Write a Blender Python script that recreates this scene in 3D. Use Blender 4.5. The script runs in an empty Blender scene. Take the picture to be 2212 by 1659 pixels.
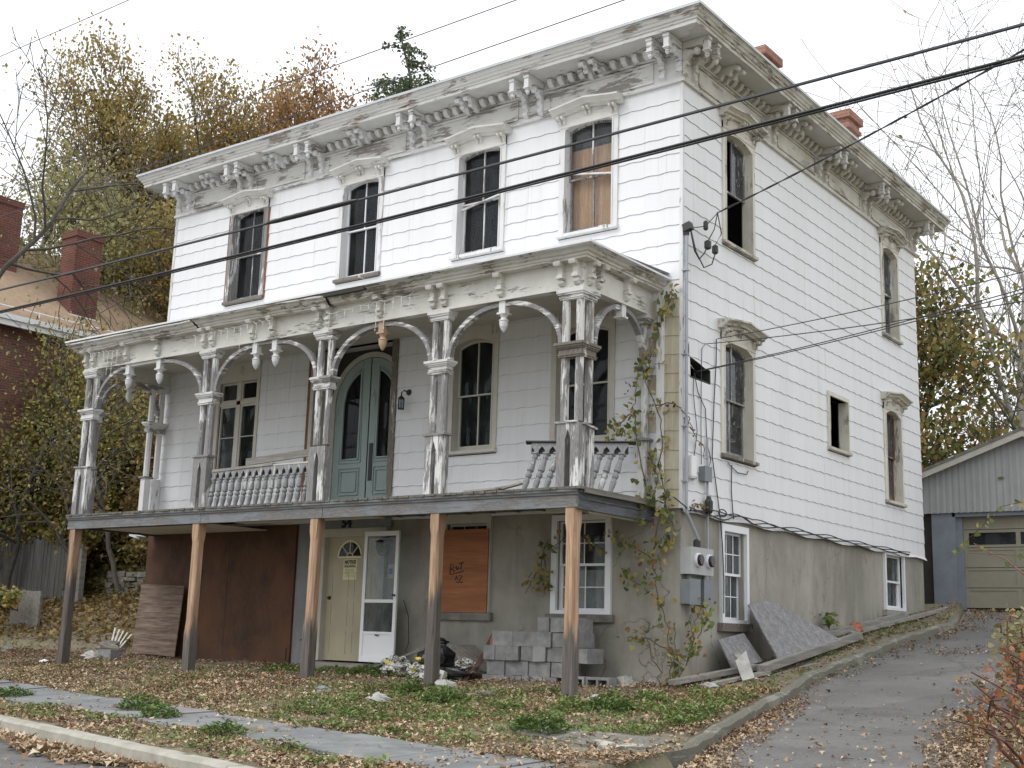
import bpy, math, random
import numpy as np
from mathutils import Vector, Matrix, Euler

R = math.radians
rnd = random.Random(7)
rng = np.random.RandomState(7)
scene = bpy.context.scene
COL = scene.collection

# ---------------------------------------------------------------- camera
cam_d = bpy.data.cameras.new('camera')
cam = bpy.data.objects.new('camera', cam_d); COL.objects.link(cam)
CAM = Vector((8.1295, -14.6739, -1.7532))
cr = Vector((0.80252, 0.59590, 0.02934)); cu = Vector((0.09575, -0.17718, 0.97951)); cf = Vector((-0.58889, 0.78327, 0.19925))
cam.matrix_world = Matrix(((cr.x, cu.x, -cf.x, CAM.x), (cr.y, cu.y, -cf.y, CAM.y), (cr.z, cu.z, -cf.z, CAM.z), (0, 0, 0, 1)))
cam_d.sensor_width = 36; cam_d.lens = 2682.2/2212*36
cam_d.clip_start = 0.1; cam_d.clip_end = 2000
scene.camera = cam

# ---------------------------------------------------------------- world and sun (overcast)
w = bpy.data.worlds.new('World'); scene.world = w; w.use_nodes = True
nt = w.node_tree; nt.nodes.clear()
wo = nt.nodes.new('ShaderNodeOutputWorld'); bg = nt.nodes.new('ShaderNodeBackground')
sky = nt.nodes.new('ShaderNodeTexSky'); sky.sky_type = 'NISHITA'; sky.sun_disc = False
SUN_EL, SUN_AZ = 50, 208
sky.sun_elevation = R(SUN_EL); sky.sun_rotation = R(SUN_AZ)
tc = nt.nodes.new('ShaderNodeTexCoord'); nz = nt.nodes.new('ShaderNodeTexNoise')
nz.inputs['Scale'].default_value = 1.6; nz.inputs['Detail'].default_value = 4
cr_ = nt.nodes.new('ShaderNodeValToRGB')
cr_.color_ramp.elements[0].position = .3; cr_.color_ramp.elements[0].color = (11.1, 11.4, 11.9, 1)
cr_.color_ramp.elements[1].position = .7; cr_.color_ramp.elements[1].color = (12.3, 12.6, 13.0, 1)
mx = nt.nodes.new('ShaderNodeMix'); mx.data_type = 'RGBA'; mx.inputs[0].default_value = .95
L = nt.links.new
L(tc.outputs['Generated'], nz.inputs['Vector']); L(nz.outputs['Fac'], cr_.inputs[0])
sx_ = nt.nodes.new('ShaderNodeSeparateXYZ'); L(tc.outputs['Generated'], sx_.inputs[0])
mr_ = nt.nodes.new('ShaderNodeMapRange'); mr_.inputs[1].default_value = 0; mr_.inputs[2].default_value = 1; mr_.inputs[3].default_value = .84; mr_.inputs[4].default_value = 1.45
L(sx_.outputs[2], mr_.inputs[0]); vm_ = nt.nodes.new('ShaderNodeVectorMath'); vm_.operation = 'SCALE'     # overcast sky: about twice as bright overhead as at the horizon
L(cr_.outputs[0], vm_.inputs[0]); L(mr_.outputs[0], vm_.inputs['Scale'])
L(sky.outputs[0], mx.inputs[6]); L(vm_.outputs[0], mx.inputs[7]); L(mx.outputs[2], bg.inputs[0])
bg.inputs[1].default_value = 0.104
L(bg.outputs[0], wo.inputs[0])
sd = bpy.data.lights.new('sun', 'SUN'); sd.energy = 1.5; sd.angle = R(25); sd.color = (1, .985, .965)
so = bpy.data.objects.new('sun', sd); COL.objects.link(so)
az = R(SUN_AZ); sdir = Vector((math.sin(az)*math.cos(R(SUN_EL)), math.cos(az)*math.cos(R(SUN_EL)), math.sin(R(SUN_EL))))
so.rotation_euler = sdir.to_track_quat('Z', 'Y').to_euler(); so.location = (0, -20, 30)
scene.view_settings.view_transform = 'Standard'; scene.view_settings.look = 'None'
scene.view_settings.exposure = 0; scene.view_settings.gamma = 1; scene.view_settings.use_curve_mapping = False

# ---------------------------------------------------------------- helpers
def I(p): return p
W, D, H = 11.28, 9.69, 6.14
EXP = 0.267
def F(p): return (p[0], -p[1], p[2])            # front wall: along, outwards, up
def S(p): return (p[1], p[0], p[2])             # side wall
def LW(p): return (-W-p[1], p[0], p[2])         # far side wall
FLIP = {F: True, S: True, LW: False, I: False}

class MB:
    def __init__(s, xf=I): s.v = []; s.f = []; s.m = []; s.xf = xf; s.flip = FLIP.get(xf, False)
    def add(s, vs, fs, m=0):
        b = len(s.v); s.v += [s.xf(tuple(p)) for p in vs]
        for f in fs:
            f = [b+i for i in f]
            if s.flip: f.reverse()
            s.f.append(f); s.m.append(m)
    def box(s, a, b, m=0, rot=None, c=None, jit=0):
        x0, y0, z0 = a; x1, y1, z1 = b
        vs = [(x0,y0,z0),(x1,y0,z0),(x1,y1,z0),(x0,y1,z0),(x0,y0,z1),(x1,y0,z1),(x1,y1,z1),(x0,y1,z1)]
        if jit: vs = [tuple(k+rnd.uniform(-jit, jit) for k in p) for p in vs]
        if rot is not None:
            cc = Vector(c if c else [(a[i]+b[i])/2 for i in range(3)])
            vs = [tuple(rot @ (Vector(p)-cc) + cc) for p in vs]
        s.add(vs, [(0,3,2,1),(4,5,6,7),(0,1,5,4),(1,2,6,5),(2,3,7,6),(3,0,4,7)], m)
    def tube(s, pts, r, n=6, m=0, cap=True):
        pts = [Vector(p) for p in pts]
        if not hasattr(r, '__len__'): r = [r]*len(pts)
        vs = []; N = len(pts)
        for i, p in enumerate(pts):
            t = (pts[min(i+1, N-1)]-pts[max(i-1, 0)])
            t = t.normalized() if t.length > 1e-9 else Vector((0, 0, 1))
            ref = Vector((0, 0, 1)) if abs(t.z) < .9 else Vector((1, 0, 0))
            a = t.cross(ref).normalized(); b = t.cross(a)
            for k in range(n):
                g = 2*math.pi*k/n
                vs.append(tuple(p+(a*math.cos(g)+b*math.sin(g))*r[i]))
        fs = [(i*n+k, i*n+(k+1) % n, (i+1)*n+(k+1) % n, (i+1)*n+k) for i in range(N-1) for k in range(n)]
        if cap: fs += [tuple(range(n))[::-1], tuple((N-1)*n+k for k in range(n))]
        s.add(vs, fs, m)
    def lathe(s, prof, c, n=10, m=0, axis='z', ph=0.0):
        vs = []
        for (r, h) in prof:
            for k in range(n):
                g = 2*math.pi*k/n + ph
                x, y = r*math.cos(g), r*math.sin(g)
                if axis == 'z': vs.append((c[0]+x, c[1]+y, c[2]+h))
                elif axis == 'y': vs.append((c[0]+x, c[1]+h, c[2]+y))
                else: vs.append((c[0]+h, c[1]+x, c[2]+y))
        N = len(prof)
        fs = [(i*n+k, i*n+(k+1) % n, (i+1)*n+(k+1) % n, (i+1)*n+k) for i in range(N-1) for k in range(n)]
        fs += [tuple(range(n))[::-1], tuple((N-1)*n+k for k in range(n))]
        s.add(vs, fs, m)
    def prism(s, poly, d0, d1, ax='d', m=0):
        # poly in (u,z) extruded along d (ax d), or (d,z) extruded along u (ax u), or (u,d) along z
        n = len(poly)
        if ax == 'd': vs = [(a, d0, b) for a, b in poly]+[(a, d1, b) for a, b in poly]
        elif ax == 'u': vs = [(d0, a, b) for a, b in poly]+[(d1, a, b) for a, b in poly]
        else: vs = [(a, b, d0) for a, b in poly]+[(a, b, d1) for a, b in poly]
        fs = [tuple(range(n))[::-1], tuple(range(n, 2*n))]
        fs += [(i, (i+1) % n, n+(i+1) % n, n+i) for i in range(n)]
        s.add(vs, fs, m)
    def sweep(s, sec, path, m=0):
        # sec (d,z) section carried along path of (u, dz)
        n = len(sec); vs = []
        for (u, dz) in path: vs += [(u, d, z+dz) for d, z in sec]
        fs = [(i*n+k, i*n+(k+1) % n, (i+1)*n+(k+1) % n, (i+1)*n+k) for i in range(len(path)-1) for k in range(n)]
        fs += [tuple(range(n)), tuple((len(path)-1)*n+k for k in range(n))[::-1]]
        s.add(vs, fs, m)
    def rib(s, pts, wd, th, d, m=0):
        # curved bar in the (u,z) plane: pts centre line, th across, wd along d centred at d
        vs = []; N = len(pts)
        for i, p in enumerate(pts):
            a = pts[max(i-1, 0)]; b = pts[min(i+1, N-1)]
            t = Vector((b[0]-a[0], b[1]-a[1])).normalized(); nn = Vector((-t.y, t.x))*th/2
            vs += [(p[0]+nn.x, d-wd/2, p[1]+nn.y), (p[0]+nn.x, d+wd/2, p[1]+nn.y), (p[0]-nn.x, d+wd/2, p[1]-nn.y), (p[0]-nn.x, d-wd/2, p[1]-nn.y)]
        fs = [(i*4+k, i*4+(k+1) % 4, (i+1)*4+(k+1) % 4, (i+1)*4+k) for i in range(N-1) for k in range(4)]
        fs += [(3, 2, 1, 0), tuple((N-1)*4+k for k in range(4))]
        s.add(vs, fs, m)

def wloc(o):
    l = Vector(o.location); p = o.parent
    while p: l += Vector(p.location); p = p.parent
    return l

def tag(o, label=None, cat=None, group=None, kind=None):
    if label: o['label'] = label
    if cat: o['category'] = cat
    if group: o['group'] = group
    if kind: o['kind'] = kind
    return o

def mesh_of(name, mb, mats, smooth=False, center=True):
    me = bpy.data.meshes.new(name)
    c = Vector((0, 0, 0)); v = mb.v
    if center and v:
        a = np.array(v); lo, hi = a.min(0), a.max(0); cc = (lo+hi)/2; cc[2] = lo[2]
        c = Vector(cc); v = (a-cc).tolist()
    me.from_pydata(v, [], mb.f)
    if not isinstance(mats, (list, tuple)): mats = [mats]
    for q in mats: me.materials.append(q)
    if len(mats) > 1: me.polygons.foreach_set('material_index', mb.m)
    if smooth: me.polygons.foreach_set('use_smooth', [True]*len(me.polygons))
    return me, c

def obj(name, mb, mats, parent=None, smooth=False, **tg):
    me, c = mesh_of(name, mb, mats, smooth)
    o = bpy.data.objects.new(name, me); COL.objects.link(o)
    if parent: o.parent = parent; o.location = c-wloc(parent)
    else: o.location = c
    return tag(o, **tg)

def obj_split(name, mb, mats, parent=None, **tg):
    par = list(range(len(mb.v)))
    def fd(a):
        while par[a] != a: par[a] = par[par[a]]; a = par[a]
        return a
    for f in mb.f:
        for k in f[1:]: par[fd(k)] = fd(f[0])
    comp = {}
    for f, m in zip(mb.f, mb.m): comp.setdefault(fd(f[0]), []).append((f, m))
    out = []
    for fs in comp.values():
        q = MB(); ids = sorted({i for f, _ in fs for i in f}); mp = {a: b for b, a in enumerate(ids)}
        q.v = [mb.v[i] for i in ids]; q.f = [[mp[i] for i in f] for f, _ in fs]; q.m = [m for _, m in fs]
        out.append(obj(name, q, mats, parent, **tg))
    return out

def inst(name, me, loc, parent=None, rz=0.0, rot=None, scale=None):
    o = bpy.data.objects.new(name, me); COL.objects.link(o)
    if parent: o.parent = parent; o.location = Vector(loc)-wloc(parent)
    else: o.location = loc
    o.rotation_euler = rot if rot else (0, 0, rz)
    if scale: o.scale = scale
    return o

def thing(name, loc, label, cat, group=None):
    o = bpy.data.objects.new(name, None); COL.objects.link(o); o.location = loc; o.empty_display_size = .2
    return tag(o, label, cat, group)

def fast(name, verts, faces_flat, nper, mats, parent=None, val=None, mi=None, smooth=False, **tg):
    """big meshes from numpy arrays; val = one random value per vertex"""
    me = bpy.data.meshes.new(name)
    nv = len(verts); nf = len(faces_flat)//nper
    me.vertices.add(nv); me.vertices.foreach_set('co', verts.astype(np.float32).ravel())
    me.loops.add(nf*nper); me.loops.foreach_set('vertex_index', faces_flat.astype(np.int32).ravel())
    me.polygons.add(nf); me.polygons.foreach_set('loop_start', np.arange(0, nf*nper, nper, dtype=np.int32))
    if not isinstance(mats, (list, tuple)): mats = [mats]
    for q in mats: me.materials.append(q)
    if mi is not None: me.polygons.foreach_set('material_index', mi.astype(np.int32))
    if smooth: me.polygons.foreach_set('use_smooth', np.ones(nf, dtype=bool))
    if val is not None:
        a = me.attributes.new('rnd', 'FLOAT', 'POINT'); a.data.foreach_set('value', val.astype(np.float32))
    me.update(calc_edges=True); me.validate()
    o = bpy.data.objects.new(name, me); COL.objects.link(o)
    if parent: o.parent = parent; o.location = -wloc(parent)
    return tag(o, **tg)

def rects_minus(rects, hole):
    hu0, hu1, hz0, hz1 = hole; out = []
    for (a, b, c, d) in rects:
        if hu0 >= b or hu1 <= a or hz0 >= d or hz1 <= c: out.append((a, b, c, d)); continue
        if c < hz0: out.append((a, b, c, hz0))
        if d > hz1: out.append((a, b, hz1, d))
        zz0, zz1 = max(c, hz0), min(d, hz1)
        if a < hu0: out.append((a, hu0, zz0, zz1))
        if b > hu1: out.append((hu1, b, zz0, zz1))
    return [r for r in out if r[1]-r[0] > .004 and r[3]-r[2] > .004]

# ---------------------------------------------------------------- materials
def newmat(name):
    m = bpy.data.materials.new(name); m.use_nodes = True; t = m.node_tree; t.nodes.clear()
    o = t.nodes.new('ShaderNodeOutputMaterial'); b = t.nodes.new('ShaderNodeBsdfPrincipled')
    t.links.new(b.outputs[0], o.inputs[0]); return m, t, b, o
def noise(t, scale=(1, 1, 1), detail=5, rough=.6, dist=0, obj_=False):
    g = t.nodes.new('ShaderNodeTexCoord') if obj_ else t.nodes.new('ShaderNodeNewGeometry')
    mp = t.nodes.new('ShaderNodeMapping'); mp.inputs['Scale'].default_value = scale
    n = t.nodes.new('ShaderNodeTexNoise'); n.inputs['Scale'].default_value = 1; n.inputs['Detail'].default_value = detail
    n.inputs['Roughness'].default_value = rough; n.inputs['Distortion'].default_value = dist
    t.links.new(g.outputs['Object' if obj_ else 'Position'], mp.inputs[0]); t.links.new(mp.outputs[0], n.inputs['Vector'])
    return n.outputs['Fac']
def ramp(t, fac, stops):
    r = t.nodes.new('ShaderNodeValToRGB'); e = r.color_ramp.elements
    while len(e) < len(stops): e.new(.5)
    for q, (p, c) in zip(e, stops):
        q.position = p; q.color = (*c, 1) if len(c) == 3 else c
    t.links.new(fac, r.inputs[0]); return r.outputs[0]
def g(v): return (v, v, v)
def mix(t, fac, a, b, mode='MIX'):
    m = t.nodes.new('ShaderNodeMix'); m.data_type = 'RGBA'; m.blend_type = mode
    for sock, v in ((0, fac), (6, a), (7, b)):
        if hasattr(v, 'links'): t.links.new(v, m.inputs[sock])
        elif sock == 0: m.inputs[0].default_value = v
        else: m.inputs[sock].default_value = (*v, 1)
    return m.outputs[2]
def math_(t, op, a, b):
    m = t.nodes.new('ShaderNodeMath'); m.operation = op
    for i, v in enumerate((a, b)):
        if hasattr(v, 'links'): t.links.new(v, m.inputs[i])
        else: m.inputs[i].default_value = v
    return m.outputs[0]
def bump(t, b, h, strength=.3, dist=.01):
    n = t.nodes.new('ShaderNodeBump'); n.inputs['Strength'].default_value = strength; n.inputs['Distance'].default_value = dist
    t.links.new(h, n.inputs['Height']); t.links.new(n.outputs[0], b.inputs['Normal'])
def orand(t):
    return t.nodes.new('ShaderNodeObjectInfo').outputs['Random']

def m_plain(name, c, rough=.7, var=.15, scale=6, metal=0, bm=.15, ov=.0):
    m, t, b, o = newmat(name)
    f = noise(t, (scale,)*3, 5)
    col = mix(t, ramp(t, f, [(.3, g(0)), (.7, g(1))]), tuple(k*(1-var) for k in c), tuple(min(1, k*(1+var)) for k in c))
    if ov:
        hv = t.nodes.new('ShaderNodeHueSaturation'); t.links.new(col, hv.inputs['Color']); t.links.new(math_(t, 'ADD', math_(t, 'MULTIPLY', orand(t), ov*2), 1-ov), hv.inputs['Value']); col = hv.outputs[0]
        col = mix(t, ramp(t, noise(t, (2.6, 2.6, 2.6), 6, .7), [(.5, g(0)), (.66, g(.6))]), col, tuple(k*.5 for k in c))
    t.links.new(col, b.inputs['Base Color']); b.inputs['Roughness'].default_value = rough; b.inputs['Metallic'].default_value = metal
    if bm: bump(t, b, noise(t, (scale*8,)*3, 4), bm, .004)
    return m

def m_peel(name, amount, grain, paint=(.74, .73, .70), wood=(.22, .205, .19), wood2=(.36, .33, .30), dirt=.35, wood3=None):
    """flaking paint over grey wood; grain = axis of the wood grain"""
    m, t, b, o = newmat(name)
    st = {'x': (4, 22, 34), 'y': (22, 4, 34), 'z': (30, 30, 3.4), 'h': (6, 6, 40)}[grain]
    f1 = noise(t, st, 7, .7, .4); f2 = noise(t, tuple(.13*k+.9 for k in st), 4, .6, .3)
    s_ = math_(t, 'ADD', math_(t, 'MULTIPLY', f1, .45), math_(t, 'MULTIPLY', f2, .55))
    th = .62-.22*amount
    mask = ramp(t, s_, [(th, g(0)), (th+.012, g(1))])
    gr = noise(t, tuple(k*3.0 for k in st), 5, .6)
    wd = mix(t, ramp(t, gr, [(.35, g(0)), (.65, g(1))]), wood, wood2)
    if wood3:
        wd = mix(t, ramp(t, noise(t, (2.1, 2.1, 2.1), 3), [(.5, g(0)), (.6, g(1))]), wd, wood3)
    d1 = noise(t, (2.2, 2.2, 1.6), 6, .65)
    pd = mix(t, ramp(t, d1, [(.38, g(0)), (.75, g(dirt))]), paint, tuple(paint[i]*k for i, k in enumerate((.60, .56, .48))))
    edge = ramp(t, s_, [(th-.03, g(0)), (th-.004, g(.55))])
    pd = mix(t, edge, pd, tuple(k*.55 for k in paint))
    col = mix(t, mask, pd, wd)
    t.links.new(col, b.inputs['Base Color']); b.inputs['Roughness'].default_value = .75
    inv = math_(t, 'SUBTRACT', 1.0, mask)
    bump(t, b, math_(t, 'ADD', inv, math_(t, 'MULTIPLY', gr, .5)), .5, .004)
    return m

def m_siding(name, stain=0.0, c=(.79, .80, .82)):
    m, t, b, o = newmat(name)
    f = noise(t, (5, 5, .35), 6, .65); f2 = noise(t, (.5, .5, .8), 4)
    lo = ramp(t, f, [(.45, g(0)), (.8, g(.32+stain))])
    col = mix(t, lo, c, (.62, .58, .50) if not stain else (.45, .38, .26))
    if stain: col = mix(t, ramp(t, noise(t, (9, 9, 1.2), 5, .7), [(.38, g(.2)), (.62, g(.95))]), col, (.42, .37, .26))
    col = mix(t, ramp(t, f2, [(.35, g(.0)), (.75, g(.22))]), col, (.66, .65, .62))
    dr = noise(t, (14, 14, .5), 3, .5)
    col = mix(t, ramp(t, dr, [(.62, g(0)), (.72, g(.36))]), col, (.50, .45, .36))
    hv = t.nodes.new('ShaderNodeHueSaturation'); t.links.new(col, hv.inputs['Color'])
    v = math_(t, 'ADD', math_(t, 'MULTIPLY', orand(t), .035), .97); t.links.new(v, hv.inputs['Value'])
    t.links.new(hv.outputs[0], b.inputs['Base Color']); b.inputs['Roughness'].default_value = .6
    bump(t, b, noise(t, (60, 60, 1.6), 4, .5), .12, .003)
    return m

def m_wood(name, c1, c2, grain='z', dark=None, zlo=None, zhi=None, knots=False, rough=.8):
    m, t, b, o = newmat(name)
    st = {'x': (2.2, 30, 30), 'y': (30, 2.2, 30), 'z': (34, 34, 1.6)}[grain]
    f = noise(t, st, 7, .65, .6)
    col = mix(t, ramp(t, f, [(.36, g(0)), (.64, g(1))]), c1, c2)
    f3 = noise(t, tuple(k*.35 for k in st), 4, .6, .5)
    col = mix(t, ramp(t, f3, [(.42, g(0)), (.75, g(.6))]), col, tuple(k*.45 for k in c1))
    if dark:
        ge = t.nodes.new('ShaderNodeNewGeometry'); sx = t.nodes.new('ShaderNodeSeparateXYZ'); t.links.new(ge.outputs['Position'], sx.inputs[0])
        mr = t.nodes.new('ShaderNodeMapRange'); mr.inputs[1].default_value = zlo; mr.inputs[2].default_value = zhi
        mr.inputs[3].default_value = .78; mr.inputs[4].default_value = -.12
        t.links.new(math_(t, 'ADD', sx.outputs[2], math_(t, 'MULTIPLY', math_(t, 'SUBTRACT', orand(t), .5), 1.1)), mr.inputs[0])
        q = math_(t, 'ADD', mr.outputs[0], math_(t, 'MULTIPLY', noise(t, (16, 16, 1.1), 5, .6), .75))
        msk = ramp(t, q, [(.60, g(0)), (.74, g(1))])
        dk = mix(t, ramp(t, f, [(.4, g(0)), (.62, g(1))]), tuple(k*.55 for k in dark), dark)
        col = mix(t, msk, col, dk)
    hv = t.nodes.new('ShaderNodeHueSaturation'); t.links.new(col, hv.inputs['Color'])
    t.links.new(math_(t, 'ADD', math_(t, 'MULTIPLY', orand(t), .3), .85), hv.inputs['Value'])
    t.links.new(hv.outputs[0], b.inputs['Base Color']); b.inputs['Roughness'].default_value = rough
    bump(t, b, f, .6, .006)
    return m

def m_glass(name, tint=.9, dirt=.06, refl=1.0, painted_refl=False):
    m, t, b, o = newmat(name); t.nodes.remove(b)
    lw = t.nodes.new('ShaderNodeLayerWeight'); lw.inputs[0].default_value = .5
    frs = math_(t, 'ADD', math_(t, 'MULTIPLY', math_(t, 'POWER', lw.outputs['Facing'], 4.5), .9), .035)
    gl = t.nodes.new('ShaderNodeBsdfGlossy'); gl.inputs['Roughness'].default_value = .03; gl.inputs[0].default_value = g(.9*refl)+(1,)
    tr = t.nodes.new('ShaderNodeBsdfTransparent'); tr.inputs[0].default_value = (tint*.92, tint*.97, tint, 1)
    df = t.nodes.new('ShaderNodeBsdfDiffuse'); df.inputs[0].default_value = (.35, .36, .36, 1)
    m1 = t.nodes.new('ShaderNodeMixShader'); t.links.new(frs, m1.inputs[0]); t.links.new(tr.outputs[0], m1.inputs[1]); t.links.new(gl.outputs[0], m1.inputs[2])
    m2 = t.nodes.new('ShaderNodeMixShader')
    dm = ramp(t, noise(t, (5, 5, 3), 6, .7), [(.4, g(dirt*.3)), (.75, g(dirt*2))])
    if painted_refl: dm = mix(t, ramp(t, noise(t, (9, 9, 6), 6, .75, 1.0), [(.54, g(0)), (.60, g(1))]), dm, (.40, .40, .40))  # pale blotches painted on the pane in place of mottled tree reflections
    t.links.new(dm, m2.inputs[0]); t.links.new(m1.outputs[0], m2.inputs[1]); t.links.new(df.outputs[0], m2.inputs[2])
    t.links.new(m2.outputs[0], o.inputs[0])
    bn = t.nodes.new('ShaderNodeBump'); bn.inputs['Strength'].default_value = .06; bn.inputs['Distance'].default_value = .01
    t.links.new(noise(t, (3, 3, 2), 2), bn.inputs['Height']); t.links.new(bn.outputs[0], gl.inputs['Normal'])
    return m

def cracks(t, sc, wd_, thr=.55):
    ge = t.nodes.new('ShaderNodeNewGeometry'); n = t.nodes.new('ShaderNodeTexNoise'); n.inputs['Scale'].default_value = 2.2; n.inputs['Detail'].default_value = 6
    t.links.new(ge.outputs['Position'], n.inputs['Vector'])
    va = t.nodes.new('ShaderNodeVectorMath'); va.operation = 'MULTIPLY_ADD'; va.inputs[1].default_value = (.8, .8, .8); t.links.new(n.outputs['Color'], va.inputs[0]); t.links.new(ge.outputs['Position'], va.inputs[2])
    mp = t.nodes.new('ShaderNodeMapping'); mp.inputs['Scale'].default_value = sc; t.links.new(va.outputs[0], mp.inputs[0])
    v = t.nodes.new('ShaderNodeTexVoronoi'); v.feature = 'DISTANCE_TO_EDGE'; v.inputs['Scale'].default_value = 1; t.links.new(mp.outputs[0], v.inputs['Vector'])
    e = ramp(t, v.outputs['Distance'], [(0, g(1)), (wd_*1.6, g(0))])
    k = ramp(t, noise(t, (.7, .7, .7), 3), [(thr-.05, g(0)), (thr+.05, g(.8))])
    return math_(t, 'MULTIPLY', e, k)

def m_stucco(name, c=(.38, .36, .31), c2=(.235, .225, .19)):
    m, t, b, o = newmat(name)
    f = noise(t, (.9, .9, .7), 6, .6, .3); f2 = noise(t, (3.5, 3.5, 1.2), 6, .7)
    col = mix(t, ramp(t, f, [(.35, g(0)), (.65, g(1))]), c2, c)
    col = mix(t, ramp(t, f2, [(.5, g(0)), (.72, g(.55))]), col, (.17, .155, .125))
    f4 = noise(t, (2.2, 2.2, .35), 5, .6)
    col = mix(t, ramp(t, f4, [(.52, g(0)), (.7, g(.5))]), col, (.42, .40, .35))
    col = mix(t, ramp(t, noise(t, (28, 28, 28), 4), [(.6, g(0)), (.75, g(.4))]), col, (.5, .47, .42))
    ck = cracks(t, (.9, .9, .7), .006)
    col = mix(t, ck, col, (.07, .065, .055))
    t.links.new(col, b.inputs['Base Color']); b.inputs['Roughness'].default_value = .9
    bump(t, b, math_(t, 'ADD', f2, math_(t, 'MULTIPLY', noise(t, (45, 45, 45), 4), .4)), .45, .012)
    return m

def m_blotch(name, c1, c2):
    m, t, b, o = newmat(name)
    col = mix(t, ramp(t, noise(t, (2.2, 2.2, 1.5), 7, .7, .5), [(.35, g(0)), (.68, g(1))]), c1, c2)
    col = mix(t, ramp(t, noise(t, (1.0, 1.0, .6), 3), [(.5, g(0)), (.75, g(.7))]), col, tuple(k*1.5 for k in c2))
    col = mix(t, ramp(t, noise(t, (40, 40, 9), 5, .7), [(.5, g(0)), (.8, g(.35))]), col, (.16, .11, .08))
    t.links.new(col, b.inputs['Base Color']); b.inputs['Roughness'].default_value = .75
    bump(t, b, noise(t, (30, 30, 6), 5), .25, .004); return m

def m_leaf(name, stops, rough=.65, trans=.35):
    m, t, b, o = newmat(name)
    a = t.nodes.new('ShaderNodeAttribute'); a.attribute_name = 'rnd'
    col = ramp(t, a.outputs['Fac'], stops)
    f = noise(t, (1.2, 1.2, 1.2), 3)
    hv = t.nodes.new('ShaderNodeHueSaturation'); t.links.new(col, hv.inputs['Color'])
    t.links.new(math_(t, 'ADD', math_(t, 'MULTIPLY', f, .9), .55), hv.inputs['Value'])
    t.links.new(hv.outputs[0], b.inputs['Base Color']); b.inputs['Roughness'].default_value = rough
    if trans:
        tl = t.nodes.new('ShaderNodeBsdfTranslucent'); ms = t.nodes.new('ShaderNodeMixShader'); ms.inputs[0].default_value = trans
        t.links.new(hv.outputs[0], tl.inputs[0]); t.links.new(b.outputs[0], ms.inputs[1]); t.links.new(tl.outputs[0], ms.inputs[2]); t.links.new(ms.outputs[0], o.inputs[0])
    return m

def m_brick(name, c1=(.26, .085, .055), c2=(.16, .05, .035), mortar=(.30, .25, .21), scale=1.0, axis='x'):
    m, t, b, o = newmat(name)
    ge = t.nodes.new('ShaderNodeNewGeometry'); sx = t.nodes.new('ShaderNodeSeparateXYZ'); t.links.new(ge.outputs['Position'], sx.inputs[0])
    cb = t.nodes.new('ShaderNodeCombineXYZ')
    t.links.new(math_(t, 'ADD', sx.outputs[0], sx.outputs[1]), cb.inputs[0]); t.links.new(sx.outputs[2], cb.inputs[1])
    br = t.nodes.new('ShaderNodeTexBrick'); br.inputs['Scale'].default_value = scale
    br.inputs['Brick Width'].default_value = .215; br.inputs['Row Height'].default_value = .073; br.inputs['Mortar Size'].default_value = .006
    br.inputs['Color1'].default_value = (*c1, 1); br.inputs['Color2'].default_value = (*c2, 1); br.inputs['Mortar'].default_value = (*mortar, 1)
    t.links.new(cb.outputs[0], br.inputs['Vector'])
    col = mix(t, ramp(t, noise(t, (1.5, 1.5, 1.5), 5), [(.35, g(0)), (.7, g(.55))]), br.outputs[0], tuple(k*.6 for k in c2))
    t.links.new(col, b.inputs['Base Color']); b.inputs['Roughness'].default_value = .9
    return m

def m_ground(name):
    m, t, b, o = newmat(name)
    f = noise(t, (.8, .8, .8), 6, .65); f2 = noise(t, (9, 9, 9), 6, .7)
    col = mix(t, ramp(t, f, [(.4, g(0)), (.6, g(1))]), (.17, .145, .105), (.145, .15, .085))
    col = mix(t, ramp(t, f2, [(.45, g(0)), (.7, g(.8))]), col, (.27, .20, .13))
    t.links.new(col, b.inputs['Base Color']); b.inputs['Roughness'].default_value = 1
    bump(t, b, f2, .8, .03); return m

def m_asphalt(name, c=(.105, .105, .105)):
    m, t, b, o = newmat(name)
    f = noise(t, (.7, .7, .7), 6, .6, .4); f2 = noise(t, (55, 55, 55), 4, .8); f3 = noise(t, (2.5, 2.5, 2.5), 6, .7)
    col = mix(t, ramp(t, f, [(.35, g(0)), (.65, g(1))]), tuple(k*.78 for k in c), tuple(k*1.25 for k in c))
    col = mix(t, ramp(t, f2, [(.45, g(0)), (.75, g(.6))]), col, tuple(k*2.2 for k in c))
    col = mix(t, ramp(t, f3, [(.55, g(0)), (.7, g(.45))]), col, (.055, .052, .048))
    col = mix(t, ramp(t, noise(t, (.35, .35, .35), 2, .4, 1.5), [(.50, g(0)), (.515, g(.35))]), col, tuple(k*.6 for k in c))
    col = mix(t, math_(t, 'MULTIPLY', cracks(t, (.4, .4, .4), .012, .50), .6), col, (.04, .04, .037))
    t.links.new(col, b.inputs['Base Color']); b.inputs['Roughness'].default_value = .85
    bump(t, b, f2, .5, .006); return m

def m_print(name):
    m, t, b, o = newmat(name)
    n1 = noise(t, (9, 9, 14), 4, .7, .8); n2 = noise(t, (16, 16, 22), 5, .7, 1.2)
    col = mix(t, ramp(t, n1, [(.3, g(0)), (.7, g(1))]), (.62, .61, .56), (.40, .39, .36))
    col = mix(t, ramp(t, n2, [(.49, g(0)), (.53, g(1))]), col, (.04, .04, .045))
    col = mix(t, ramp(t, noise(t, (7, 7, 9), 3, .6), [(.62, g(0)), (.66, g(1))]), col, (.50, .42, .06))
    t.links.new(col, b.inputs['Base Color']); b.inputs['Roughness'].default_value = .6
    bump(t, b, n1, .8, .03); return m

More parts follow.
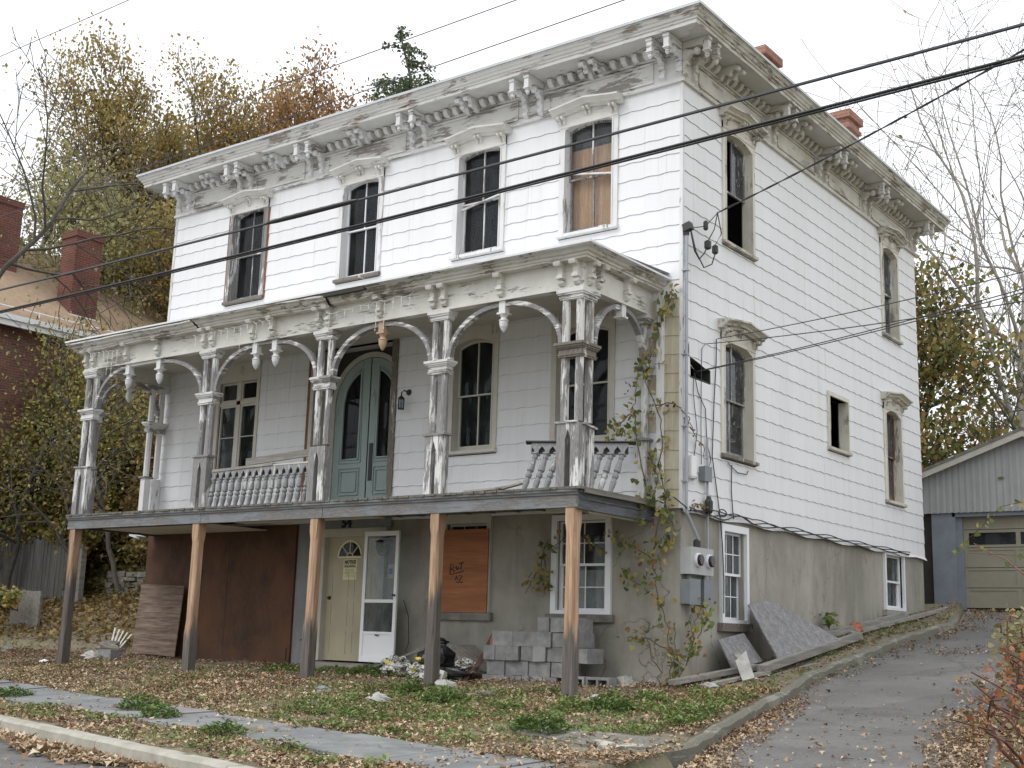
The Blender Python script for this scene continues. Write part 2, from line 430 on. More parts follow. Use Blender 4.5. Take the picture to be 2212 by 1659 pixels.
M = {}
M['siding'] = m_siding('siding'); M['siding_stain'] = m_siding('siding_stained', .3, (.62, .56, .42))
M['edge'] = m_plain('siding_edge_shade_grime', (.26, .25, .24), .9)  # shingle butts: grime plus the shadow line under each course, put into the colour
M['core'] = m_plain('sheathing', (.05, .045, .04), .95)
M['plaster'] = m_plain('plaster', (.10, .095, .09), .95)
for ax in 'xyzh':
    M['trim_'+ax] = m_peel('trim_'+ax, .16, ax, (.74, .745, .75))
    M['peel_'+ax] = m_peel('peel_'+ax, .38, ax, (.70, .70, .69))
    M['heavy_'+ax] = m_peel('heavy_'+ax, .72, ax, (.73, .73, .71), (.17, .165, .165), (.30, .29, .285))
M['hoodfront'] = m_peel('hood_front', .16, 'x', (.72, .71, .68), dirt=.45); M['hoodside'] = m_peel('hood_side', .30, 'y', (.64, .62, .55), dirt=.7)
M['worn_z'] = m_peel('worn_z', 1.0, 'z', (.68, .66, .58), (.10, .085, .07), (.24, .21, .18))
M['rust_z'] = m_peel('rust_z', .95, 'z', (.66, .63, .56), (.16, .075, .045), (.24, .12, .07))
M['rustedge'] = m_plain('bare_red_wood', (.22, .09, .05), .9, .3, 9)
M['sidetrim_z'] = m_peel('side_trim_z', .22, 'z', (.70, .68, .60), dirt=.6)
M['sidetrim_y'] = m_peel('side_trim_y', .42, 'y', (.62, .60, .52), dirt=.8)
M['soffit'] = m_peel('soffit', .12, 'x', (.60, .60, .58), wood=(.20, .12, .08), wood2=(.30, .19, .13), dirt=.5)
M['white'] = m_plain('white_paint', (.78, .79, .80), .5, .04, 3)
M['vinyl'] = m_plain('white_vinyl', (.80, .81, .83), .35, .03, 3)
M['dull_white'] = m_plain('dull_white', (.52, .50, .44), .7, .1, 4)
M['interior_trim'] = m_plain('porch_window_paint', (.56, .54, .47), .6, .08, 4)
M['greypaint_x'] = m_peel('grey_deck_x', .50, 'x', (.215, .228, .24), (.13, .12, .115), (.22, .21, .20), .4)
M['greypaint_y'] = m_peel('grey_deck_y', .6, 'y', (.12, .13, .15), (.05, .05, .05), (.12, .12, .125), .4)
M['deck'] = m_wood('deck_boards', (.13, .12, .105), (.22, .20, .17), 'y')
M['post'] = m_wood('post_wood', (.30, .165, .09), (.56, .40, .27), 'z', (.16, .14, .125), -2.3, -.75)
M['weath_x'] = m_wood('weathered_x', (.20, .185, .165), (.34, .315, .28), 'x')
M['weath_y'] = m_wood('weathered_y', (.20, .185, .165), (.33, .31, .28), 'y')
M['fence'] = m_wood('fence_wood', (.10, .10, .095), (.19, .185, .17), 'z')
M['glass'] = m_glass('glass', .85, .03, .35)
M['glass_side'] = m_glass('glass_side', .85, .05, .8, True)
M['glass_clear'] = m_glass('glass_clear', .95, .10, .5)
M['stucco'] = m_stucco('stucco')
M['stucco_grey'] = m_stucco('stucco_grey', (.27, .28, .285), (.20, .21, .215))
M['concrete'] = m_plain('concrete', (.33, .32, .29), .9, .3, 9, 0, .5)
M['stone'] = m_plain('stone', (.20, .185, .16), .9, .35, 5, 0, .5, .15)
M['rubble'] = m_plain('rubble', (.40, .39, .36), .9, .25, 7, 0, .5)
M['block'] = m_plain('concrete_block', (.24, .24, .238), .9, .28, 7, 0, .6, .14)
M['block_light'] = m_plain('concrete_block_light', (.30, .305, .295), .9, .10, 6, 0, .5)
M['slate'] = m_plain('bluestone', (.20, .207, .205), .75, .22, 3, 0, .3, .10)
M['slate2'] = m_plain('bluestone_brown', (.235, .225, .22), .75, .22, 3, 0, .3)
M['asphalt'] = m_asphalt('asphalt', (.118, .114, .108))
M['ground'] = m_ground('soil')
M['rustboard'] = m_blotch('brown_plywood', (.040, .017, .007), (.105, .042, .015))
M['orangeply'] = m_wood('orange_plywood', (.34, .115, .035), (.44, .165, .055), 'x', rough=.6)
M['inside_ply'] = m_wood('inside_plywood', (.66, .28, .11), (.84, .46, .22), 'z')
M['greyply'] = m_wood('grey_plywood', (.17, .165, .165), (.30, .295, .30), 'x')
M['brownply'] = m_wood('stained_plywood', (.10, .065, .045), (.27, .20, .155), 'x')
M['green'] = m_peel('green_door', .03, 'z', (.34, .42, .405), dirt=.25)
M['cream'] = m_plain('cream_door', (.46, .41, .29), .6, .10, 2)
M['garagedoor'] = m_plain('garage_door_paint', (.31, .29, .22), .6, .08, 2)
M['corrug'] = m_plain('corrugated_paint', (.36, .37, .37), .7, .10, 1.5)
M['greyblockpaint'] = m_plain('grey_block_paint', (.22, .245, .28), .8, .15, 3)
M['black'] = m_plain('black_plastic', (.012, .012, .013), .45, .1)
M['cable'] = m_plain('cable_rubber', (.030, .030, .034), .6, .1)
M['wire'] = m_plain('thin_wire', (.06, .05, .07), .6, .1)
M['metal'] = m_plain('galvanised_conduit', (.36, .38, .42), .45, .1, 5, .3)
M['metergrey'] = m_plain('meter_grey', (.42, .43, .43), .5, .06)
M['boxgrey'] = m_plain('switch_box_grey', (.20, .225, .24), .5, .08)
M['meterglass'] = m_plain('meter_face', (.02, .012, .015), .12, .4)
M['darkmetal'] = m_plain('dark_metal', (.03, .03, .028), .5, .2)
M['brick'] = m_brick('old_brick', (.20, .085, .06), (.13, .055, .04), (.22, .17, .14)); M['brick2'] = m_brick('chimney_brick', (.16, .06, .045), (.11, .04, .03), (.25, .15, .11))
M['brick3'] = m_brick('rooftop_chimney_brick', (.36, .17, .11), (.27, .12, .08), (.40, .30, .24))
M['brickred'] = m_plain('loose_brick', (.34, .12, .06), .9, .2)
M['roofbrown'] = m_plain('tan_shingle_roof', (.30, .215, .14), .9, .15, 5)
M['roofmetal'] = m_plain('roof_edge_metal', (.55, .57, .59), .5, .08)
M['gutter'] = m_plain('white_gutter', (.72, .73, .74), .5, .08)
M['paper'] = m_plain('yellow_paper', (.78, .73, .48), .8, .05)
M['ink'] = m_plain('ink', (.015, .015, .018), .8, .1)
M['added_dark_sheet'] = m_plain('dark_sheet', (.022, .023, .026), .95, .3, 3)  # for dark sheets added behind glass
M['cloth'] = m_plain('curtain_cloth', (.42, .40, .34), .9, .15)
M['litterbag'] = m_print('printed_sack')
M['yellowprint'] = m_plain('yellow_print', (.62, .50, .06), .7, .2)
M['blueprint'] = m_plain('blue_print', (.10, .16, .40), .7, .2)
M['plastic_white'] = m_plain('white_plastic', (.80, .80, .80), .4, .05)
M['bark'] = m_plain('bark', (.085, .075, .062), .95, .3, 8, 0, .6)
M['bark_light'] = m_plain('light_bark', (.27, .25, .22), .95, .3, 8)
M['stem'] = m_plain('vine_stem', (.12, .09, .06), .95, .3, 8)
M['twig'] = m_plain('twig', (.13, .065, .045), .9, .3, 8)
M['lv_yel'] = m_leaf('leaf_olive_yellow', [(0, (.15, .14, .05)), (.35, (.25, .21, .075)), (.7, (.35, .27, .10)), (1, (.42, .31, .13))], trans=.4)
M['lv_org'] = m_leaf('leaf_orange_brown', [(0, (.20, .12, .05)), (.4, (.34, .19, .08)), (.75, (.42, .24, .10)), (1, (.46, .31, .14))], trans=.4)
M['lv_tan'] = m_leaf('leaf_tan_yellow', [(0, (.20, .17, .05)), (.4, (.34, .265, .085)), (.8, (.43, .32, .11)), (1, (.50, .36, .15))], trans=.4)
M['lv_pale'] = m_leaf('leaf_pale_green', [(0, (.24, .25, .11)), (.5, (.36, .35, .16)), (1, (.46, .40, .20))], trans=.45)
M['lv_dark'] = m_leaf('leaf_hemlock', [(0, (.07, .10, .05)), (.6, (.12, .16, .08)), (1, (.20, .22, .11))], trans=.2)
M['lv_brush'] = m_leaf('leaf_brush', [(0, (.10, .13, .03)), (.3, (.19, .20, .05)), (.55, (.30, .27, .075)), (.8, (.38, .30, .09)), (1, (.30, .16, .055))], trans=.3)
M['lv_brown'] = m_leaf('leaf_brush_brown', [(0, (.13, .085, .035)), (.5, (.24, .155, .06)), (1, (.31, .24, .08))], trans=.3)
M['lv_vine'] = m_leaf('leaf_vine', [(0, (.08, .12, .03)), (.35, (.18, .22, .06)), (.7, (.34, .32, .10)), (.9, (.46, .32, .11)), (1, (.26, .11, .05))], trans=.3)
M['lv_right'] = m_leaf('leaf_right_tree', [(0, (.09, .11, .03)), (.5, (.20, .20, .055)), (.8, (.34, .26, .08)), (1, (.36, .19, .06))], trans=.35)
M['lv_red'] = m_leaf('leaf_red', [(0, (.12, .14, .06)), (.35, (.20, .17, .07)), (.5, (.32, .11, .045)), (1, (.42, .15, .06))], trans=.3)
M['litter'] = m_leaf('fallen_leaf', [(0, (.09, .055, .035)), (.2, (.22, .12, .06)), (.42, (.36, .25, .14)), (.65, (.50, .38, .24)), (.88, (.66, .56, .42)), (1, (.52, .46, .18))], trans=.1)
M['weed'] = m_leaf('weed_leaf', [(0, (.075, .135, .03)), (.4, (.14, .215, .055)), (.7, (.23, .27, .09)), (1, (.40, .34, .18))], trans=.25)
M['bulb'] = m_plain('bulb_white', (.75, .74, .70), .4, .05)

# ---------------------------------------------------------------- terrain
def gbase(y):
    y = np.asarray(y, dtype=float)
    a = np.where(y > 0, -2.31+.135*y, np.where(y > -5, -2.31+.08*y, -2.71+.03*(y+5)))
    a = np.where(y > 10.5, -.8925+.04*(y-10.5), a)
    return np.maximum(a, -3.6)
CURB = lambda x: -7.49-.215*(np.clip(x, -60, 60)+1.15)      # back edge of the street curb
LB = [(-12, 2.5), (-8.2, 2.5), (-5.5, 2.8), (-4.6, 2.65), (-4.24, 2.5), (-2.91, 2.15), (-.99, 1.69), (1.42, 1.2), (3.38, 1.13), (5.32, 1.02), (7.79, 1.15), (11.6, .2)]
RB = [(-12, 6.5), (-8.2, 5.7), (-4.3, 5.05), (-1.67, 4.4), (1.5, 3.75), (4.5, 3.5), (6, 3.6), (11.6, 4.2)]
lb = lambda y: np.interp(y, [a for a, b in LB], [b for a, b in LB])
rb = lambda y: np.interp(y, [a for a, b in RB], [b for a, b in RB])
def sm(a, b, x):
    t = np.clip((x-a)/(b-a), 0, 1); return t*t*(3-2*t)
def gz0(x, y):
    x = np.asarray(x, float); y = np.asarray(y, float)
    z = gbase(y)
    bank = sm(-12.3, -14.5, x)*(.19*np.clip(y-.5, 0, 30)+.65*sm(4.1, 4.5, y))
    z = z+np.minimum(bank, 3.0)
    z = z+.5*sm(6.2, 9.5, x)*sm(-11, -6, y)
    return z
def gz(x, y):
    x = np.asarray(x, float); y = np.asarray(y, float)
    z = gz0(x, y)
    n = .014*np.sin(2.1*x+1.3*y)+.012*np.sin(3.7*x-2.9*y+1)+.008*np.sin(7.9*x+5.1*y)
    z = z+n
    onroad = y < CURB(x)-.10
    ondrive = (x > lb(y)-.10) & (x < rb(y)+.1) & (y > -13) & (y < 11.9)
    return np.where(onroad | ondrive, z-.30, z)
def surf(x, y):
    """height of what you would stand on"""
    x = np.asarray(x, float); y = np.asarray(y, float)
    onroad = y < CURB(x)-.21
    ondrive = (x > lb(y)+.02) & (x < rb(y)) & (y > -13) & (y < 11.8)
    return np.where(onroad | ondrive, gz0(x, y)-.125, gz(x, y))

def axis_pts(fine, lo, hi, step, far):
    a = list(np.arange(lo, hi+1e-6, step)); s = step
    b = [lo]
    while b[-1] > -far: s *= 1.28; b.append(b[-1]-s)
    s = step; c = [hi]
    while c[-1] < far: s *= 1.28; c.append(c[-1]+s)
    return np.array(b[1:][::-1]+a+c[1:])
gx = axis_pts(0, -24, 9, .14, 420); gy = axis_pts(0, -10, 14, .14, 420)
X, Y = np.meshgrid(gx, gy); Z = gz(X, Y)
def grid_faces(nx, ny):
    i = np.arange(nx-1); j = np.arange(ny-1); I_, J_ = np.meshgrid(i, j)
    a = (J_*nx+I_).ravel(); return np.stack([a, a+1, a+nx+1, a+nx], 1).ravel()
fast('ground', np.stack([X.ravel(), Y.ravel(), Z.ravel()], 1), grid_faces(len(gx), len(gy)), 4, M['ground'], smooth=True, kind='structure')

# road and driveway sheets
def param_sheet(name, us, vs, fn, mat, **k):
    U, V = np.meshgrid(us, vs); P = fn(U, V)
    return fast(name, np.stack([a.ravel() for a in P], 1), grid_faces(len(us), len(vs)), 4, mat, smooth=True, kind='structure', **k)
xs_r = axis_pts(0, -12, 12, .5, 300)
def roadf(U, V):
    y = CURB(U)-.18-V; return U, y, gz0(U, y)-.13
param_sheet('road', xs_r, np.array([0, .3, .6, 1, 1.5, 2, 3, 4, 6, 8, 10, 13]), roadf, M['asphalt'])
def drvf(U, V):
    l = lb(V)+.0; r = rb(V)+.25
    x = l+(r-l)*U; z = gz0(x, V)-.125+.003*np.sin(2*x+1.3*V)
    edge = np.clip((V+12)/2, 0, 1)
    return x, V, z
param_sheet('driveway', np.linspace(0, 1, 14), np.linspace(-9.2, 11.8, 90), drvf, M['asphalt'])

# driveway kerb
def kerb():
    mb = MB(); ys = np.linspace(-4.75, 8.2, 60); ring = []
    pts = [(lb(y), y) for y in ys]
    pts = [(1.55, -5.3), (1.85, -5.12), (2.2, -4.98), (2.5, -4.72)] + [(float(a), float(b)) for a, b in pts if b > -4.5]
    vs = []; N = len(pts)
    for i, (x, y) in enumerate(pts):
        a = Vector(pts[max(0, i-1)]); b = Vector(pts[min(N-1, i+1)]); t = (b-a).normalized(); n = Vector((t.y, -t.x))
        wob = .012*math.sin(y*9)+.01*math.sin(y*23)
        z = float(gz0(x, y))
        for off, dz in ((.03+wob*.3, -.22), (.02+wob*.3, -.02+wob), (-.02, .015+wob), (-.085, .006+wob*.5), (-.10, -.25)):
            vs.append((x+n.x*off, y+n.y*off, z+dz))
    fs = [(i*5+k, i*5+k+1, (i+1)*5+k+1, (i+1)*5+k) for i in range(N-1) for k in range(4)]
    fs += [(4, 3, 2, 1, 0), tuple((N-1)*5+k for k in range(5))]
    mb.add(vs, fs)
    obj('driveway_kerb', mb, m_peel('kerb_concrete', .70, 'h', (.25, .24, .195), (.12, .115, .09), (.17, .16, .12), .6), kind='structure')
kerb()
# broken concrete pad inside the kerb mouth
mb = MB(); vs = []; 
for (x, y) in ((.35, -4.45), (1.1, -4.75), (1.75, -4.95), (2.25, -4.7), (2.3, -4.25), (1.5, -4.05), (.8, -4.0)):
    vs.append((x, y))
cen = (1.35, -4.45)
def z_at(x, y, d): return float(gz(x, y))+d
n = len(vs)
mb.add([(x, y, z_at(x, y, .02)) for x, y in vs]+[(cen[0], cen[1], z_at(*cen, .045))]+[(x, y, z_at(x, y, -.1)) for x, y in vs],
       [(i, (i+1) % n, n) for i in range(n)]+[(i, n+1+i, n+1+(i+1) % n, (i+1) % n) for i in range(n)])
obj('concrete_pad', mb, m_peel('pad_concrete', .7, 'h', (.50, .48, .42), (.13, .12, .10), (.2, .19, .16), .5), kind='structure')

# street curb of separate stones
curb = bpy.data.objects.new('curb', None); COL.objects.link(curb); curb['kind'] = 'structure'; curb.location = (0, -7.7, -3)
curb_m = m_plain('curb_concrete', (.36, .345, .29), .9, .22, 5, 0, .5)
xx = -30.0; breaks = []
while xx < 2.2:
    Lc = 2.35; x0, x1 = xx, min(xx+Lc, 2.3)
    if abs(x0+1.0) < 1.2: pass
    mb = MB(); secs = np.linspace(x0+.006, x1-.006, 8); vs = []
    for x in secs:
        y = float(CURB(x)); z = float(gz0(x, y))
        q = .004*math.sin(x*7)
        for dy, dz in ((0, -.3), (0, -.01+q), (-.02, .012+q), (-.16, .012+q), (-.19, -.012+q), (-.205, -.3)):
            vs.append((x+dy*.2, y+dy, z+dz))
    fs = [(i*6+k, i*6+k+1, (i+1)*6+k+1, (i+1)*6+k) for i in range(7) for k in range(5)]
    fs += [(5, 4, 3, 2, 1, 0), tuple(42+k for k in range(6))]
    mb.add(vs, fs); obj('curb_stone', mb, curb_m, curb); xx += Lc

# bluestone sidewalk slabs
walk = bpy.data.objects.new('sidewalk', None); COL.objects.link(walk); walk['kind'] = 'structure'; walk.location = (0, -5.5, -3)
def wfar(x): return np.interp(x, [-30, -9.05, -4.21, -.79, .72, 1.71, 3], [-1.1, -4.1, -4.9, -5.55, -5.90, -6.15, -6.4])
def wnear(x): return wfar(x)-1.08
xx = -30.0
while xx < 2.3:
    Ls = rnd.uniform(.85, 1.5); x0, x1 = xx+.008, min(xx+Ls, 2.4)-.008
    tz = rnd.uniform(-.008, .012); sl = rnd.uniform(-.01, .01); dd = rnd.uniform(-.04, .04)
    P = []
    for x, fn in ((x0, wnear), (x1, wnear), (x1, wfar), (x0, wfar)):
        y = float(fn(x))+(dd if fn is wfar else -dd)
        xo = .22*(-1 if fn is wfar else 1)*0
        P.append((x+xo, y, float(gz0(x, y))+.028+tz+sl*(x-x0)))
    mb = MB(); mb.add(P+[(a, b, c-.12) for a, b, c in P], [(0, 1, 2, 3), (0, 4, 5, 1), (1, 5, 6, 2), (2, 6, 7, 3), (3, 7, 4, 0)])
    obj('paving_slab', mb, M['slate'] if rnd.random() < .7 else M['slate2'], walk); xx += Ls

# ================================================================ THE HOUSE
house = thing('wooden_house', (-5.6, 4.8, -2.4), 'abandoned two storey white shingled house with ornate bracketed cornice and arched front porch', 'house')

# windows: (frame, u0, u1, sill z, spring z, arch rise, style)
UPW = [(-9.64, -8.60, 'rusty'), (-6.77, -5.74, 'new'), (-4.18, -3.14, 'plain'), (-2.10, -1.06, 'board')]
openF = []; openS = []     # wall openings (glass holes)
skipF = []; skipS = []     # where shingles stop (casings)

def arc_pts(u0, u1, zs, rise, n=10):
    w2 = (u1-u0)/2; c = (u0+u1)/2
    if rise < .01: return [(u0, zs), (u1, zs)]
    r = (w2*w2+rise*rise)/(2*rise); zc = zs+rise-r
    out = []
    for i in range(n+1):
        u = u0+(u1-u0)*i/n; out.append((u, zc+math.sqrt(max(0, r*r-(u-c)**2))))
    return out

def hood(parent, fr, u0, u1, zb, mt, big=1.0):
    """shallow gabled crown on paired little brackets"""
    c = (u0+u1)/2
    mb = MB(fr)
    sec = [(0, 0), (.09, 0), (.10, .025), (.15, .035), (.16, .06), (.20, .085), (.23, .09), (.23, .115), (0, .14)]
    sec = [(d*big, z) for d, z in sec]
    mb.sweep(sec, [(u0-.09, -.0), (u0+.02, .008), (c, .075), (u1-.02, .008), (u1+.09, -.0)])
    mb.prism([(u0-.0, 0-.16), (u0-.0, .0), (c, .075), (u1+.0, .0), (u1+.0, -.16)], .0, .045, 'd')
    for i in range(len(mb.v)): x, y, z = mb.v[i]; mb.v[i] = (x, y, z+zb)
    o = obj('hood', mb, mt, parent)
    mb = MB(fr)
    for uc, dz in ((u0+.06, 0), (c, .07), (u1-.06, 0)):
        for s in (-.035, .035):
            z = zb+dz
            mb.prism([(.045, z), (.15, z), (.155, z-.03), (.13, z-.05), (.085, z-.045), (.075, z-.09), (.05, z-.12), (.045, z-.12)], uc+s-.016, uc+s+.016, 'u')
    obj_split('hood_bracket', mb, mt, parent)

def window(fr, u0, u1, zs, zt, rise, style='plain', cas=.10, mt=None, hd=True, sillmat=None, glass=None, depth=.09, split=.5, hoodz=None, name='window', head=.11, muntin=True, sashmat=None, proud=.032):
    mt = mt or M['trim_z']; sash_m = sashmat or mt; glass = glass or M['glass']
    a, b = u0+cas, u1-cas
    z0 = zs+.10
    (openF if fr is F else openS).append((a-.002, b+.002, z0-.02, zt+rise))
    ztop = zt+rise+head
    (skipF if fr is F else skipS).append((u0, u1, zs, ztop+(.0)))
    mb = MB(fr)
    mb.box((u0, -.02, zs+.03), (a, proud, zt)); mb.box((b, -.02, zs+.03), (u1, proud, zt))
    # raised inner bead
    mb.box((a-.018, proud, zs+.03), (a+.0, proud+.012, zt)); mb.box((b-.0, proud, zs+.03), (b+.018, proud+.012, zt))
    arc = arc_pts(a, b, zt, rise)
    # head board with arched underside
    n = len(arc)
    poly = [(u0, ztop), (u0, zt)]+arc+[(u1, zt), (u1, ztop)]
    vs = []
    for d in (-.02, proud+.004): 
        vs += [(u, d, z) for u, z in arc]+[(u, d, ztop) for u, z in arc]
    fs = []
    for i in range(n-1):
        fs += [(2*n+i, 2*n+i+1, 3*n+i+1, 3*n+i), (i+1, i, n+i, n+i+1), (i, i+1, 2*n+i+1, 2*n+i)]
    mb.add(vs, fs)
    mb.box((u0, -.02, zt), (a, proud+.004, ztop)); mb.box((b, -.02, zt), (u1, proud+.004, ztop))
    # reveals
    mb.box((a-.012, -.14, z0-.02), (a+.002, -.02, zt+rise*.2)); mb.box((b-.002, -.14, z0-.02), (b+.012, -.02, zt+rise*.2))
    vs = []
    for d in (-.14, -.02): vs += [(u, d, z) for u, z in arc]+[(u, d, z+.012) for u, z in arc]
    fs = []
    for i in range(n-1): fs += [(i, i+1, 2*n+i+1, 2*n+i)]
    mb.add(vs, fs)
    wnd = obj(name, mb, mt, house)
    mb = MB(fr); mb.prism([(-.15, z0-.0), (.03, z0-.02), (.075, z0-.03), (.075, z0-.075), (.02, z0-.085), (-.15, z0-.085)], u0-.015, u1+.015, 'u')
    obj('sill', mb, sillmat or mt, wnd)
    if hd: hood(wnd, fr, u0, u1, hoodz or ztop-.0, M['hoodside'] if fr is S else M['hoodfront'])
    # sashes
    zm = z0+(zt+rise-z0)*split; st = .042; um = (a+b)/2; st = .030
    def sash(zl, zh, d, top):
        mb = MB(fr)
        zz = zt if top else zh
        mb.box((a, d-.035, zl), (a+st, d, zz)); mb.box((b-st, d-.035, zl), (b, d, zz))
        mb.box((a+st, d-.034, zl), (b-st, d-.001, zl+(st*.8 if top else .07)))
        if top and rise > .01:
            n = len(arc); vs = []
            for dd in (d-.034, d-.001): vs += [(u, dd, z) for u, z in arc]+[(u, dd, z-st*1.05) for u, z in arc]
            mb.add(vs, [q for i in range(n-1) for q in ((2*n+i+1, 2*n+i, 3*n+i, 3*n+i+1), (i, i+1, n+i+1, n+i), (n+i, n+i+1, 3*n+i+1, 3*n+i))])
            mb.box((um-.011, d-.03, zl+.02), (um+.011, d-.004, zt+rise-.02)) if muntin else None
        else:
            mb.box((a+st, d-.034, zh-st*.8), (b-st, d-.001, zh))
            if muntin: mb.box((um-.011, d-.03, zl+.02), (um+.011, d-.004, zh-.01))
        obj('sash', mb, sash_m, wnd)
        for (p, q) in (((a+st*.7, um-.009), (um+.009, b-st*.7)) if muntin else ((a+st*.7, b-st*.7),)):
            mb = MB(fr)
            if top and rise > .01:
                ap = [(u, z-.02) for u, z in arc_pts(a, b, zt, rise, 20) if p-1e-6 <= u <= q+1e-6]
                poly = [(p, zl+.02), (q, zl+.02)]+[(q, np.interp(q, [k[0] for k in arc], [k[1] for k in arc])-.02)]+ap[::-1]+[(p, np.interp(p, [k[0] for k in arc], [k[1] for k in arc])-.02)]
                mb.prism([(float(x), float(z)) for x, z in poly], d-.020, d-.016, 'd')
            else: mb.prism([(p, zl+.03), (q, zl+.03), (q, zh-.01), (p, zh-.01)], d-.020, d-.016, 'd')
            if style == 'open' and ((not top) or p == a+st*.7): continue
            obj('pane', mb, glass, wnd)
    if style != 'board_' and name == 'window' and glass is not M['glass_clear']:
        mb = MB(fr); nb = 12; vs = [(a-.10+(b-a+.2)*i/nb, -.34-depth-.03*math.sin(i*2.1), z) for z in (z0-.1, zt+rise+.1) for i in range(nb+1)]
        mb.add(vs, [(i, i+1, nb+2+i, nb+1+i) for i in range(nb)]); obj('added_dark_sheet', mb, M['added_dark_sheet'], wnd)  # dark cloth added behind the glass to block see-through light and darken panes
    sash(zm-.02, zt+rise, -depth+.0, True)
    if style != 'open': sash(z0-.0, zm+.012, -depth-.04, False)
    return wnd, (a, b, z0, zm, zt+rise)

wd = {}
for i, (u0, u1, sty) in enumerate(UPW):
    kw = dict(mt=M['trim_z'], sashmat=M['peel_z'])
    if sty == 'rusty': kw = dict(mt=M['heavy_z'], sashmat=M['heavy_z'], sillmat=M['worn_z'])
    if sty == 'new': kw = dict(mt=M['trim_z'], sashmat=M['white'], sillmat=M['worn_z'])
    if sty == 'board': kw = dict(mt=M['trim_z'], sashmat=M['heavy_z'], glass=M['glass_clear'])
    wnd, q = window(F, u0, u1, 4.10, 5.84, .085, 'plain', hoodz=6.03, head=.10, split=.5, **kw)
    wd[i] = (wnd, q)
    if sty == 'rusty':
        mb = MB(F)
        for a, b in ((u0-.035, u0+.005), (u1-.005, u1+.035)): mb.box((a, -.0, 4.13), (b, .022, 5.85))
        obj_split('bare_edge_board', mb, M['rustedge'], wnd)
    if sty == 'board':
        mb = MB(F); mb.box((q[0]-.05, -.22, q[2]-.05), (q[1]+.05, -.20, q[4]-.36)); obj('plywood_board', mb, M['inside_ply'], wnd)
    if sty in ('board', 'plain'):
        s = -1 if sty == 'board' else 1
        zc = q[3]+(.02 if sty == 'board' else -.03)
        mb = MB(F); mb.prism([(q[0]+.01, zc-.07*s-.012), (q[1]-.01, zc+.07*s-.012), (q[1]-.01, zc+.07*s+.012), (q[0]+.01, zc-.07*s+.012)], -.075, -.045, 'd')
        obj('loose_stick', mb, M['trim_x'], wnd)
# side windows
sm_ = M['sidetrim_z']
w1, q = window(S, 1.19, 2.27, 4.02, 5.76, .095, 'open', mt=sm_, hoodz=6.03, head=.12, glass=M['glass_side'], sashmat=M['heavy_z'], sillmat=M['sidetrim_y'])
w2, q = window(S, 7.72, 8.68, 4.02, 5.76, .095, 'plain', mt=sm_, hoodz=6.03, head=.12, glass=M['glass_side'], sashmat=M['heavy_z'], sillmat=M['sidetrim_y'])
w3, q = window(S, 1.12, 2.22, .82, 2.49, .095, 'plain', mt=sm_, hoodz=2.72, head=.11, glass=M['glass_side'], sashmat=M['heavy_z'], sillmat=M['worn_z'])
w4, q = window(S, 7.63, 8.60, .84, 2.53, .095, 'plain', mt=sm_, hoodz=2.78, head=.11, glass=M['glass_side'], sashmat=M['rust_z'], sillmat=M['sidetrim_y'])
w5, q = window(S, 5.00, 5.93, 1.46, 2.42, .0, 'plain', mt=M['sidetrim_z'], hd=False, head=.07, glass=M['glass_side'], sashmat=M['dull_white'], muntin=False, depth=.28, cas=.06, sillmat=M['sidetrim_y'])
# porch wall windows
w6, q = window(F, -4.12, -3.16, .94, 2.66, .10, 'plain', mt=M['interior_trim'], hd=False, head=.30, glass=M['glass'], sashmat=M['interior_trim'])
w7, q = window(F, -2.17, -1.07, .94, 2.62, .10, 'plain', mt=M['interior_trim'], hd=False, head=.34, glass=M['glass'], sashmat=M['interior_trim'])
for (wn, a, b) in ((w6, -4.12, -3.16), (w7, -2.17, -1.07)):
    mb = MB(F)
    mb.sweep([(0, 3.0), (.06, 2.99), (.09, 3.03), (.11, 3.05), (0, 3.06)], [(a-.05, -.05), ((a+b)/2, 0), (b+.05, -.05)])
    for s in (a+.05, a+.13, b-.13, b-.05): mb.box((s-.015, .036, 2.80), (s+.015, .06, 2.95))
    obj_split('head_moulding', mb, M['interior_trim'], wn)
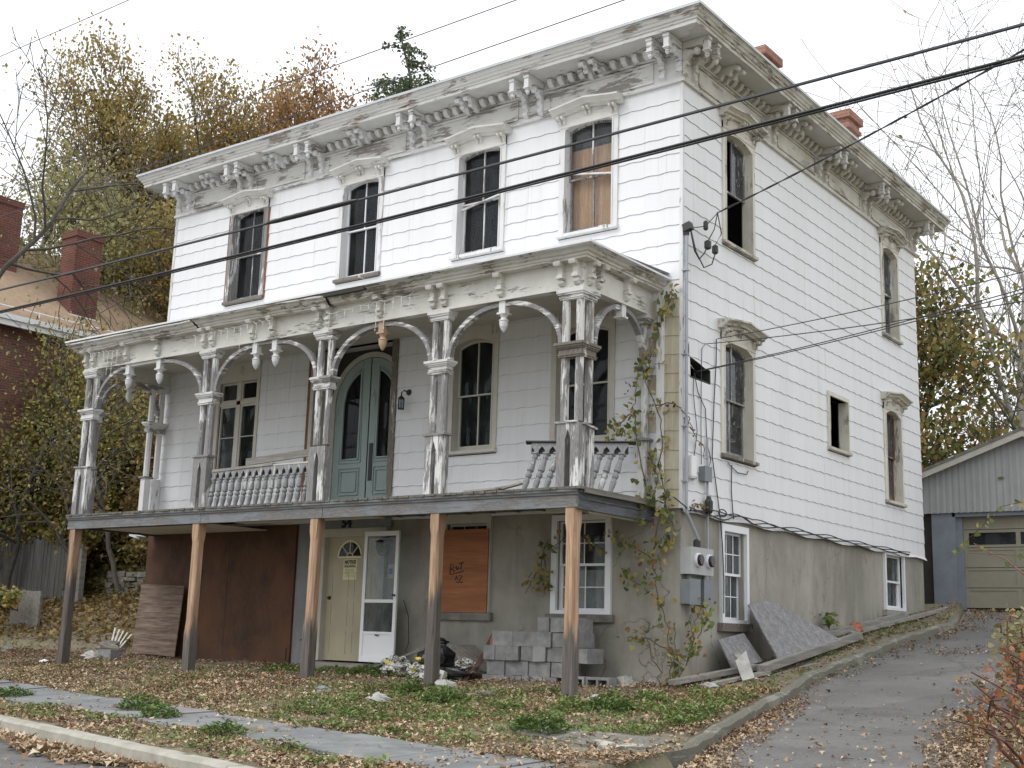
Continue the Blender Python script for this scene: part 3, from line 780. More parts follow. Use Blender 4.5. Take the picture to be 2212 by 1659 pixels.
# transom window with two tall casements
def transom_window():
    u0, u1, zs, zt = -9.66, -8.50, .96, 2.62; a, b = u0+.1, u1-.07
    openF.append((a, b, zs+.04, zt)); skipF.append((u0, u1, zs, 3.05))
    mb = MB(F); mt = M['interior_trim']
    mb.box((u0, -.02, zs), (a, .03, 3.05)); mb.box((b, -.02, zs), (u1, .03, 3.05)); mb.box((a, -.02, zt), (b, .028, 3.05))
    mb.box((a, -.02, zs), (b, .045, zs+.05)); mb.box((a, -.06, 2.20), (b, .0, 2.27)); mb.box(((a+b)/2-.05, -.06, zs+.05), ((a+b)/2+.05, .0, zt))
    mb.box((u0-.03, .0, 2.98), (u1+.03, .09, 3.03))
    o = obj('window', mb, mt, house)
    for j, (p, q) in enumerate(((a, (a+b)/2-.05), ((a+b)/2+.05, b))):
        for (z0, z1) in ((zs+.05, 1.62), (1.62, 2.20), (2.27, zt)):
            m2 = MB(F); k = .035
            m2.box((p, -.055, z0), (p+k, -.02, z1)); m2.box((q-k, -.055, z0), (q, -.02, z1))
            if z0 != 1.62: m2.box((p+k, -.054, z0), (q-k, -.021, z0+k))
            m2.box((p+k, -.054, z1-(k if z1 != 1.62 else .015)), (q-k, -.021, z1))
            obj('sash', m2, mt, o)
            m3 = MB(F); m3.box((p+.02, -.045, z0), (q-.02, -.041, z1)); obj('pane', m3, M['glass_clear'] if j == 0 else M['glass'], o)
    for uc in (-9.0, -8.68):       # cast star ornaments on the head
        m4 = MB(F); n = 8; pl = []
        for i in range(n): rr = .075 if i % 2 == 0 else .03; pl.append((uc+rr*math.cos(i*math.pi/4), 2.83+rr*math.sin(i*math.pi/4)))
        m4.prism(pl, .028, .042, 'd'); obj('star_ornament', m4, M['dull_white'], o)
transom_window()

# ---- recessed double front door with arched leaves
DU0, DU1 = -7.12, -5.34
openF.append((DU0, DU1, .06, 2.98)); skipF.append((-7.25, -5.22, .06, 3.07))
mb = MB(F)
mb.box((DU0, -.02, 2.98), (DU1, .034, 3.07)); obj('door_casing', mb, M['dull_white'], house); mb = MB(F); mb.box((-7.25, -.02, .06), (-7.20, .045, 3.07)); obj('door_casing', mb, M['rustedge'], house); mb = MB(F); mb.box((-7.20, -.02, .06), (DU0, .035, 3.07)); obj('door_casing', mb, M['dull_white'], house)
mb = MB(F); mb.box((DU1, -.02, .06), (-5.22, .036, 3.07)); obj('door_casing', mb, M['worn_z'], house)
mb = MB(F)
for a, b in ((DU0-.02, DU0), (DU1, DU1+.02)): mb.box((a, -.42, .06), (b, -.02, 2.98))
mb.box((DU0, -.42, 2.98), (DU1, -.02, 3.0)); mb.box((DU0, -.44, .03), (DU1, -.02, .06))
obj('door_recess', mb, M['dull_white'], house)
dc = -6.18; hw = .80; zsp = 2.05; ztp = 2.84
def darc(r_in, zs_, n=20): return [(dc-r_in*math.cos(math.pi*i/n), zs_+(r_in*.98)*math.sin(math.pi*i/n)) for i in range(n+1)]
mb = MB(F)      # arched frame and spandrels
oa = darc(hw+.09, zsp); ia = darc(hw, zsp); n = len(oa)
vs = [(u, -.36, z) for u, z in oa]+[(u, -.36, z) for u, z in ia]+[(u, -.42, z) for u, z in oa]+[(u, -.42, z) for u, z in ia]
fs = [q for i in range(n-1) for q in ((i, i+1, n+i+1, n+i), (i+1, i, 2*n+i, 2*n+i+1), (n+i, n+i+1, 3*n+i+1, 3*n+i))]
mb.add(vs, fs)
mb.box((dc-hw-.09, -.42, .06), (dc-hw, -.36, zsp)); mb.box((dc+hw, -.42, .06), (dc+hw+.09, -.36, zsp))
obj('door_arch', mb, M['dull_white'], house)
mb = MB(F)
for i in range(n-1):
    (u, z), (u2, z2) = oa[i], oa[i+1]
    mb.add([(u, -.40, z), (u2, -.40, z2), (u2, -.40, 3.0), (u, -.40, 3.0)], [(0, 1, 2, 3)])
mb.add([(DU0, -.40, .06), (oa[0][0], -.40, .06), (oa[0][0], -.40, 3.0), (DU0, -.40, 3.0)], [(0, 1, 2, 3)])
mb.add([(DU1, -.40, .06), (oa[-1][0], -.40, .06), (oa[-1][0], -.40, 3.0), (DU1, -.40, 3.0)], [(0, 1, 2, 3)])
obj('door_spandrel', mb, M['core'], house)
for sgn in (-1, 1):
    mb = MB(F); u_in = dc+sgn*.012; u_out = dc+sgn*(hw-.01)
    arc = [(dc+sgn*(.012+(hw-.022)*i/10), zsp+.98*math.sqrt(max(0, (hw-.01)**2-(.012+(hw-.022)*i/10)**2))) for i in range(11)]
    # glazed arch hole in each leaf
    gi, go = dc+sgn*.20, dc+sgn*.60
    def topin(u, ins): t = abs(u-dc); return zsp+.98*math.sqrt(max(0, (hw-ins)**2-t**2))-0
    us = [gi+(go-gi)*i/8 for i in range(9)]
    hol = [(u, topin(u, .20)) for u in us]
    zb = 1.10
    # left and right stiles and rails as strips
    def strip(ua, ub, z0f, z1f, k=4):
        P = [ua+(ub-ua)*i/k for i in range(k+1)]
        vs = [(u, -.38, z0f(u)) for u in P]+[(u, -.38, z1f(u)) for u in P]
        mb.add(vs, [(i, i+1, k+2+i, k+1+i) for i in range(k)])
    zt_ = lambda u: topin(u, .012); z_ = lambda c: (lambda u: c)
    strip(u_in, gi, z_(.08), zt_); strip(go, u_out, z_(.08), zt_, 6)
    strip(gi, go, z_(.08), z_(zb)); strip(gi, go, lambda u: topin(u, .20), zt_, 8)
    leaf = obj('door_leaf', mb, M['green'], house)
    mb = MB(F)     # mouldings
    mb.rib([(gi, zb)]+hol+[(go, zb), (gi, zb)], .03, .03, -.37)
    mb.rib([(gi-sgn*.05, zb-.06)]+[(u, z+.05) for u, z in hol]+[(go+sgn*.05, zb-.06), (gi-sgn*.05, zb-.06)], .02, .014, -.372)
    for (z0, z1) in ((.50, .95), (.14, .42)):
        p, q_ = gi-sgn*.03, go+sgn*.03
        for k in (0, .055): mb.rib([(p+sgn*k, z0+k), (q_-sgn*k, z0+k), (q_-sgn*k, z1-k), (p+sgn*k, z1-k), (p+sgn*k, z0+k)], .025, .018, -.372)
    obj('moulding', mb, M['green'], leaf)
    mb = MB(F); mb.prism([(gi, zb)]+hol+[(go, zb)], -.400, -.396, 'd'); obj('pane', mb, M['glass'], leaf)
mb = MB(F); mb.box((dc+.05, -.378, .72), (dc+.13, -.366, 1.35)); obj('push_plate', mb, M['black'], house)

# ---- basement level of the front
boF = [(-6.66, -5.40, -2.24, -.20), (-4.06, -3.28, -1.42, -.09), (-2.0, -1.18, -1.40, -.12)]
boS = [(1.12, 1.88, -1.46, -.12), (7.56, 8.46, -1.06, -.05)]
def wall(fr, u0, u1, z0, z1, holes, d0, d1, mat, name):
    rs = [(u0, u1, z0, z1)]
    for h in holes: rs = rects_minus(rs, h)
    mb = MB(fr)
    for (a, b, c, d) in rs: mb.box((a, d0, c), (b, d1, d))
    return obj(name, mb, mat, house)
openS.append((.22, .82, 1.86, 2.10)); skipS.append((.22, .82, 1.83, 2.12)); skipS.append((.02, .19, 2.12, 2.32))
wall(F, -W, 0, .0, 6.75, openF, -.16, -.004, M['core'], 'wall')
wall(S, .16, D, .0, 6.75, openS, -.16, -.004, M['core'], 'wall')
mb = MB(); mb.box((-W-.0, .16, .0), (-W+.16, D, 6.75)); mb.box((-W+.16, D-.16, 0), (-.16, D, 6.75)); obj('wall', mb, M['siding'], house)
mb = MB(); 
for z in (-.02, 3.12, 6.62): mb.box((-W+.17, .17, z), (-.17, D-.17, z+.05))
mb.box((-W+.17, 1.7, .04), (-2.8, 1.8, 6.6)); mb.box((-W+.17, 3.4, .04), (-.17, 3.5, 6.6)); mb.box((-4.6, .17, .04), (-4.5, 1.7, 6.6)); mb.box((-2.75, .17, .04), (-2.65, 3.4, 6.6)); mb.box((-7.9, .17, .04), (-7.8, 1.7, 6.6)); mb.box((-1.2, 3.6, .04), (-1.1, 9.5, 6.6));  # upright boxes: partitions added to block light through the rooms
obj_split('floor', mb, M['plaster'], house)
wall(F, -W+.0, -7.30, -2.9, .0, [], -.20, -.03, M['stucco'], 'foundation')
wall(F, -7.30, -6.66, -2.9, .0, [], -.20, -.022, M['stucco_grey'], 'foundation')
wall(F, -6.66, -.03, -2.9, .0, boF, -.20, -.03, M['stucco'], 'foundation')
wall(S, .20, D, -2.9, .0, boS, -.20, -.03, M['stucco'], 'foundation')
mb = MB(); mb.box((-W, .2, -2.9), (-W+.2, D, 0)); mb.box((-W+.2, D-.2, -2.9), (-.2, D, 0)); mb.box((-W+.3, .22, -2.5), (-.25, D-.3, -2.45)); mb.box((-W+.3, 3, -2.45), (-.25, 3.1, -.05))
obj('foundation', mb, M['stucco'], house)

# corner boards
mb = MB(); mb.box((-.0, -.016, 0), (.016, .03, 6.14)); mb.box((-.035, -.016, 0), (0, -.0, 6.14)); obj('corner_board', mb, M['trim_z'], house)
mb = MB(); mb.box((-W-.014, -.02, 0), (-W+.045, 0, 6.14)); obj('corner_board', mb, M['peel_z'], house)

# ---- shingles (wavy butt asbestos shingles, each one a piece)
def shingle_mesh(a, b, c, d, fr, wavy, key):
    """rect u a..b, z c..d ; origin-based verts in the wall frame"""
    mb = MB(fr)
    n = max(2, int(round((b-a)/.038)))
    dt, db = .003, .013
    full = EXP
    dtop = dt+(db-dt)*max(0, min(1, 1-(d-key)/full)); dbot = dt+(db-dt)*max(0, min(1, 1-(c-key)/full))
    us = [a+(b-a)*i/n for i in range(n+1)]
    wv = [(.0065*math.sin(2*math.pi*u/.305)-.006 if wavy else 0) for u in us]
    g_ = .0006
    us[0] += g_; us[-1] -= g_
    vs = [(u, dbot, c+q) for u, q in zip(us, wv)]+[(us[0], dtop, d), (us[-1], dtop, d)]
    vs += [(u, 0, c+q) for u, q in zip(us, wv)]
    face = list(range(n+1))+[n+2, n+1]
    fs = [tuple(face)]; m_ = [0]
    k = n+3
    vs += [(us[0], 0, d), (us[-1], 0, d)]
    L_ = k+n+1
    mb.add(vs, [tuple(face), (n+1, n+2, L_+1, L_), (0, n+1, L_, k), (n, k+n, L_+1, n+2)], 0)
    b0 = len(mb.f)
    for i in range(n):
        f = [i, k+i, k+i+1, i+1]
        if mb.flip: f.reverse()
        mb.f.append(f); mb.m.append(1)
    return mb

shingle_cache = {}
def proj_px(p):
    d = Vector(p)-CAM; z = d.dot(cf)
    if z <= 0: return None
    return 512+1241.7*d.dot(cr)/z, 384-1241.7*d.dot(cu)/z, z
cands = []
def lay(fr, u0, u1, zlo, ztop, holes, tagf):
    nrow = int(round((ztop-zlo)/EXP))
    for k in range(nrow):
        z0 = ztop-(nrow-k)*EXP; z1 = z0+EXP
        off = (k % 2)*.305+(.0 if fr is F else .1)
        j = math.floor((u0-off)/.61)
        while off+j*.61 < u1:
            a, b = off+j*.61, off+(j+1)*.61; j += 1
            a2, b2 = max(a, u0), min(b, u1)
            if b2-a2 < .01: continue
            rs = [(a2, b2, z0, z1)]
            for h in holes: rs = rects_minus(rs, h)
            for r in rs:
                c = fr(((r[0]+r[1])/2, 0, (r[2]+r[3])/2)); px = proj_px(c)
                if px is None: continue
                nrm = Vector(fr((0, 1, 0)))-Vector(fr((0, 0, 0))); v = (CAM-Vector(c)); cosv = max(0, v.normalized().dot(nrm))
                area = (r[1]-r[0])*(r[3]-r[2])*cosv/(px[2]**2)
                if fr is F and 3.1 < r[3] < 4.05 and r[0] > -11.4: area *= .3
                cands.append((area, fr, r, z0, abs(r[2]-z0) < 1e-6, (r[1]-r[0] > .605 and abs(r[3]-r[2]-EXP) < 1e-4), tagf))
TOP = 6.14
lay(F, -W+.045, -.02, 0, TOP, skipF+[(-12, 1, -1, 0)], 'f')
lay(S, .03, D, 0, TOP, skipS, 's')
cands.sort(key=lambda q: -q[0])
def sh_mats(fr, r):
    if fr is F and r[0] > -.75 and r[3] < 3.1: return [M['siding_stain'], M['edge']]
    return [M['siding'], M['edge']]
for q in cands[:298]:
    area, fr, r, key, wavy, full, _ = q
    mats = sh_mats(fr, r)
    if full:
        ck = (fr, round((r[0] % .305), 3), mats[0].name)
        if ck not in shingle_cache:
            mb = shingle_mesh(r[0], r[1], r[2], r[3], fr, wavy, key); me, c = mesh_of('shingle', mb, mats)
            shingle_cache[ck] = (me, c, r, key)
        me, c, r0, k0 = shingle_cache[ck]
        dlt = Vector(fr((r[0]-r0[0], 0, r[2]-r0[2])))-Vector(fr((0, 0, 0)))
        o = inst('shingle', me, c+dlt, house)
    else:
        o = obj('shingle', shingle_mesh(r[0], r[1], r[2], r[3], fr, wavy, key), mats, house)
rest = {}
for q in cands[298:]:
    area, fr, r, key, wavy, full, _ = q
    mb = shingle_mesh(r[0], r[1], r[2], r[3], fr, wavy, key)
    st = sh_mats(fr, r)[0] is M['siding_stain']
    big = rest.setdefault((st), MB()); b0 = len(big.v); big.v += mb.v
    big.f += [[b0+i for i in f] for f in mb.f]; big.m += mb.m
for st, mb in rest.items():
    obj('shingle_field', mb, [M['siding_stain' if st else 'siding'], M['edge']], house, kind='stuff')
# flared bottom course and drip strip along the side
mb = MB(S)
for i in range(32):
    u0, u1 = i*D/32, (i+1)*D/32; sg = .02*math.sin(i*1.3); w_ = .02*math.sin((i+1)*1.3)
    mb.add([(u0, .012, .0), (u1, .012, .0), (u1, .05+.01*math.sin(i+1), -.06+w_), (u0, .05+.01*math.sin(i), -.06+sg), (u0, -.03, -.03), (u1, -.03, -.03)], [(0, 3, 2, 1), (3, 4, 5, 2)])
obj('bottom_flashing', mb, M['trim_y'], house)
# torn hole behind the missing shingle
mb = MB(S); mb.add([(.24, -.05, 2.05), (.50, -.03, 1.95), (.70, -.02, 1.86), (.80, -.03, 1.84), (.55, -.06, 1.95), (.30, -.07, 2.09)], [(0, 1, 2, 3, 4, 5)])
obj('torn_sheathing', mb, M['dull_white'], house)
mb = MB(S); mb.add([(.02, .004, 2.33), (.02, .004, 2.12), (.19, .004, 2.12), (.19, .002, 2.32)], [(0, 1, 2, 3)]); obj('tar_paper', mb, M['black'], house)
mb = MB(S); mb.add([(.03, .012, 2.30), (.03, .014, 2.16), (.17, .016, 2.31)], [(0, 1, 2)])
mb.add([(.24, .012, 2.12), (.82, .012, 2.12), (.80, .018, 2.03), (.62, .02, 2.035), (.45, .02, 2.075)], [(0, 4, 3, 2, 1)]); obj('torn_shingle', mb, [M['siding']], house)

# ---- frieze, dentils, brackets, cornice
mb = MB(F); mb.box((-W-.03, 0, 6.14), (.03, .03, 6.73)); mb.box((-W-.045, 0, 6.13), (.045, .05, 6.175)); mb.box((-W-.05, 0, 6.555), (.05, .055, 6.585))
obj('frieze', mb, M['peel_x'], house)
mb = MB(S); mb.box((.0, 0, 6.14), (D+.03, .03, 6.73)); mb.box((.0, 0, 6.13), (D+.045, .05, 6.175)); mb.box((0, 0, 6.555), (D+.05, .055, 6.585))
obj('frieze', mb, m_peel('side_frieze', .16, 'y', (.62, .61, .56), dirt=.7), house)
FP = [-11.03, -9.25, -7.39, -4.96, -2.61, -.16]; SP = [.13, 2.82, 4.92, 6.98, 9.50]
FM = [-10.08, -8.30, -6.2, -3.8, -1.42]; SM = [1.10, 3.55, 5.55, 7.9]
def pendant_mb():
    mb = MB(I); d0 = .035
    # local: u=x, d=y, z ; soffit at 6.71 => z 0
    mb.box((-.05, d0, -.05), (.05, .46, 0)); mb.box((-.042, d0, -.10), (.042, .37, -.05))
    mb.box((-.042, .36, -.20), (.042, .445, -.05)); mb.box((-.052, .35, -.215), (.052, .455, -.195)); mb.box((-.03, .37, -.235), (.03, .435, -.215))
    mb.lathe([(.02, 0), (.036, -.02), (.036, -.04), (.022, -.065), (.006, -.08)][::-1], (0, .402, -.235), 8)
    # horizontal spool and ball between arm and wall leg
    mb.lathe([(.035, 0), (.05, .02), (.05, .06), (.032, .085), (.045, .12), (.06, .15), (.045, .185), (.02, .20)], (0, .09, -.165), 8, axis='y')
    # wall leg with two scrolls
    leg = [(0.03, -.10), (.12, -.13), (.145, -.17), (.14, -.22), (.10, -.25), (.085, -.28), (.105, -.31), (.10, -.35), (.07, -.37), (.06, -.40), (.085, -.43), (.08, -.47), (.045, -.50), (.03, -.53)]
    mb.prism([(y, z) for y, z in leg], -.042, .042, 'u')
    return mb
def scroll_mb():
    mb = MB(I)
    poly = [(.03, 0), (.36, 0), (.385, -.03), (.36, -.065), (.30, -.05), (.27, -.08), (.25, -.12), (.19, -.12), (.16, -.10), (.13, -.14), (.11, -.18), (.03, -.19)]
    mb.prism(poly, -.034, .034, 'u')
    mb.lathe([(.036, -.042), (.036, .042)], (0, .37, -.055), 10, axis='x'); mb.lathe([(.034, -.04), (.034, .04)], (0, .235, -.115), 10, axis='x')
    return mb
def dentil_mb():
    mb = MB(I); pl = [(.03, 0)]+[(.03+.13*math.cos(a), -.015-.11*math.sin(a)) for a in [i*math.pi/2/6 for i in range(7)]]
    mb.prism([(y, z) for y, z in pl], -.042, .042, 'u'); return mb
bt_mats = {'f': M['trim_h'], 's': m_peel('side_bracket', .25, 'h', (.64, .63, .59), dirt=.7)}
def bracket_set(me_f, me_s, fp, sp, name, off):
    for u in fp:
        for s in off: inst(name, me_f, (u+s, 0, 6.71), house, rz=math.pi)
    for u in sp:
        for s in off: inst(name, me_s, (0, u+s, 6.71), house, rz=-math.pi/2)
def mk(fn, nm):
    mb = fn(); a, _ = mesh_of(nm, mb, bt_mats['f'], center=False); b = a.copy(); b.materials[0] = bt_mats['s']; return a, b
pf, ps = mk(pendant_mb, 'pendant_bracket'); bracket_set(pf, ps, FP, SP, 'pendant_bracket', (-.14, .14))
sf, ss = mk(scroll_mb, 'scroll_bracket'); bracket_set(sf, ss, FM, SM, 'scroll_bracket', (-.085, .085))
df_, ds_ = mk(dentil_mb, 'dentil')
def dentils(P, MD, lo, hi):
    out = []; u = lo
    while u < hi:
        if all(abs(u-p) > .21 for p in P): out.append(u)
        u += .19
    return out
for u in dentils(FP, FM, -W+.1, -.05): inst('dentil', df_, (u, 0, 6.71), house, rz=math.pi)
for u in dentils(SP, SM, .1, D-.05): inst('dentil', ds_, (0, u, 6.71), house, rz=-math.pi/2)
def fpanel(fr, a, b, mt):
    mb = MB(fr); z0, z1 = 6.23, 6.52
    mb.rib([(a, z0), (b, z0), (b, z1), (a, z1), (a, z0)], .03, .035, .035)
    obj('frieze_panel', mb, mt, house)
for a, b in zip(FP[:-1], FP[1:]): fpanel(F, a+.30, b-.30, M['peel_x'])
for a, b in zip(SP[:-1], SP[1:]): fpanel(S, a+.30, b-.30, M['sidetrim_y'])
# cornice rings
def ring(name, prof, mats, seg=1, wob=0.0):
    """profile (d,z) run round the four eaves with mitred corners; material 0 front/back, 1 sides"""
    mb = MB(); n = len(prof)
    cs = lambda d: [(-W-d, -d), (d, -d), (d, D+d), (-W-d, D+d)]
    segs = []
    for s in range(4):
        N = 48
        for i in range(N+ (0)):
            segs.append((s, i/N))
    vs = []
    for (s, t) in segs:
        for k, (d, z) in enumerate(prof):
            c = cs(d); a = c[s]; b = c[(s+1) % 4]
            x = a[0]+(b[0]-a[0])*t; y = a[1]+(b[1]-a[1])*t
            q = wob*(math.sin(x*1.7+y*1.1)+.6*math.sin(x*5.1+y*4.3)) if 0 < t < 1 else 0
            vs.append((x, y, z+q))
    T = len(segs)
    for i in range(T):
        s = segs[i][0]
        fs = [(i*n+k, ((i+1) % T)*n+k, ((i+1) % T)*n+k+1, i*n+k+1) for k in range(n-1)]
        b0 = 0
        for f in fs: mb.f.append(list(f)); mb.m.append(0 if s in (0, 2) else 1)
    mb.v = vs
    return obj(name, mb, mats, house)
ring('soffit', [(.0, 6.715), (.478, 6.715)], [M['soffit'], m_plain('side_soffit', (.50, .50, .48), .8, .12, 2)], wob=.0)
ring('cornice', [(.47, 6.714), (.488, 6.712), (.488, 6.765), (.505, 6.775), (.508, 6.80), (.53, 6.815), (.545, 6.85), (.56, 6.862), (.578, 6.90), (.59, 6.905), (.59, 6.925)],
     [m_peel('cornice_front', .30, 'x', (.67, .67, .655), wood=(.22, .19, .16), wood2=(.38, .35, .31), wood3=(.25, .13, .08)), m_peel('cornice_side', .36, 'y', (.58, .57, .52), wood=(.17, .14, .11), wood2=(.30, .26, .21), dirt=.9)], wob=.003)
ring('roof_edge', [(.585, 6.925), (.607, 6.920), (.607, 6.962), (.40, 6.975)], [M['roofmetal'], M['roofmetal']], wob=.002)
mb = MB(); a = .45
mb.add([(-W-a, -a, 6.97), (a, -a, 6.97), (a, D+a, 6.97), (-W-a, D+a, 6.97), (-W/2-1, D/2, 7.25), (-W/2+1, D/2, 7.25)], [(0, 1, 5, 4), (1, 2, 5), (2, 3, 4, 5), (3, 0, 4)])
obj('roof', mb, M['roofmetal'], house)
for (x, y, h) in ((-.75, 3.95, 8.35), (-.75, 7.75, 8.6)):
    mb = MB(); mb.box((x-.3, y-.28, 6.9), (x+.3, y+.28, h-.35)); mb.box((x-.34, y-.32, h-.35), (x+.34, y+.32, h-.27)); mb.box((x-.31, y-.29, h-.27), (x+.31, y+.29, h-.15)); mb.box((x-.37, y-.35, h-.15), (x+.37, y+.35, h))
    obj('chimney', mb, M['brick3'], house)

# ================================================================ PORCH (parts of the house)
PY = -1.72
# deck
mb = MB(); x = -11.17
while x < -.38:
    w_ = .095; mb.box((x, -1.90+rnd.uniform(-.012, .012), .075+rnd.uniform(-.003, .003)), (min(x+w_-.006, -.37), -.02, .105)); x += w_
obj('deck_boards', mb, M['deck'], house, kind='stuff')
# rim fascia in three lengths with mouldings
for a, b in ((-11.15, -7.60), (-7.59, -4.9), (-4.89, -.435)):
    mb = MB(F); sg = rnd.uniform(-.01, .004)
    mb.box((a, 1.79, -.145+sg), (b, 1.842, .045)); mb.sweep([(1.842, .0), (1.86, .01), (1.865, .03), (1.885, .045), (1.885, .073), (1.80, .073)], [(a, 0), (b, 0)])
    mb.box((a, 1.842, -.142+sg), (b, 1.850, -.105+sg))
    obj('deck_fascia', mb, M['greypaint_x'], house)
mb = MB(); mb.box((-.47, -1.842, -.17), (-.43, .0, .05)); mb.box((-.43, -1.83, .03), (-.405, -.02, .07)); mb.box((-.43, -1.80, -.05), (-.415, -.03, -.03))
obj('deck_fascia', mb, M['greypaint_y'], house)
mb = MB(); mb.box((-11.15, -1.79, -.12), (-11.10, 0, .05)); obj('deck_fascia', mb, M['greypaint_y'], house)
mb = MB()
for i in range(24): xx = -10.95+i*.46; mb.box((xx-.02, -1.79, .03), (xx+.02, -.03, .07))
mb.box((-11.1, -.10, .04), (-.47, -.04, .07))
obj_split('joist', mb, M['deck'], house)
mb = MB(); mb.box((-1.2, -1.45, -.17), (-.50, -1.40, -.09)); mb.box((-.55, -1.5, -.19), (-.50, -.15, -.13))
mb.box((-7.3, -1.4, -.105), (-4.3, -1.15, -.09)); mb.box((-10.9, -1.3, -.105), (-7.9, -.15, -.095))
obj_split('porch_soffit_board', mb, M['dull_white'], house)
mb = MB(); mb.box((-11.33, -.42, -.17), (-11.08, -.20, -.125), rot=Euler((0, .25, .2)).to_matrix()); obj('loose_board_end', mb, M['white'], house)

# turned and boxed posts in clusters
def octo(mb, x, y, z0, z1, r=.056): mb.lathe([(r, 0), (r, z1-z0)], (x, y, z0), 8, ph=math.pi/8)
CL = {0: [(-11.10, -.12), (-11.10, -.34)], 1: [(-11.10, PY), (-10.88, PY), (-11.10, PY+.22)], 2: [(-7.89, PY), (-7.68, PY)], 3: [(-5.24, PY), (-5.03, PY)],
      4: [(-2.97, PY), (-2.77, PY)], 5: [(-.755, PY), (-.535, PY), (-.535, PY+.22)], 6: [(-.535, -.10)]}
cm = {0: 'trim_z', 1: 'heavy_z', 2: 'heavy_z', 3: 'heavy_z', 4: 'heavy_z', 5: 'heavy_z', 6: 'peel_z'}
for k, ps in CL.items():
    x0, x1 = min(p[0] for p in ps), max(p[0] for p in ps); y0, y1 = min(p[1] for p in ps), max(p[1] for p in ps)
    mt = M[cm[k]]; mtu = M['peel_z'] if k in (5, 6) else mt
    mb = MB()
    for p in ps: octo(mb, p[0], p[1], .955, 1.82)
    col = obj('porch_column', mb, mt, house)
    mb = MB()
    for p in ps: octo(mb, p[0], p[1], 1.98, 2.60)
    obj('upper_shaft', mb, mtu, col)
    mb = MB()
    def slab(e, z0, z1): 
        if len(ps) == 3:
            xc = ps[0 if k == 1 else 1][0]
            mb.box((x0-e, y0-e, z0), (x1+e, y0+e, z1)); mb.box((xc-e, y0+e, z0), (xc+e, y1+e, z1))
        else: mb.box((x0-e, y0-e, z0), (x1+e, y1+e, z1))
    for e, z0, z1 in ((.068, 1.795, 1.82), (.078, 1.82, 1.835), (.066, 1.835, 1.905), (.085, 1.905, 1.925), (.10, 1.925, 1.95), (.115, 1.95, 1.985)): slab(e, z0, z1)
    obj('impost', mb, M['worn_z'] if k == 5 else M['peel_h'], col)
    mb = MB()
    for e, z0, z1 in ((.062, 2.565, 2.585), (.072, 2.585, 2.625), (.088, 2.625, 2.65), (.10, 2.65, 2.70)): slab(e, z0, z1)
    obj('capital', mb, M['peel_h'], col)
    mb = MB()
    for p in ps:
        # boxed base: corner boards with a pointed slot between
        mb.box((p[0]-.062, p[1]-.062, .105), (p[0]+.062, p[1]+.062, .93))
    if len(ps) > 1 and k in (1, 2, 3, 4, 5):
        for s in (y0-.078,):
            xm = (x0+x1)/2 if k not in (1, 5) else (x0+x1)/2
            mb.prism([(x0-.06, .93), (x0-.06, .105), (xm-.042, .105), (xm-.042, .72), (xm, .85), (xm+.042, .72), (xm+.042, .105), (x1+.06, .105), (x1+.06, .93)], s, s+.016, 'd')
    obj('pedestal', mb, mt, col)
    if k != 3:
        mb = MB(); rt = Euler((rnd.uniform(-.03, .03), rnd.uniform(-.05, .05), 0)).to_matrix()
        e = .095; mb.box((x0-e, y0-e, .93), (x1+e if k != 5 else x1+.02, y0+e, .96), rot=rt); 
        if k == 5: mb.box((x1-.03, y0+.0, .90), (x1+e, y1+e, .925), rot=Euler((-.10, .03, 0)).to_matrix())
        obj('pedestal_cap', mb, M['heavy_h'], col)

# frieze beams
fb = m_peel('porch_frieze', .26, 'x', (.70, .69, .65), wood=(.20, .18, .16), wood2=(.34, .31, .28), dirt=.5)
fby = m_peel('porch_frieze_y', .20, 'y', (.70, .69, .65), wood=(.20, .18, .16), wood2=(.34, .31, .28), dirt=.6)
mb = MB(F); mb.box((-11.18, 1.66, 2.70), (-.455, 1.785, 3.07)); mb.box((-11.19, 1.785, 2.70), (-.45, 1.80, 2.735)); obj('porch_frieze', mb, fb, house)
mb = MB(); mb.box((-.58, -1.66, 2.70), (-.455, -.01, 3.07)); mb.box((-.455, -1.80, 2.70), (-.44, -.01, 2.735)); obj('porch_frieze', mb, fby, house)
mb = MB(); mb.box((-11.18, -1.66, 2.70), (-11.06, -.01, 3.07)); obj('porch_frieze', mb, fby, house)
mb = MB(); mb.box((-11.1, -1.68, 2.96), (-.5, -.02, 2.98)); obj('porch_ceiling', mb, M['dull_white'], house)
# small consoles on the frieze
def console_mb():
    mb = MB(I)
    poly = [(0, .03), (.15, .03), (.165, 0), (.15, -.035), (.105, -.03), (.075, -.06), (.065, -.13), (.085, -.145), (.085, -.185), (.05, -.20), (.05, -.23), (.06, -.25), (.035, -.28), (.0, -.29)]
    mb.prism(poly, -.036, .036, 'u')
    mb.lathe([(.036, -.052), (.036, .052)], (0, .128, -.003), 8, axis='x'); mb.box((-.05, 0, -.19), (.05, .09, -.155)); mb.box((-.045, 0, -.24), (.045, .06, -.22))
    return mb
cmat = m_peel('console', .22, 'h', (.70, .69, .65), dirt=.5); cmb = console_mb()
cme, _ = mesh_of('console', cmb, cmat, center=False)
fx = [-11.12, -10.90, -9.95, -9.10, -7.89, -7.68, -6.72, -6.26, -5.24, -5.03, -3.99, -2.97, -2.77, -1.78, -.78, -.54]
for x in fx: inst('console', cme, (x, -1.785, 3.03), house, rz=math.pi)
for y in (-1.66, -1.45, -.76): inst('console', cme, (-.455, y, 3.03), house, rz=-math.pi/2)
for y in (-1.66, -1.45): inst('console', cme, (-11.18, y, 3.03), house, rz=math.pi/2)
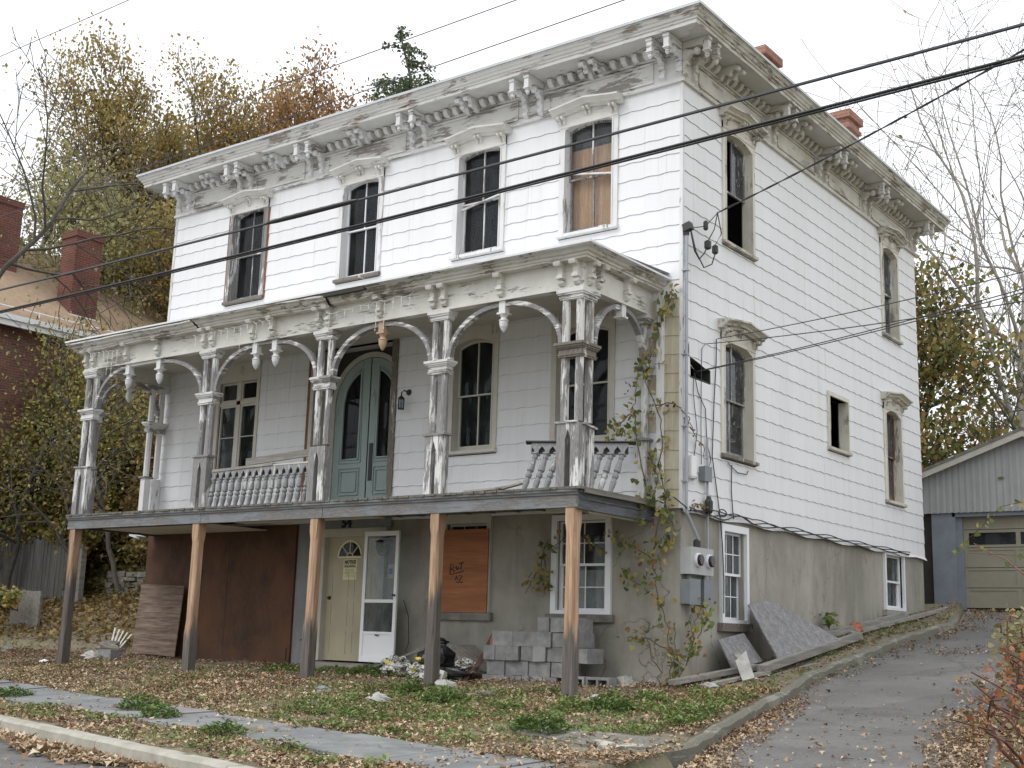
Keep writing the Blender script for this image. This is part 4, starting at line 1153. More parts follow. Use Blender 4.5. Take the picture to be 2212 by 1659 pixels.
# acorn pendants
def acorn(x, y, mt, drop=True):
    mb = MB(); mb.box((x-.052, y-.052, 2.54), (x+.052, y+.052, 2.74))
    mb.box((x-.072, y-.072, 2.515), (x+.072, y+.072, 2.54))
    if drop: mb.lathe([(.004, 2.27), (.03, 2.30), (.055, 2.35), (.062, 2.395), (.060, 2.42), (.068, 2.425), (.068, 2.438), (.045, 2.455), (.04, 2.475), (.058, 2.50), (.06, 2.515)], (x, y, 0), 14)
    obj('acorn_pendant', mb, mt, house)
pm = M['trim_z']
for x in (-9.96, -9.11, -6.70, -6.25, -1.78): acorn(x, PY, pm)
acorn(-3.99, PY, m_plain('bare_pendant', (.50, .36, .24), .8, .15, 8))
acorn(-.52, -.76, pm, False); acorn(-11.12, -.85, pm)
# arched ribs
def qarc(x0, z0, x1, z1, n=12): return [(x0+(x1-x0)*(1-math.cos(math.pi/2*i/n)), z0+(z1-z0)*math.sin(math.pi/2*i/n)) for i in range(n+1)]
rm = M['heavy_h']
for a, b in ((-10.80, -10.00), (-7.61, -6.75), (-4.96, -4.04), (-2.70, -1.83)):
    for (p, q) in ((a, b),):
        mb = MB(F); mb.rib(qarc(p, 2.0, q, 2.655), .085, .06, 1.72); obj('arch_rib', mb, rm, house)
for a, b in ((-7.96, -9.06), (-5.31, -6.20), (-3.04, -3.94), (-.82, -1.73)):
    mb = MB(F); mb.rib(qarc(a, 2.0, b, 2.655), .085, .06, 1.72); obj('arch_rib', mb, rm, house)
mb = MB(F)
mb.box((-9.91, 1.68, 2.655), (-9.16, 1.76, 2.70)); mb.box((-6.65, 1.68, 2.655), (-6.30, 1.76, 2.70)); obj_split('arch_tie', mb, M['peel_x'], house)
for fr, c in ((S, -.52), (S, -11.12)):
    mb = MB(S); mb.rib(qarc(-1.43, 2.0, -.81, 2.65), .085, .06, c); mb.rib(qarc(-.16, 2.0, -.71, 2.65), .085, .06, c); obj_split('arch_rib', mb, rm, house)
# porch cornice with broken joint
def pcorn():
    prof = [(.0, 3.045), (.13, 3.045), (.135, 3.07), (.155, 3.075), (.165, 3.10), (.20, 3.115), (.225, 3.15), (.25, 3.165), (.268, 3.17), (.27, 3.195)]
    n = len(prof)
    cl = lambda d: [(-11.18-d, .0), (-11.18-d, -1.785-d), (-.455+d, -1.785-d), (-.455+d, 0.0)]
    def run(ts, mt, nm, sag):
        mb = MB(); vs = []
        for (s, t) in ts:
            for d, z in prof:
                c = cl(d); a, b = c[s], c[s+1]
                x = a[0]+(b[0]-a[0])*t; y = a[1]+(b[1]-a[1])*t
                vs.append((x, y, z+sag(x)+.004*math.sin(x*3.1)+.003*math.sin(x*9+y*7)))
        N = len(ts)
        mb.add(vs, [(i*n+k, (i+1)*n+k, (i+1)*n+k+1, i*n+k+1) for i in range(N-1) for k in range(n-1)])
        obj(nm, mb, mt, house)
    mt = m_peel('porch_cornice', .32, 'h', (.69, .685, .65), wood=(.19, .165, .13), wood2=(.33, .30, .26), dirt=.7)
    u = lambda x: (x+11.45)/(11.45-.185)
    run([(0, 0), (0, 1)]+[(1, i/40*u(-8.0)) for i in range(1, 41)], mt, 'porch_cornice', lambda x: -.018+.003*(x+9))
    run([(1, u(-7.97)+(u(-4.92)-u(-7.97))*i/16) for i in range(17)], mt, 'porch_cornice', lambda x: -.03*sm(-6.5, -4.9, x))
    run([(1, u(-4.90)+(1-u(-4.90))*i/24) for i in range(25)]+[(2, i/6) for i in range(1, 7)], mt, 'porch_cornice', lambda x: .012)
    mb = MB(); c = cl(.262)
    mb.add([(c[0][0], 0, 3.34), (c[1][0], c[1][1], 3.20), (c[2][0], c[2][1], 3.20), (c[3][0], 0, 3.30)], [(0, 1, 2, 3)])
    mb.add([(c[0][0], 0, 3.16), (c[1][0], c[1][1], 3.16), (c[2][0], c[2][1], 3.16), (c[3][0], 0, 3.16)], [(3, 2, 1, 0)])
    c2 = cl(.285)
    for i in range(3):
        p, q = c2[i], c2[i+1]; e, f = c[i], c[i+1]
        mb.add([(p[0], p[1], 3.192), (q[0], q[1], 3.192), (q[0], q[1], 3.222), (p[0], p[1], 3.222), (f[0], f[1], 3.226), (e[0], e[1], 3.226)], [(0, 1, 2, 3), (3, 2, 4, 5)])
    obj('porch_roof', mb, M['gutter'], house)
pcorn()
mb = MB(F); mb.box((-4.93, 2.00, 3.13), (-4.1, 2.065, 3.19)); obj('roof_gap', mb, M['core'], house)

# balustrades
def baluster_mb(h=.52):
    mb = MB(I); k = h/.52
    mb.lathe([(r_, z*k) for r_, z in ((.022, 0), (.034, .02), (.034, .06), (.042, .11), (.046, .16), (.036, .19), (.03, .20), (.044, .215), (.048, .235), (.044, .26), (.030, .275), (.030, .285), (.050, .30), (.046, .36), (.033, .44), (.028, .455), (.040, .47), (.042, .50), (.034, .52))], (0, 0, 0), 10)
    mb.box((-.045, -.045, h), (.045, .045, h+.02)); return mb
bal_m = m_peel('baluster_paint', .85, 'z', (.52, .52, .51), (.17, .17, .175), (.30, .30, .30), .4)
bme, _ = mesh_of('baluster', baluster_mb(), bal_m, smooth=False, center=False)
RB_S = -1
M['cutout_shade'] = m_plain('shade_backing', (.06, .058, .055), .9, .2)  # dark tone standing for the shade behind the rail cut-outs
def balustrade(P0, P1, T0, T1, n, nm_label=None):
    """P = foot line, T = underside of rail line"""
    b = bpy.data.objects.new('balustrade', None); COL.objects.link(b); b.parent = house; b.location = Vector(((P0[0]+P1[0])/2, (P0[1]+P1[1])/2, P0[2]))-wloc(house)
    P0, P1, T0, T1 = map(Vector, (P0, P1, T0, T1))
    for i in range(n):
        t = (i+.5)/n; a = P0.lerp(P1, t); c = T0.lerp(T1, t); d = c-a
        q = Vector((0, 0, 1)).rotation_difference(d.normalized())
        o = inst('baluster', bme, a, b); o.rotation_euler = q.to_euler(); o.scale = (.92, .92, d.length/.54)
    u = (T1-T0).normalized(); up = (T0-P0).normalized(); nn = u.cross(up).normalized(); up = nn.cross(u)
    Lr = (T1-T0).length
    # rail board with pointed cut-outs
    mb = MB(); pitch = Lr/n
    poly = []
    for i in range(n+1):
        c = i*pitch; 
        poly += [(max(0, c-.045), 0), (max(0, c-.04), .05), (c if 0 < i < n else c, .105), (min(Lr, c+.04), .05), (min(Lr, c+.045), 0)]
    poly = [(min(Lr, max(0, a)), z) for a, z in poly]
    pts = [T0+u*a+up*z for a, z in poly]; top = [T0+u*a+up*.155 for a, z in poly]
    m_ = len(pts)
    for s in (-.014, .014):
        mb.add([tuple(p+nn*s) for p in pts]+[tuple(p+nn*s) for p in top], [(i, i+1, m_+i+1, m_+i) for i in range(m_-1)])
    mb.add([tuple(p-nn*.014) for p in pts]+[tuple(p+nn*.014) for p in pts], [(i+1, i, m_+i, m_+i+1) for i in range(m_-1)])
    obj('rail_board', mb, bal_m, b)
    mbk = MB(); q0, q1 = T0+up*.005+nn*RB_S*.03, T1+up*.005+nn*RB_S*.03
    mbk.add([tuple(q0), tuple(q1), tuple(q1+up*.12), tuple(q0+up*.12)], [(0, 1, 2, 3)]); obj('rail_shade_sheet', mbk, M['cutout_shade'], b)  # flat dark sheet added behind the cut-outs in place of their shade
    return b, u, up, nn, T0, T1
b, u, up, nn, T0, T1 = balustrade((-7.62, -1.74, .11), (-5.34, -1.74, .11), (-7.575, -1.71, .57), (-5.295, -1.71, .56), 15)
def beam(p, q, hw_, hh, up_=Vector((0, 0, 1))):
    p, q = Vector(p), Vector(q); t = (q-p).normalized(); s = t.cross(up_).normalized(); v = s.cross(t)
    mb = MB(); vs = [tuple(e+s*a*hw_+v*c*hh) for e in (p, q) for a, c in ((-1, -1), (1, -1), (1, 1), (-1, 1))]
    mb.add(vs, [(0, 1, 2, 3), (7, 6, 5, 4), (0, 4, 5, 1), (1, 5, 6, 2), (2, 6, 7, 3), (3, 7, 4, 0)]); return mb
obj('rail_cap', beam((-7.55, -1.66, .70), (-6.15, -1.66, .735), .07, .02), M['weath_x'], b)
obj('rail_cap', beam((-6.15, -1.66, .72), (-5.25, -1.66, .72), .06, .012), M['dull_white'], b)
tag(obj('fallen_board', beam((-6.95, -1.55, .83), (-5.55, -1.52, .90), .02, .055), M['weath_x']), 'grey weathered board lying on the tilted porch rail left of the green door', 'board')
b, u, up, nn, T0, T1 = balustrade((-1.64, -1.50, .11), (-.50, -.88, .11), (-1.60, -1.26, .67), (-.44, -.66, .67), 9)
obj('rail_cap', beam(T0+up*.165-u*.08, T1+up*.165+u*.1, .045, .008, up), M['darkmetal'], b)
for i, (p, q) in enumerate((((-2.05, -1.80, .12), (-1.62, -1.72, .17)), ((-1.85, -1.70, .13), (-1.35, -1.80, .19)), ((-2.25, -1.84, .12), (-1.70, -1.86, .13)))):
    lbl = ['splintered grey board on the deck edge left of the fallen balusters', 'splintered board end propped highest on the deck edge beside fallen balusters', 'long thin splinter of board lying flat along the deck edge'][i]
    tag(obj('broken_board', beam(p, q, .03, .012), M['weath_x']), lbl, 'board')

# porch support posts
sup_lab = ['leftmost timber post under the porch, orange above and dark at its foot', 'timber post under the porch in front of the brown plywood wall', 'timber post under the porch beside the cream basement door', 'timber post under the porch left of the orange boarded window', 'rightmost timber post under the porch corner in front of the concrete blocks']
for i, x in enumerate((-11.0, -7.71, -5.06, -2.76, -.55)):
    y = -1.765; zb = float(gz(x, y))-.05; mb = MB(); h_ = .075; cfr = .05
    lean = [(-.02, 0), (0, 0), (-.03, .0), (0, 0), (-.01, 0)][i]
    secs = [(zb, 0), (zb+.55+.1*i % .3, 0), (zb+.75+.1*i % .3, 1), (-.45, 1), (-.33, 0), (-.125, 0)]
    vs = []
    for z, ch in secs:
        c = .002 if not ch else .028; t = (z-zb)/(-.12-zb); ox = lean[0]*(1-t)
        for (a, b_) in ((-h_+c, -h_), (h_-c, -h_), (h_, -h_+c), (h_, h_-c), (h_-c, h_), (-h_+c, h_), (-h_, h_-c), (-h_, -h_+c)): vs.append((x+a+ox, y+b_, z))
    N = len(secs); fs = [(j*8+k, j*8+(k+1) % 8, (j+1)*8+(k+1) % 8, (j+1)*8+k) for j in range(N-1) for k in range(8)]+[tuple(range(8))[::-1], tuple((N-1)*8+k for k in range(8))]
    mb.add(vs, fs); obj('support_post', mb, M['post'], house)

# lights string
def icicles():
    mb = MB(); me2 = MB()
    def seg(x0, x1, z0, z1, drops):
        pts = [(x0+(x1-x0)*i/16, -1.97+.01*math.sin(i), z0+(z1-z0)*i/16-.05*math.sin(math.pi*((i*drops/16) % 1))) for i in range(17)]
        mb.tube(pts, .0045, 4)
        for i in range(drops):
            t = (i+.5)/drops; x = x0+(x1-x0)*t; z = z0+(z1-z0)*t; L_ = rnd.choice((.12, .2, .3, .42))
            mb.tube([(x, -1.97, z-.03), (x+.01, -1.975, z-L_*.5), (x-.005, -1.97, z-L_)], .004, 4)
            k = 0
            while k < L_-.05: me2.lathe([(.002, -.018), (.008, -.008), (.006, .008)], (x+rnd.uniform(-.008, .008), -1.972, z-.08-k), 5); k += .09
    seg(-10.85, -9.95, 2.98, 2.95, 7); seg(-8.0, -6.6, 2.94, 2.99, 9); seg(-6.55, -6.1, 2.99, 2.99, 3); seg(-4.95, -3.2, 2.92, 2.99, 11)
    t = thing('icicle_lights', (-7, -1.97, 2.9), 'white string of icicle lights dangling along the porch frieze', 'string lights')
    obj('cord', mb, M['bulb'], t, kind='stuff'); obj('bulbs', me2, M['bulb'], t, kind='stuff')
icicles()

# wall lantern
t = thing('wall_lantern', (-5.02, -.02, 2.02), 'black metal lantern on the porch wall right of the green door', 'lantern')
mb = MB(F); mb.lathe([(.055, 0), (.05, .02), (.015, .03)], (-4.96, .0, 2.04), 10, axis='y'); mb.tube([(-4.96, .03, 2.04), (-4.98, .10, 2.06), (-5.0, .14, 2.02), (-5.0, .14, 1.96)], .012, 6); obj('bracket', mb, M['darkmetal'], t)
mb = MB(F); mb.lathe([(.018, 1.965), (.05, 1.93), (.055, 1.92), (.052, 1.915)], (-5.0, .14, 0), 8); mb.lathe([(.05, 1.745), (.055, 1.75), (.052, 1.765)], (-5.0, .14, 0), 8)
for k in range(6): a = k*math.pi/3; mb.box((-5.0+.047*math.cos(a)-.004, .14+.047*math.sin(a)-.004, 1.76), (-5.0+.047*math.cos(a)+.004, .14+.047*math.sin(a)+.004, 1.92))
obj('cage', mb, M['darkmetal'], t)
mb = MB(F); mb.lathe([(.043, 1.765), (.043, 1.915)], (-5.0, .14, 0), 8); obj('lamp_glass', mb, M['glass'], t)

# ================================================================ BASEMENT FRONT DETAILS
mb = MB(F); mb.box((-11.30, -.03, -2.40), (-9.0, .012, -.02)); mb.box((-8.99, -.03, -2.36), (-7.33, .015, -.02)); obj('plywood_hoarding', mb, M['rustboard'], house)
mb = MB(F); mb.box((-10.55, .0, -2.42), (-7.4, .03, -2.05)); obj('plywood_hoarding', mb, M['rustboard'], house)
mb = MB(F); mb.box((-11.3, -.05, -2.75), (-6.4, .015, -2.41), jit=.01); obj('footing', mb, M['concrete'], house)
# door with frame
mb = MB(F)
mb.box((-6.80, -.10, -2.22), (-6.64, .03, -.14)); mb.box((-5.42, -.10, -2.22), (-5.30, .03, -.14)); mb.box((-6.84, -.10, -.24), (-5.28, .035, -.12)); mb.box((-6.86, -.02, -.135), (-5.26, .05, -.11))
df = obj('door_frame', mb, M['dull_white'], house)
mb = MB(F); mb.box((-6.90, -.0, -2.30), (-5.25, .16, -2.235)); mb.box((-6.6, .02, -2.42), (-5.35, .10, -2.32)); obj('threshold', mb, M['weath_x'], df)
mb = MB(F); mb.box((-6.64, -.12, -2.21), (-5.42, -.08, -.24)); dr = obj('cream_door', mb, M['cream'], house)
mb = MB(F)
dcx = -5.91
for (a, b) in ((-6.52, -6.16), (-6.02, -5.66)):
    for (c, d) in ((-2.10, -1.75), (-1.66, -1.28), (-1.20, -.82)):
        mb.rib([(a, c), (b, c), (b, d), (a, d), (a, c)], .01, .014, -.079)
obj('door_moulding', mb, M['cream'], dr)
# fan light
cx_, cz_, rr = -6.15, -.565, .26
fa = [(cx_+rr*math.cos(math.pi*i/14), cz_+rr*math.sin(math.pi*i/14)) for i in range(15)]
mb = MB(F); mb.rib([(cx_-rr, cz_)]+fa[::-1]+[(cx_-rr, cz_)], .02, .03, -.075)
for k in (1, 2, 3): a = math.pi*k/4; mb.rib([(cx_+.07*math.cos(a), cz_+.07*math.sin(a)), (cx_+rr*math.cos(a), cz_+rr*math.sin(a))], .012, .012, -.074)
mb.rib([(cx_+.07*math.cos(math.pi*i/8), cz_+.07*math.sin(math.pi*i/8)) for i in range(9)], .012, .012, -.074)
fl = obj('fanlight', mb, M['paper'], dr); mbx = MB(F); mbx.prism(fa, -.0797, -.0792, 'd'); obj('fan_dark_sheet', mbx, M['added_dark_sheet'], dr)  # flat black sheet added over the door so the fan pane looks dark
mb = MB(F); mb.prism(fa, -.0785, -.077, 'd'); obj('pane', mb, M['glass'], dr)
mb = MB(F); mb.lathe([(.03, 0), (.03, .03), (.015, .05)], (-6.56, -.08, -1.22), 8, axis='y'); obj('door_knob', mb, M['darkmetal'], dr)

def text_mesh(name, s, size, mat, parent, loc, rot, ext=.001, bold=.0, sx=1.0):
    cu_ = bpy.data.curves.new(name, 'FONT'); cu_.body = s; cu_.size = size; cu_.extrude = ext; cu_.offset = bold; cu_.align_x = 'CENTER'; cu_.align_y = 'CENTER'; cu_.resolution_u = 2
    o = bpy.data.objects.new(name, cu_); COL.objects.link(o)
    dg = bpy.context.evaluated_depsgraph_get(); me = bpy.data.meshes.new_from_object(o.evaluated_get(dg)); me.name = name
    bpy.data.objects.remove(o); bpy.data.curves.remove(cu_)
    me.materials.clear(); me.materials.append(mat)
    q = bpy.data.objects.new(name, me); COL.objects.link(q)
    q.parent = parent; q.location = Vector(loc)-(wloc(parent) if parent else Vector((0, 0, 0))); q.rotation_euler = rot; q.scale = (sx, 1, 1)
    return q
FR = (math.pi/2, 0, 0)
# notice
t = thing('notice', (-6.135, .075, -.95), 'yellow NOTICE UNLAWFUL paper sheet stuck on the cream basement door', 'notice')
mb = MB(F); mb.box((-6.285, -.079, -.93), (-5.985, -.075, -.60)); obj('sheet', mb, M['paper'], t)
text_mesh('lettering', 'NOTICE', .072, M['ink'], t, (-6.135, .073, -.645), FR, bold=.004, sx=.95)
text_mesh('lettering', 'UNLAWFUL', .055, M['ink'], t, (-6.135, .073, -.715), FR, bold=.001, sx=.88)
mb = MB(F); mb.box((-6.26, -.0735, -.682), (-6.01, -.0725, -.678))
for i, z in enumerate((-.76, -.775, -.795, -.81, -.835, -.855, -.88)): mb.box((-6.25+.01*(i % 3), -.0735, z-.003), (-6.03-.015*(i % 2), -.0725, z))
obj('lettering', mb, M['ink'], t)
# house number on the beam above the door
t54 = text_mesh('house_number', '54', .22, M['black'], house, (-6.15, -.05, -.025), FR, ext=.008, bold=.006)
mb = MB(F); mb.box((-6.9, -.02, -.11), (-5.2, .035, .04)); obj('lintel', mb, M['stucco_grey'], house)
# storm door
t = bpy.data.objects.new('storm_door', None); 
mb = MB(F); d0, d1 = .24, .275; a, b_ = -5.51, -4.79
mb.box((a, d0, -2.20), (a+.06, d1, -.20)); mb.box((b_-.06, d0, -2.20), (b_, d1, -.20)); mb.box((a+.06, d0, -.27), (b_-.06, d1-.001, -.20)); mb.box((a+.06, d0, -2.20), (b_-.06, d1-.001, -2.12))
mb.box((a+.06, d0, -1.30), (b_-.06, d1-.001, -1.25)); mb.box((a+.06, d0, -1.78), (b_-.06, d1-.001, -1.74))
COL.objects.link(t); bpy.data.objects.remove(t)
st_ = obj('storm_door', mb, M['vinyl'], house)
mb = MB(F); mb.box((a+.06, d0+.01, -2.12), (b_-.06, d1-.012, -1.78)); obj('kick_panel', mb, M['vinyl'], st_)
mb = MB(F); mb.box((a+.06, d0+.015, -1.25), (b_-.06, d0+.019, -.27)); obj('pane', mb, M['glass_clear'], st_)
mb = MB(F); mb.box((a+.06, d0+.015, -1.74), (b_-.06, d0+.019, -1.30)); obj('screen', mb, m_glass('screen_mesh', .45, .2, .3), st_)
mb = MB(F); mb.box((b_-.05, d1, -1.20), (b_-.02, d1+.05, -1.17)); mb.box((-5.18, d1, -1.80), (-5.12, d1+.02, -1.78)); obj('latch', mb, M['black'], st_)
# globe lamp and mailbox behind the storm door, doorbell
t = thing('globe_lamp', (-5.0, 0, -.5), 'round dark globe lamp on the basement wall beside the storm door', 'lamp')
mb = MB(F); mb.lathe([(.02, -.16), (.09, -.12), (.13, -.03), (.12, .05), (.06, .12), (.03, .14)], (-5.20, .17, -.42), 12); obj('globe', mb, M['glass_side'], t)
mb = MB(F); mb.lathe([(.05, -.0), (.14, .02), (.06, .07), (.01, .09)], (-5.20, .17, -.38), 12); mb.box((-5.23, .0, -.34), (-5.17, .17, -.30)); obj('cap', mb, M['darkmetal'], t)
t = thing('mailbox', (-5.0, 0, -.9), 'small white mailbox with a printed label under the globe lamp', 'mailbox')
mb = MB(F); mb.box((-5.20, -.03, -.92), (-5.08, .04, -.70)); obj('box', mb, M['dull_white'], t)
mb = MB(F); mb.box((-5.175, .04, -.85), (-5.105, .043, -.76)); obj('label_print', mb, M['blueprint'], t)
mb = MB(F); mb.tube([(-4.86, .02, -1.25), (-4.72, .05, -1.5), (-4.71, .03, -1.9), (-4.76, .04, -2.02), (-4.70, .05, -2.05), (-4.80, .03, -2.12), (-4.84, .04, -2.35)], .006, 5)
tag(obj('hanging_cable', mb, M['black']), 'thin black cable looping down the basement wall right of the storm door', 'cable')

# windows of the basement
def dh_window(fr, u0, u1, z0, z1, grid, name, sill_m, curtain=None, hdz=.1, mt=None, cas=.09):
    mt = mt or M['vinyl']; a, b = u0+cas, u1-cas
    mb = MB(fr); mb.box((u0, -.06, z0), (a, .02, z1)); mb.box((b, -.06, z0), (u1, .02, z1)); mb.box((a, -.06, z1-hdz), (b, .019, z1)); mb.box((a, -.10, z0), (b, .015, z0+.05))
    mb.box((a, -.14, z0), (a+.012, -.06, z1)); mb.box((b-.012, -.14, z0), (b, -.06, z1))
    o = obj(name, mb, mt, house); zm = (z0+z1-.02)/2; zt = z1-hdz
    for top in (True, False):
        lo, hi = (zm-.015, zt) if top else (z0+.05, zm+.02); d = -.07 if top else -.11
        m2 = MB(fr); k = .035
        m2.box((a, d-.03, lo), (a+k, d, hi)); m2.box((b-k, d-.03, lo), (b, d, hi)); m2.box((a+k, d-.029, lo), (b-k, d-.001, lo+k)); m2.box((a+k, d-.029, hi-k), (b-k, d-.001, hi))
        nx, nz_ = grid
        for i in range(1, nx): u = a+k+(b-a-2*k)*i/nx; m2.box((u-.007, d-.022, lo+k), (u+.007, d-.012, hi-k))
        for j in range(1, nz_): z = lo+k+(hi-lo-2*k)*j/nz_; m2.box((a+k, d-.023, z-.007), (b-k, d-.013, z+.007))
        obj('sash', m2, mt, o)
        m3 = MB(fr); m3.box((a+k*.6, d-.028, lo+k*.6), (b-k*.6, d-.025, hi-k*.6)); obj('pane', m3, M['glass_clear'], o)
    if sill_m:
        m4 = MB(fr); m4.box((u0-.07, -.12, z0-.11), (u1+.05, .05, z0-.004), jit=.006); obj('stone_sill', m4, sill_m, o)
    if curtain:
        m5 = MB(fr); n = 24; p0, p1, zz0, zz1 = curtain
        vs = [(p0+(p1-p0)*i/n, -.22-.02*math.sin(i*1.7), z) for z in (zz0, zz1) for i in range(n+1)]
        m5.add(vs, [(i, i+1, n+2+i, n+1+i) for i in range(n)]); obj('curtain', m5, M['cloth'], o)
    return o
bw = dh_window(F, -2.10, -1.10, -1.42, -.03, (2, 2), 'window', M['stone'], (-1.95, -1.35, -1.38, -.80), hdz=.08)
bs = dh_window(S, 1.14, 1.98, -1.48, -.10, (3, 2), 'window', M['worn_z'], (1.2, 1.8, -1.45, -.75), hdz=.10, cas=.07)
bs2 = dh_window(S, 7.50, 8.52, -1.08, -.03, (1, 1), 'window', M['concrete'], None, hdz=.06, cas=.06)
bb = dh_window(F, -4.14, -3.20, -1.42, .04, (3, 2), 'window', M['stone'], None, hdz=.14, mt=M['dull_white'], cas=.08)
mb = MB(F); mb.box((-4.15, .03, -1.42), (-3.22, .048, -.19)); op = obj('orange_board', mb, M['orangeply'], house)
mb = MB(F)
sc = lambda pts: mb.rib([(-3.93+p*.011, -.86+q*.011) for p, q in pts], .004, .014, .051)
for st__ in ([(0, 0), (1, 14), (6, 12), (5, 8), (1, 7), (8, 5), (6, 0), (0, 0)], [(9, 8), (11, 11), (12, 6)], [(13, 6), (15, 10), (15, 7)], [(16, 14), (24, 16)], [(20, 15), (19, 6)], [(9, 1), (24, 4)], [(10, -8), (12, -2), (14, -8)], [(16, -2), (22, -2), (17, -9)], [(12, -11), (23, -11)]): sc(st__)
obj('scrawl', mb, M['ink'], op)

# ================================================================ UTILITIES ON THE SIDE WALL
mb = MB(S); mb.tube([(.02, .06, 3.86), (.02, .06, .02), (.03, .06, -.06), (.28, .10, -.40), (.28, .10, -.50)], .024, 8)
for z in (3.3, 2.1, 1.1, .35): mb.box((-.02, .0, z), (.06, .088, z+.02))
con = obj('conduit', mb, M['metal'], None); tag(con, 'long grey electric conduit running down the side wall beside the front corner', 'conduit')
t = thing('weatherhead', (.06, .02, 3.86), 'dark service entrance head with drooping leads at the top of the conduit', 'weatherhead')
mb = MB(S); mb.lathe([(.035, 0), (.04, .04), (.035, .06)], (.02, .06, 3.82), 8); mb.box((-.03, .02, 3.88), (.07, .14, 3.99), rot=Euler((.3, 0, 0)).to_matrix()); obj('hood_cap', mb, M['darkmetal'], t)
mb = MB(S)
mb.tube([(.05, .10, 3.92), (.10, .14, 3.6), (.20, .16, 3.50), (.32, .18, 3.62), (.38, .18, 3.72)], .010, 5); mb.tube([(.06, .10, 3.92), (.14, .14, 3.6), (.30, .18, 3.40), (.50, .20, 3.50), (.60, .20, 3.68)], .010, 5)
mb.tube([(.06, .10, 3.93), (.22, .14, 3.98), (.33, .2, 4.02), (.68, .20, 4.32)], .007, 5)
for (u, z) in ((.40, 3.76), (.62, 3.76)): mb.tube([(u, .19, z+.05), (u+.10, .24, z+.25), (.68, .20, 4.32)], .008, 5)
obj_split('lead', mb, M['black'], t)
mb = MB(S)
for (u, z, r_) in ((.40, 3.76, .05), (.62, 3.75, .045), (.34, 4.03, .035)): mb.lathe([(.02, -.07), (r_, -.05), (r_, .05), (.02, .07)], (u, .19, z), 6)
obj_split('splice_cover', mb, M['darkmetal'], t)
t = thing('meter_box', (.1, .35, -.9), 'grey double electric meter box with two round meters on the foundation corner', 'meter box')
mb = MB(S); mb.box((.02, -.03, -.87), (.66, .13, -.51)); obj('case', mb, M['metergrey'], t)
for u in (.21, .52):
    m2 = MB(S); m2.lathe([(.095, 0), (.095, .03), (.085, .035)], (u, .13, -.68), 20, axis='y'); ring_ = obj('meter_ring', m2, M['gutter'], t)
    m2 = MB(S); m2.lathe([(.078, .03), (.078, .06), (.06, .07)], (u, .13, -.68), 20, axis='y'); obj('meter_dial', m2, M['meterglass'], ring_)
mb = MB(S); mb.lathe([(.05, -.51), (.05, -.42), (.035, -.40)], (.28, .08, 0), 10); obj('hub', mb, M['darkmetal'], t)
for u0, u1, lab in ((.02, .30, 'left grey switch box hanging below the double electric meter'), (.42, .66, 'right grey switch box half hidden by vine leaves below the electric meter')):
    m2 = MB(S); m2.box((u0, -.03, -1.26), (u1, .11, -.94)); m2.box((u0+.10, .02, -.94), (u0+.14, .06, -.87)); m2.box((u0-.008, .11, -1.27), (u1+.008, .12, -.93)); tag(obj('switch_box', m2, M['boxgrey']), lab, 'switch box')
mb = MB(S); mb.tube([(.66, .04, 1.05), (.64, .05, .0), (.66, .04, -.2), (.66, .04, -.52)], .018, 6); mb.tube([(.70, .05, -.53), (.72, .05, -1.15), (.66, .05, -1.26)], .008, 5)
tag(obj('conduit', mb, M['metal']), 'short grey pipe conduit between the utility boxes and the meter', 'conduit')
mb = MB(S); mb.box((.08, .0, .44), (.22, .11, .72)); mb.box((.09, .01, .42), (.21, .10, .44)); tag(obj('phone_box', mb, M['plastic_white']), 'white telephone junction box on the shingles beside the tall conduit', 'junction box')
mb = MB(S); mb.box((.24, .0, .42), (.31, .06, .68)); tag(obj('phone_box', mb, M['boxgrey']), 'narrow dark junction box directly beside the white telephone box', 'junction box')
mb = MB(S); mb.box((.46, .0, .42), (.66, .10, .62)); mb.box((.455, .10, .415), (.665, .11, .625)); tag(obj('cable_box', mb, M['boxgrey']), 'square grey green cable box below the lower side window', 'junction box')
mb = MB(S); mb.lathe([(.04, -.12), (.06, -.08), (.06, .05), (.04, .08), (.03, .12)], (.62, .08, .10), 8); mb.box((.57, .02, .02), (.67, .1, .05)); tag(obj('cable_canister', mb, M['darkmetal']), 'dark cable splice canister strapped on the pipe above the foundation', 'cable canister')
# cables stapled to the wall
mb = MB(S)
mb.tube([(.96, .03, 2.53), (.95, .03, 2.2), (.88, .03, 1.6), (.82, .03, .8), (.95, .03, .35), (1.05, .03, -.02), (1.10, .04, -.4), (1.16, .03, -.9), (1.13, .04, -1.35)], .008, 5)
mb.tube([(.30, .03, 1.90), (.40, .03, 1.65), (.62, .03, 1.45), (.66, .03, 1.0), (.78, .03, .75), (.62, .04, .50)], .007, 5)
mb.tube([(.65, .03, 2.40), (.52, .03, 2.30), (.50, .03, 1.9), (.49, .03, 1.2), (.50, .03, .65)], .006, 5)
mb.tube([(.28, .03, 1.85), (.27, .03, 1.6), (.38, .03, 1.1), (.28, .03, .68)], .006, 5)
mb.tube([(1.42, .03, .76), (1.40, .03, .4), (1.44, .03, .1), (1.47, .03, -.01)], .008, 5)
mb.tube([(1.3, .03, .77), (1.6, .03, .67), (1.9, .03, .68), (1.95, .03, .74)], .007, 5)
wc_ = thing('wall_cables', (.03, .9, 1.0), 'black cables hanging loose on the side wall between the torn hole and window', 'cable'); obj_split('cable', mb, M['cable'], wc_)
mb = MB(S)
for k in range(3):
    pts = []
    for i in range(60):
        u = .1+i*.145; pts.append((u, .055+.012*k, .0+.035*math.sin(i*.7+k*2)*math.exp(-.02*i)+(.05 if 1.2 < u < 2 else 0)*math.sin((u-1.2)*4)+.02*k-.03))
    mb.tube(pts, .009, 5)
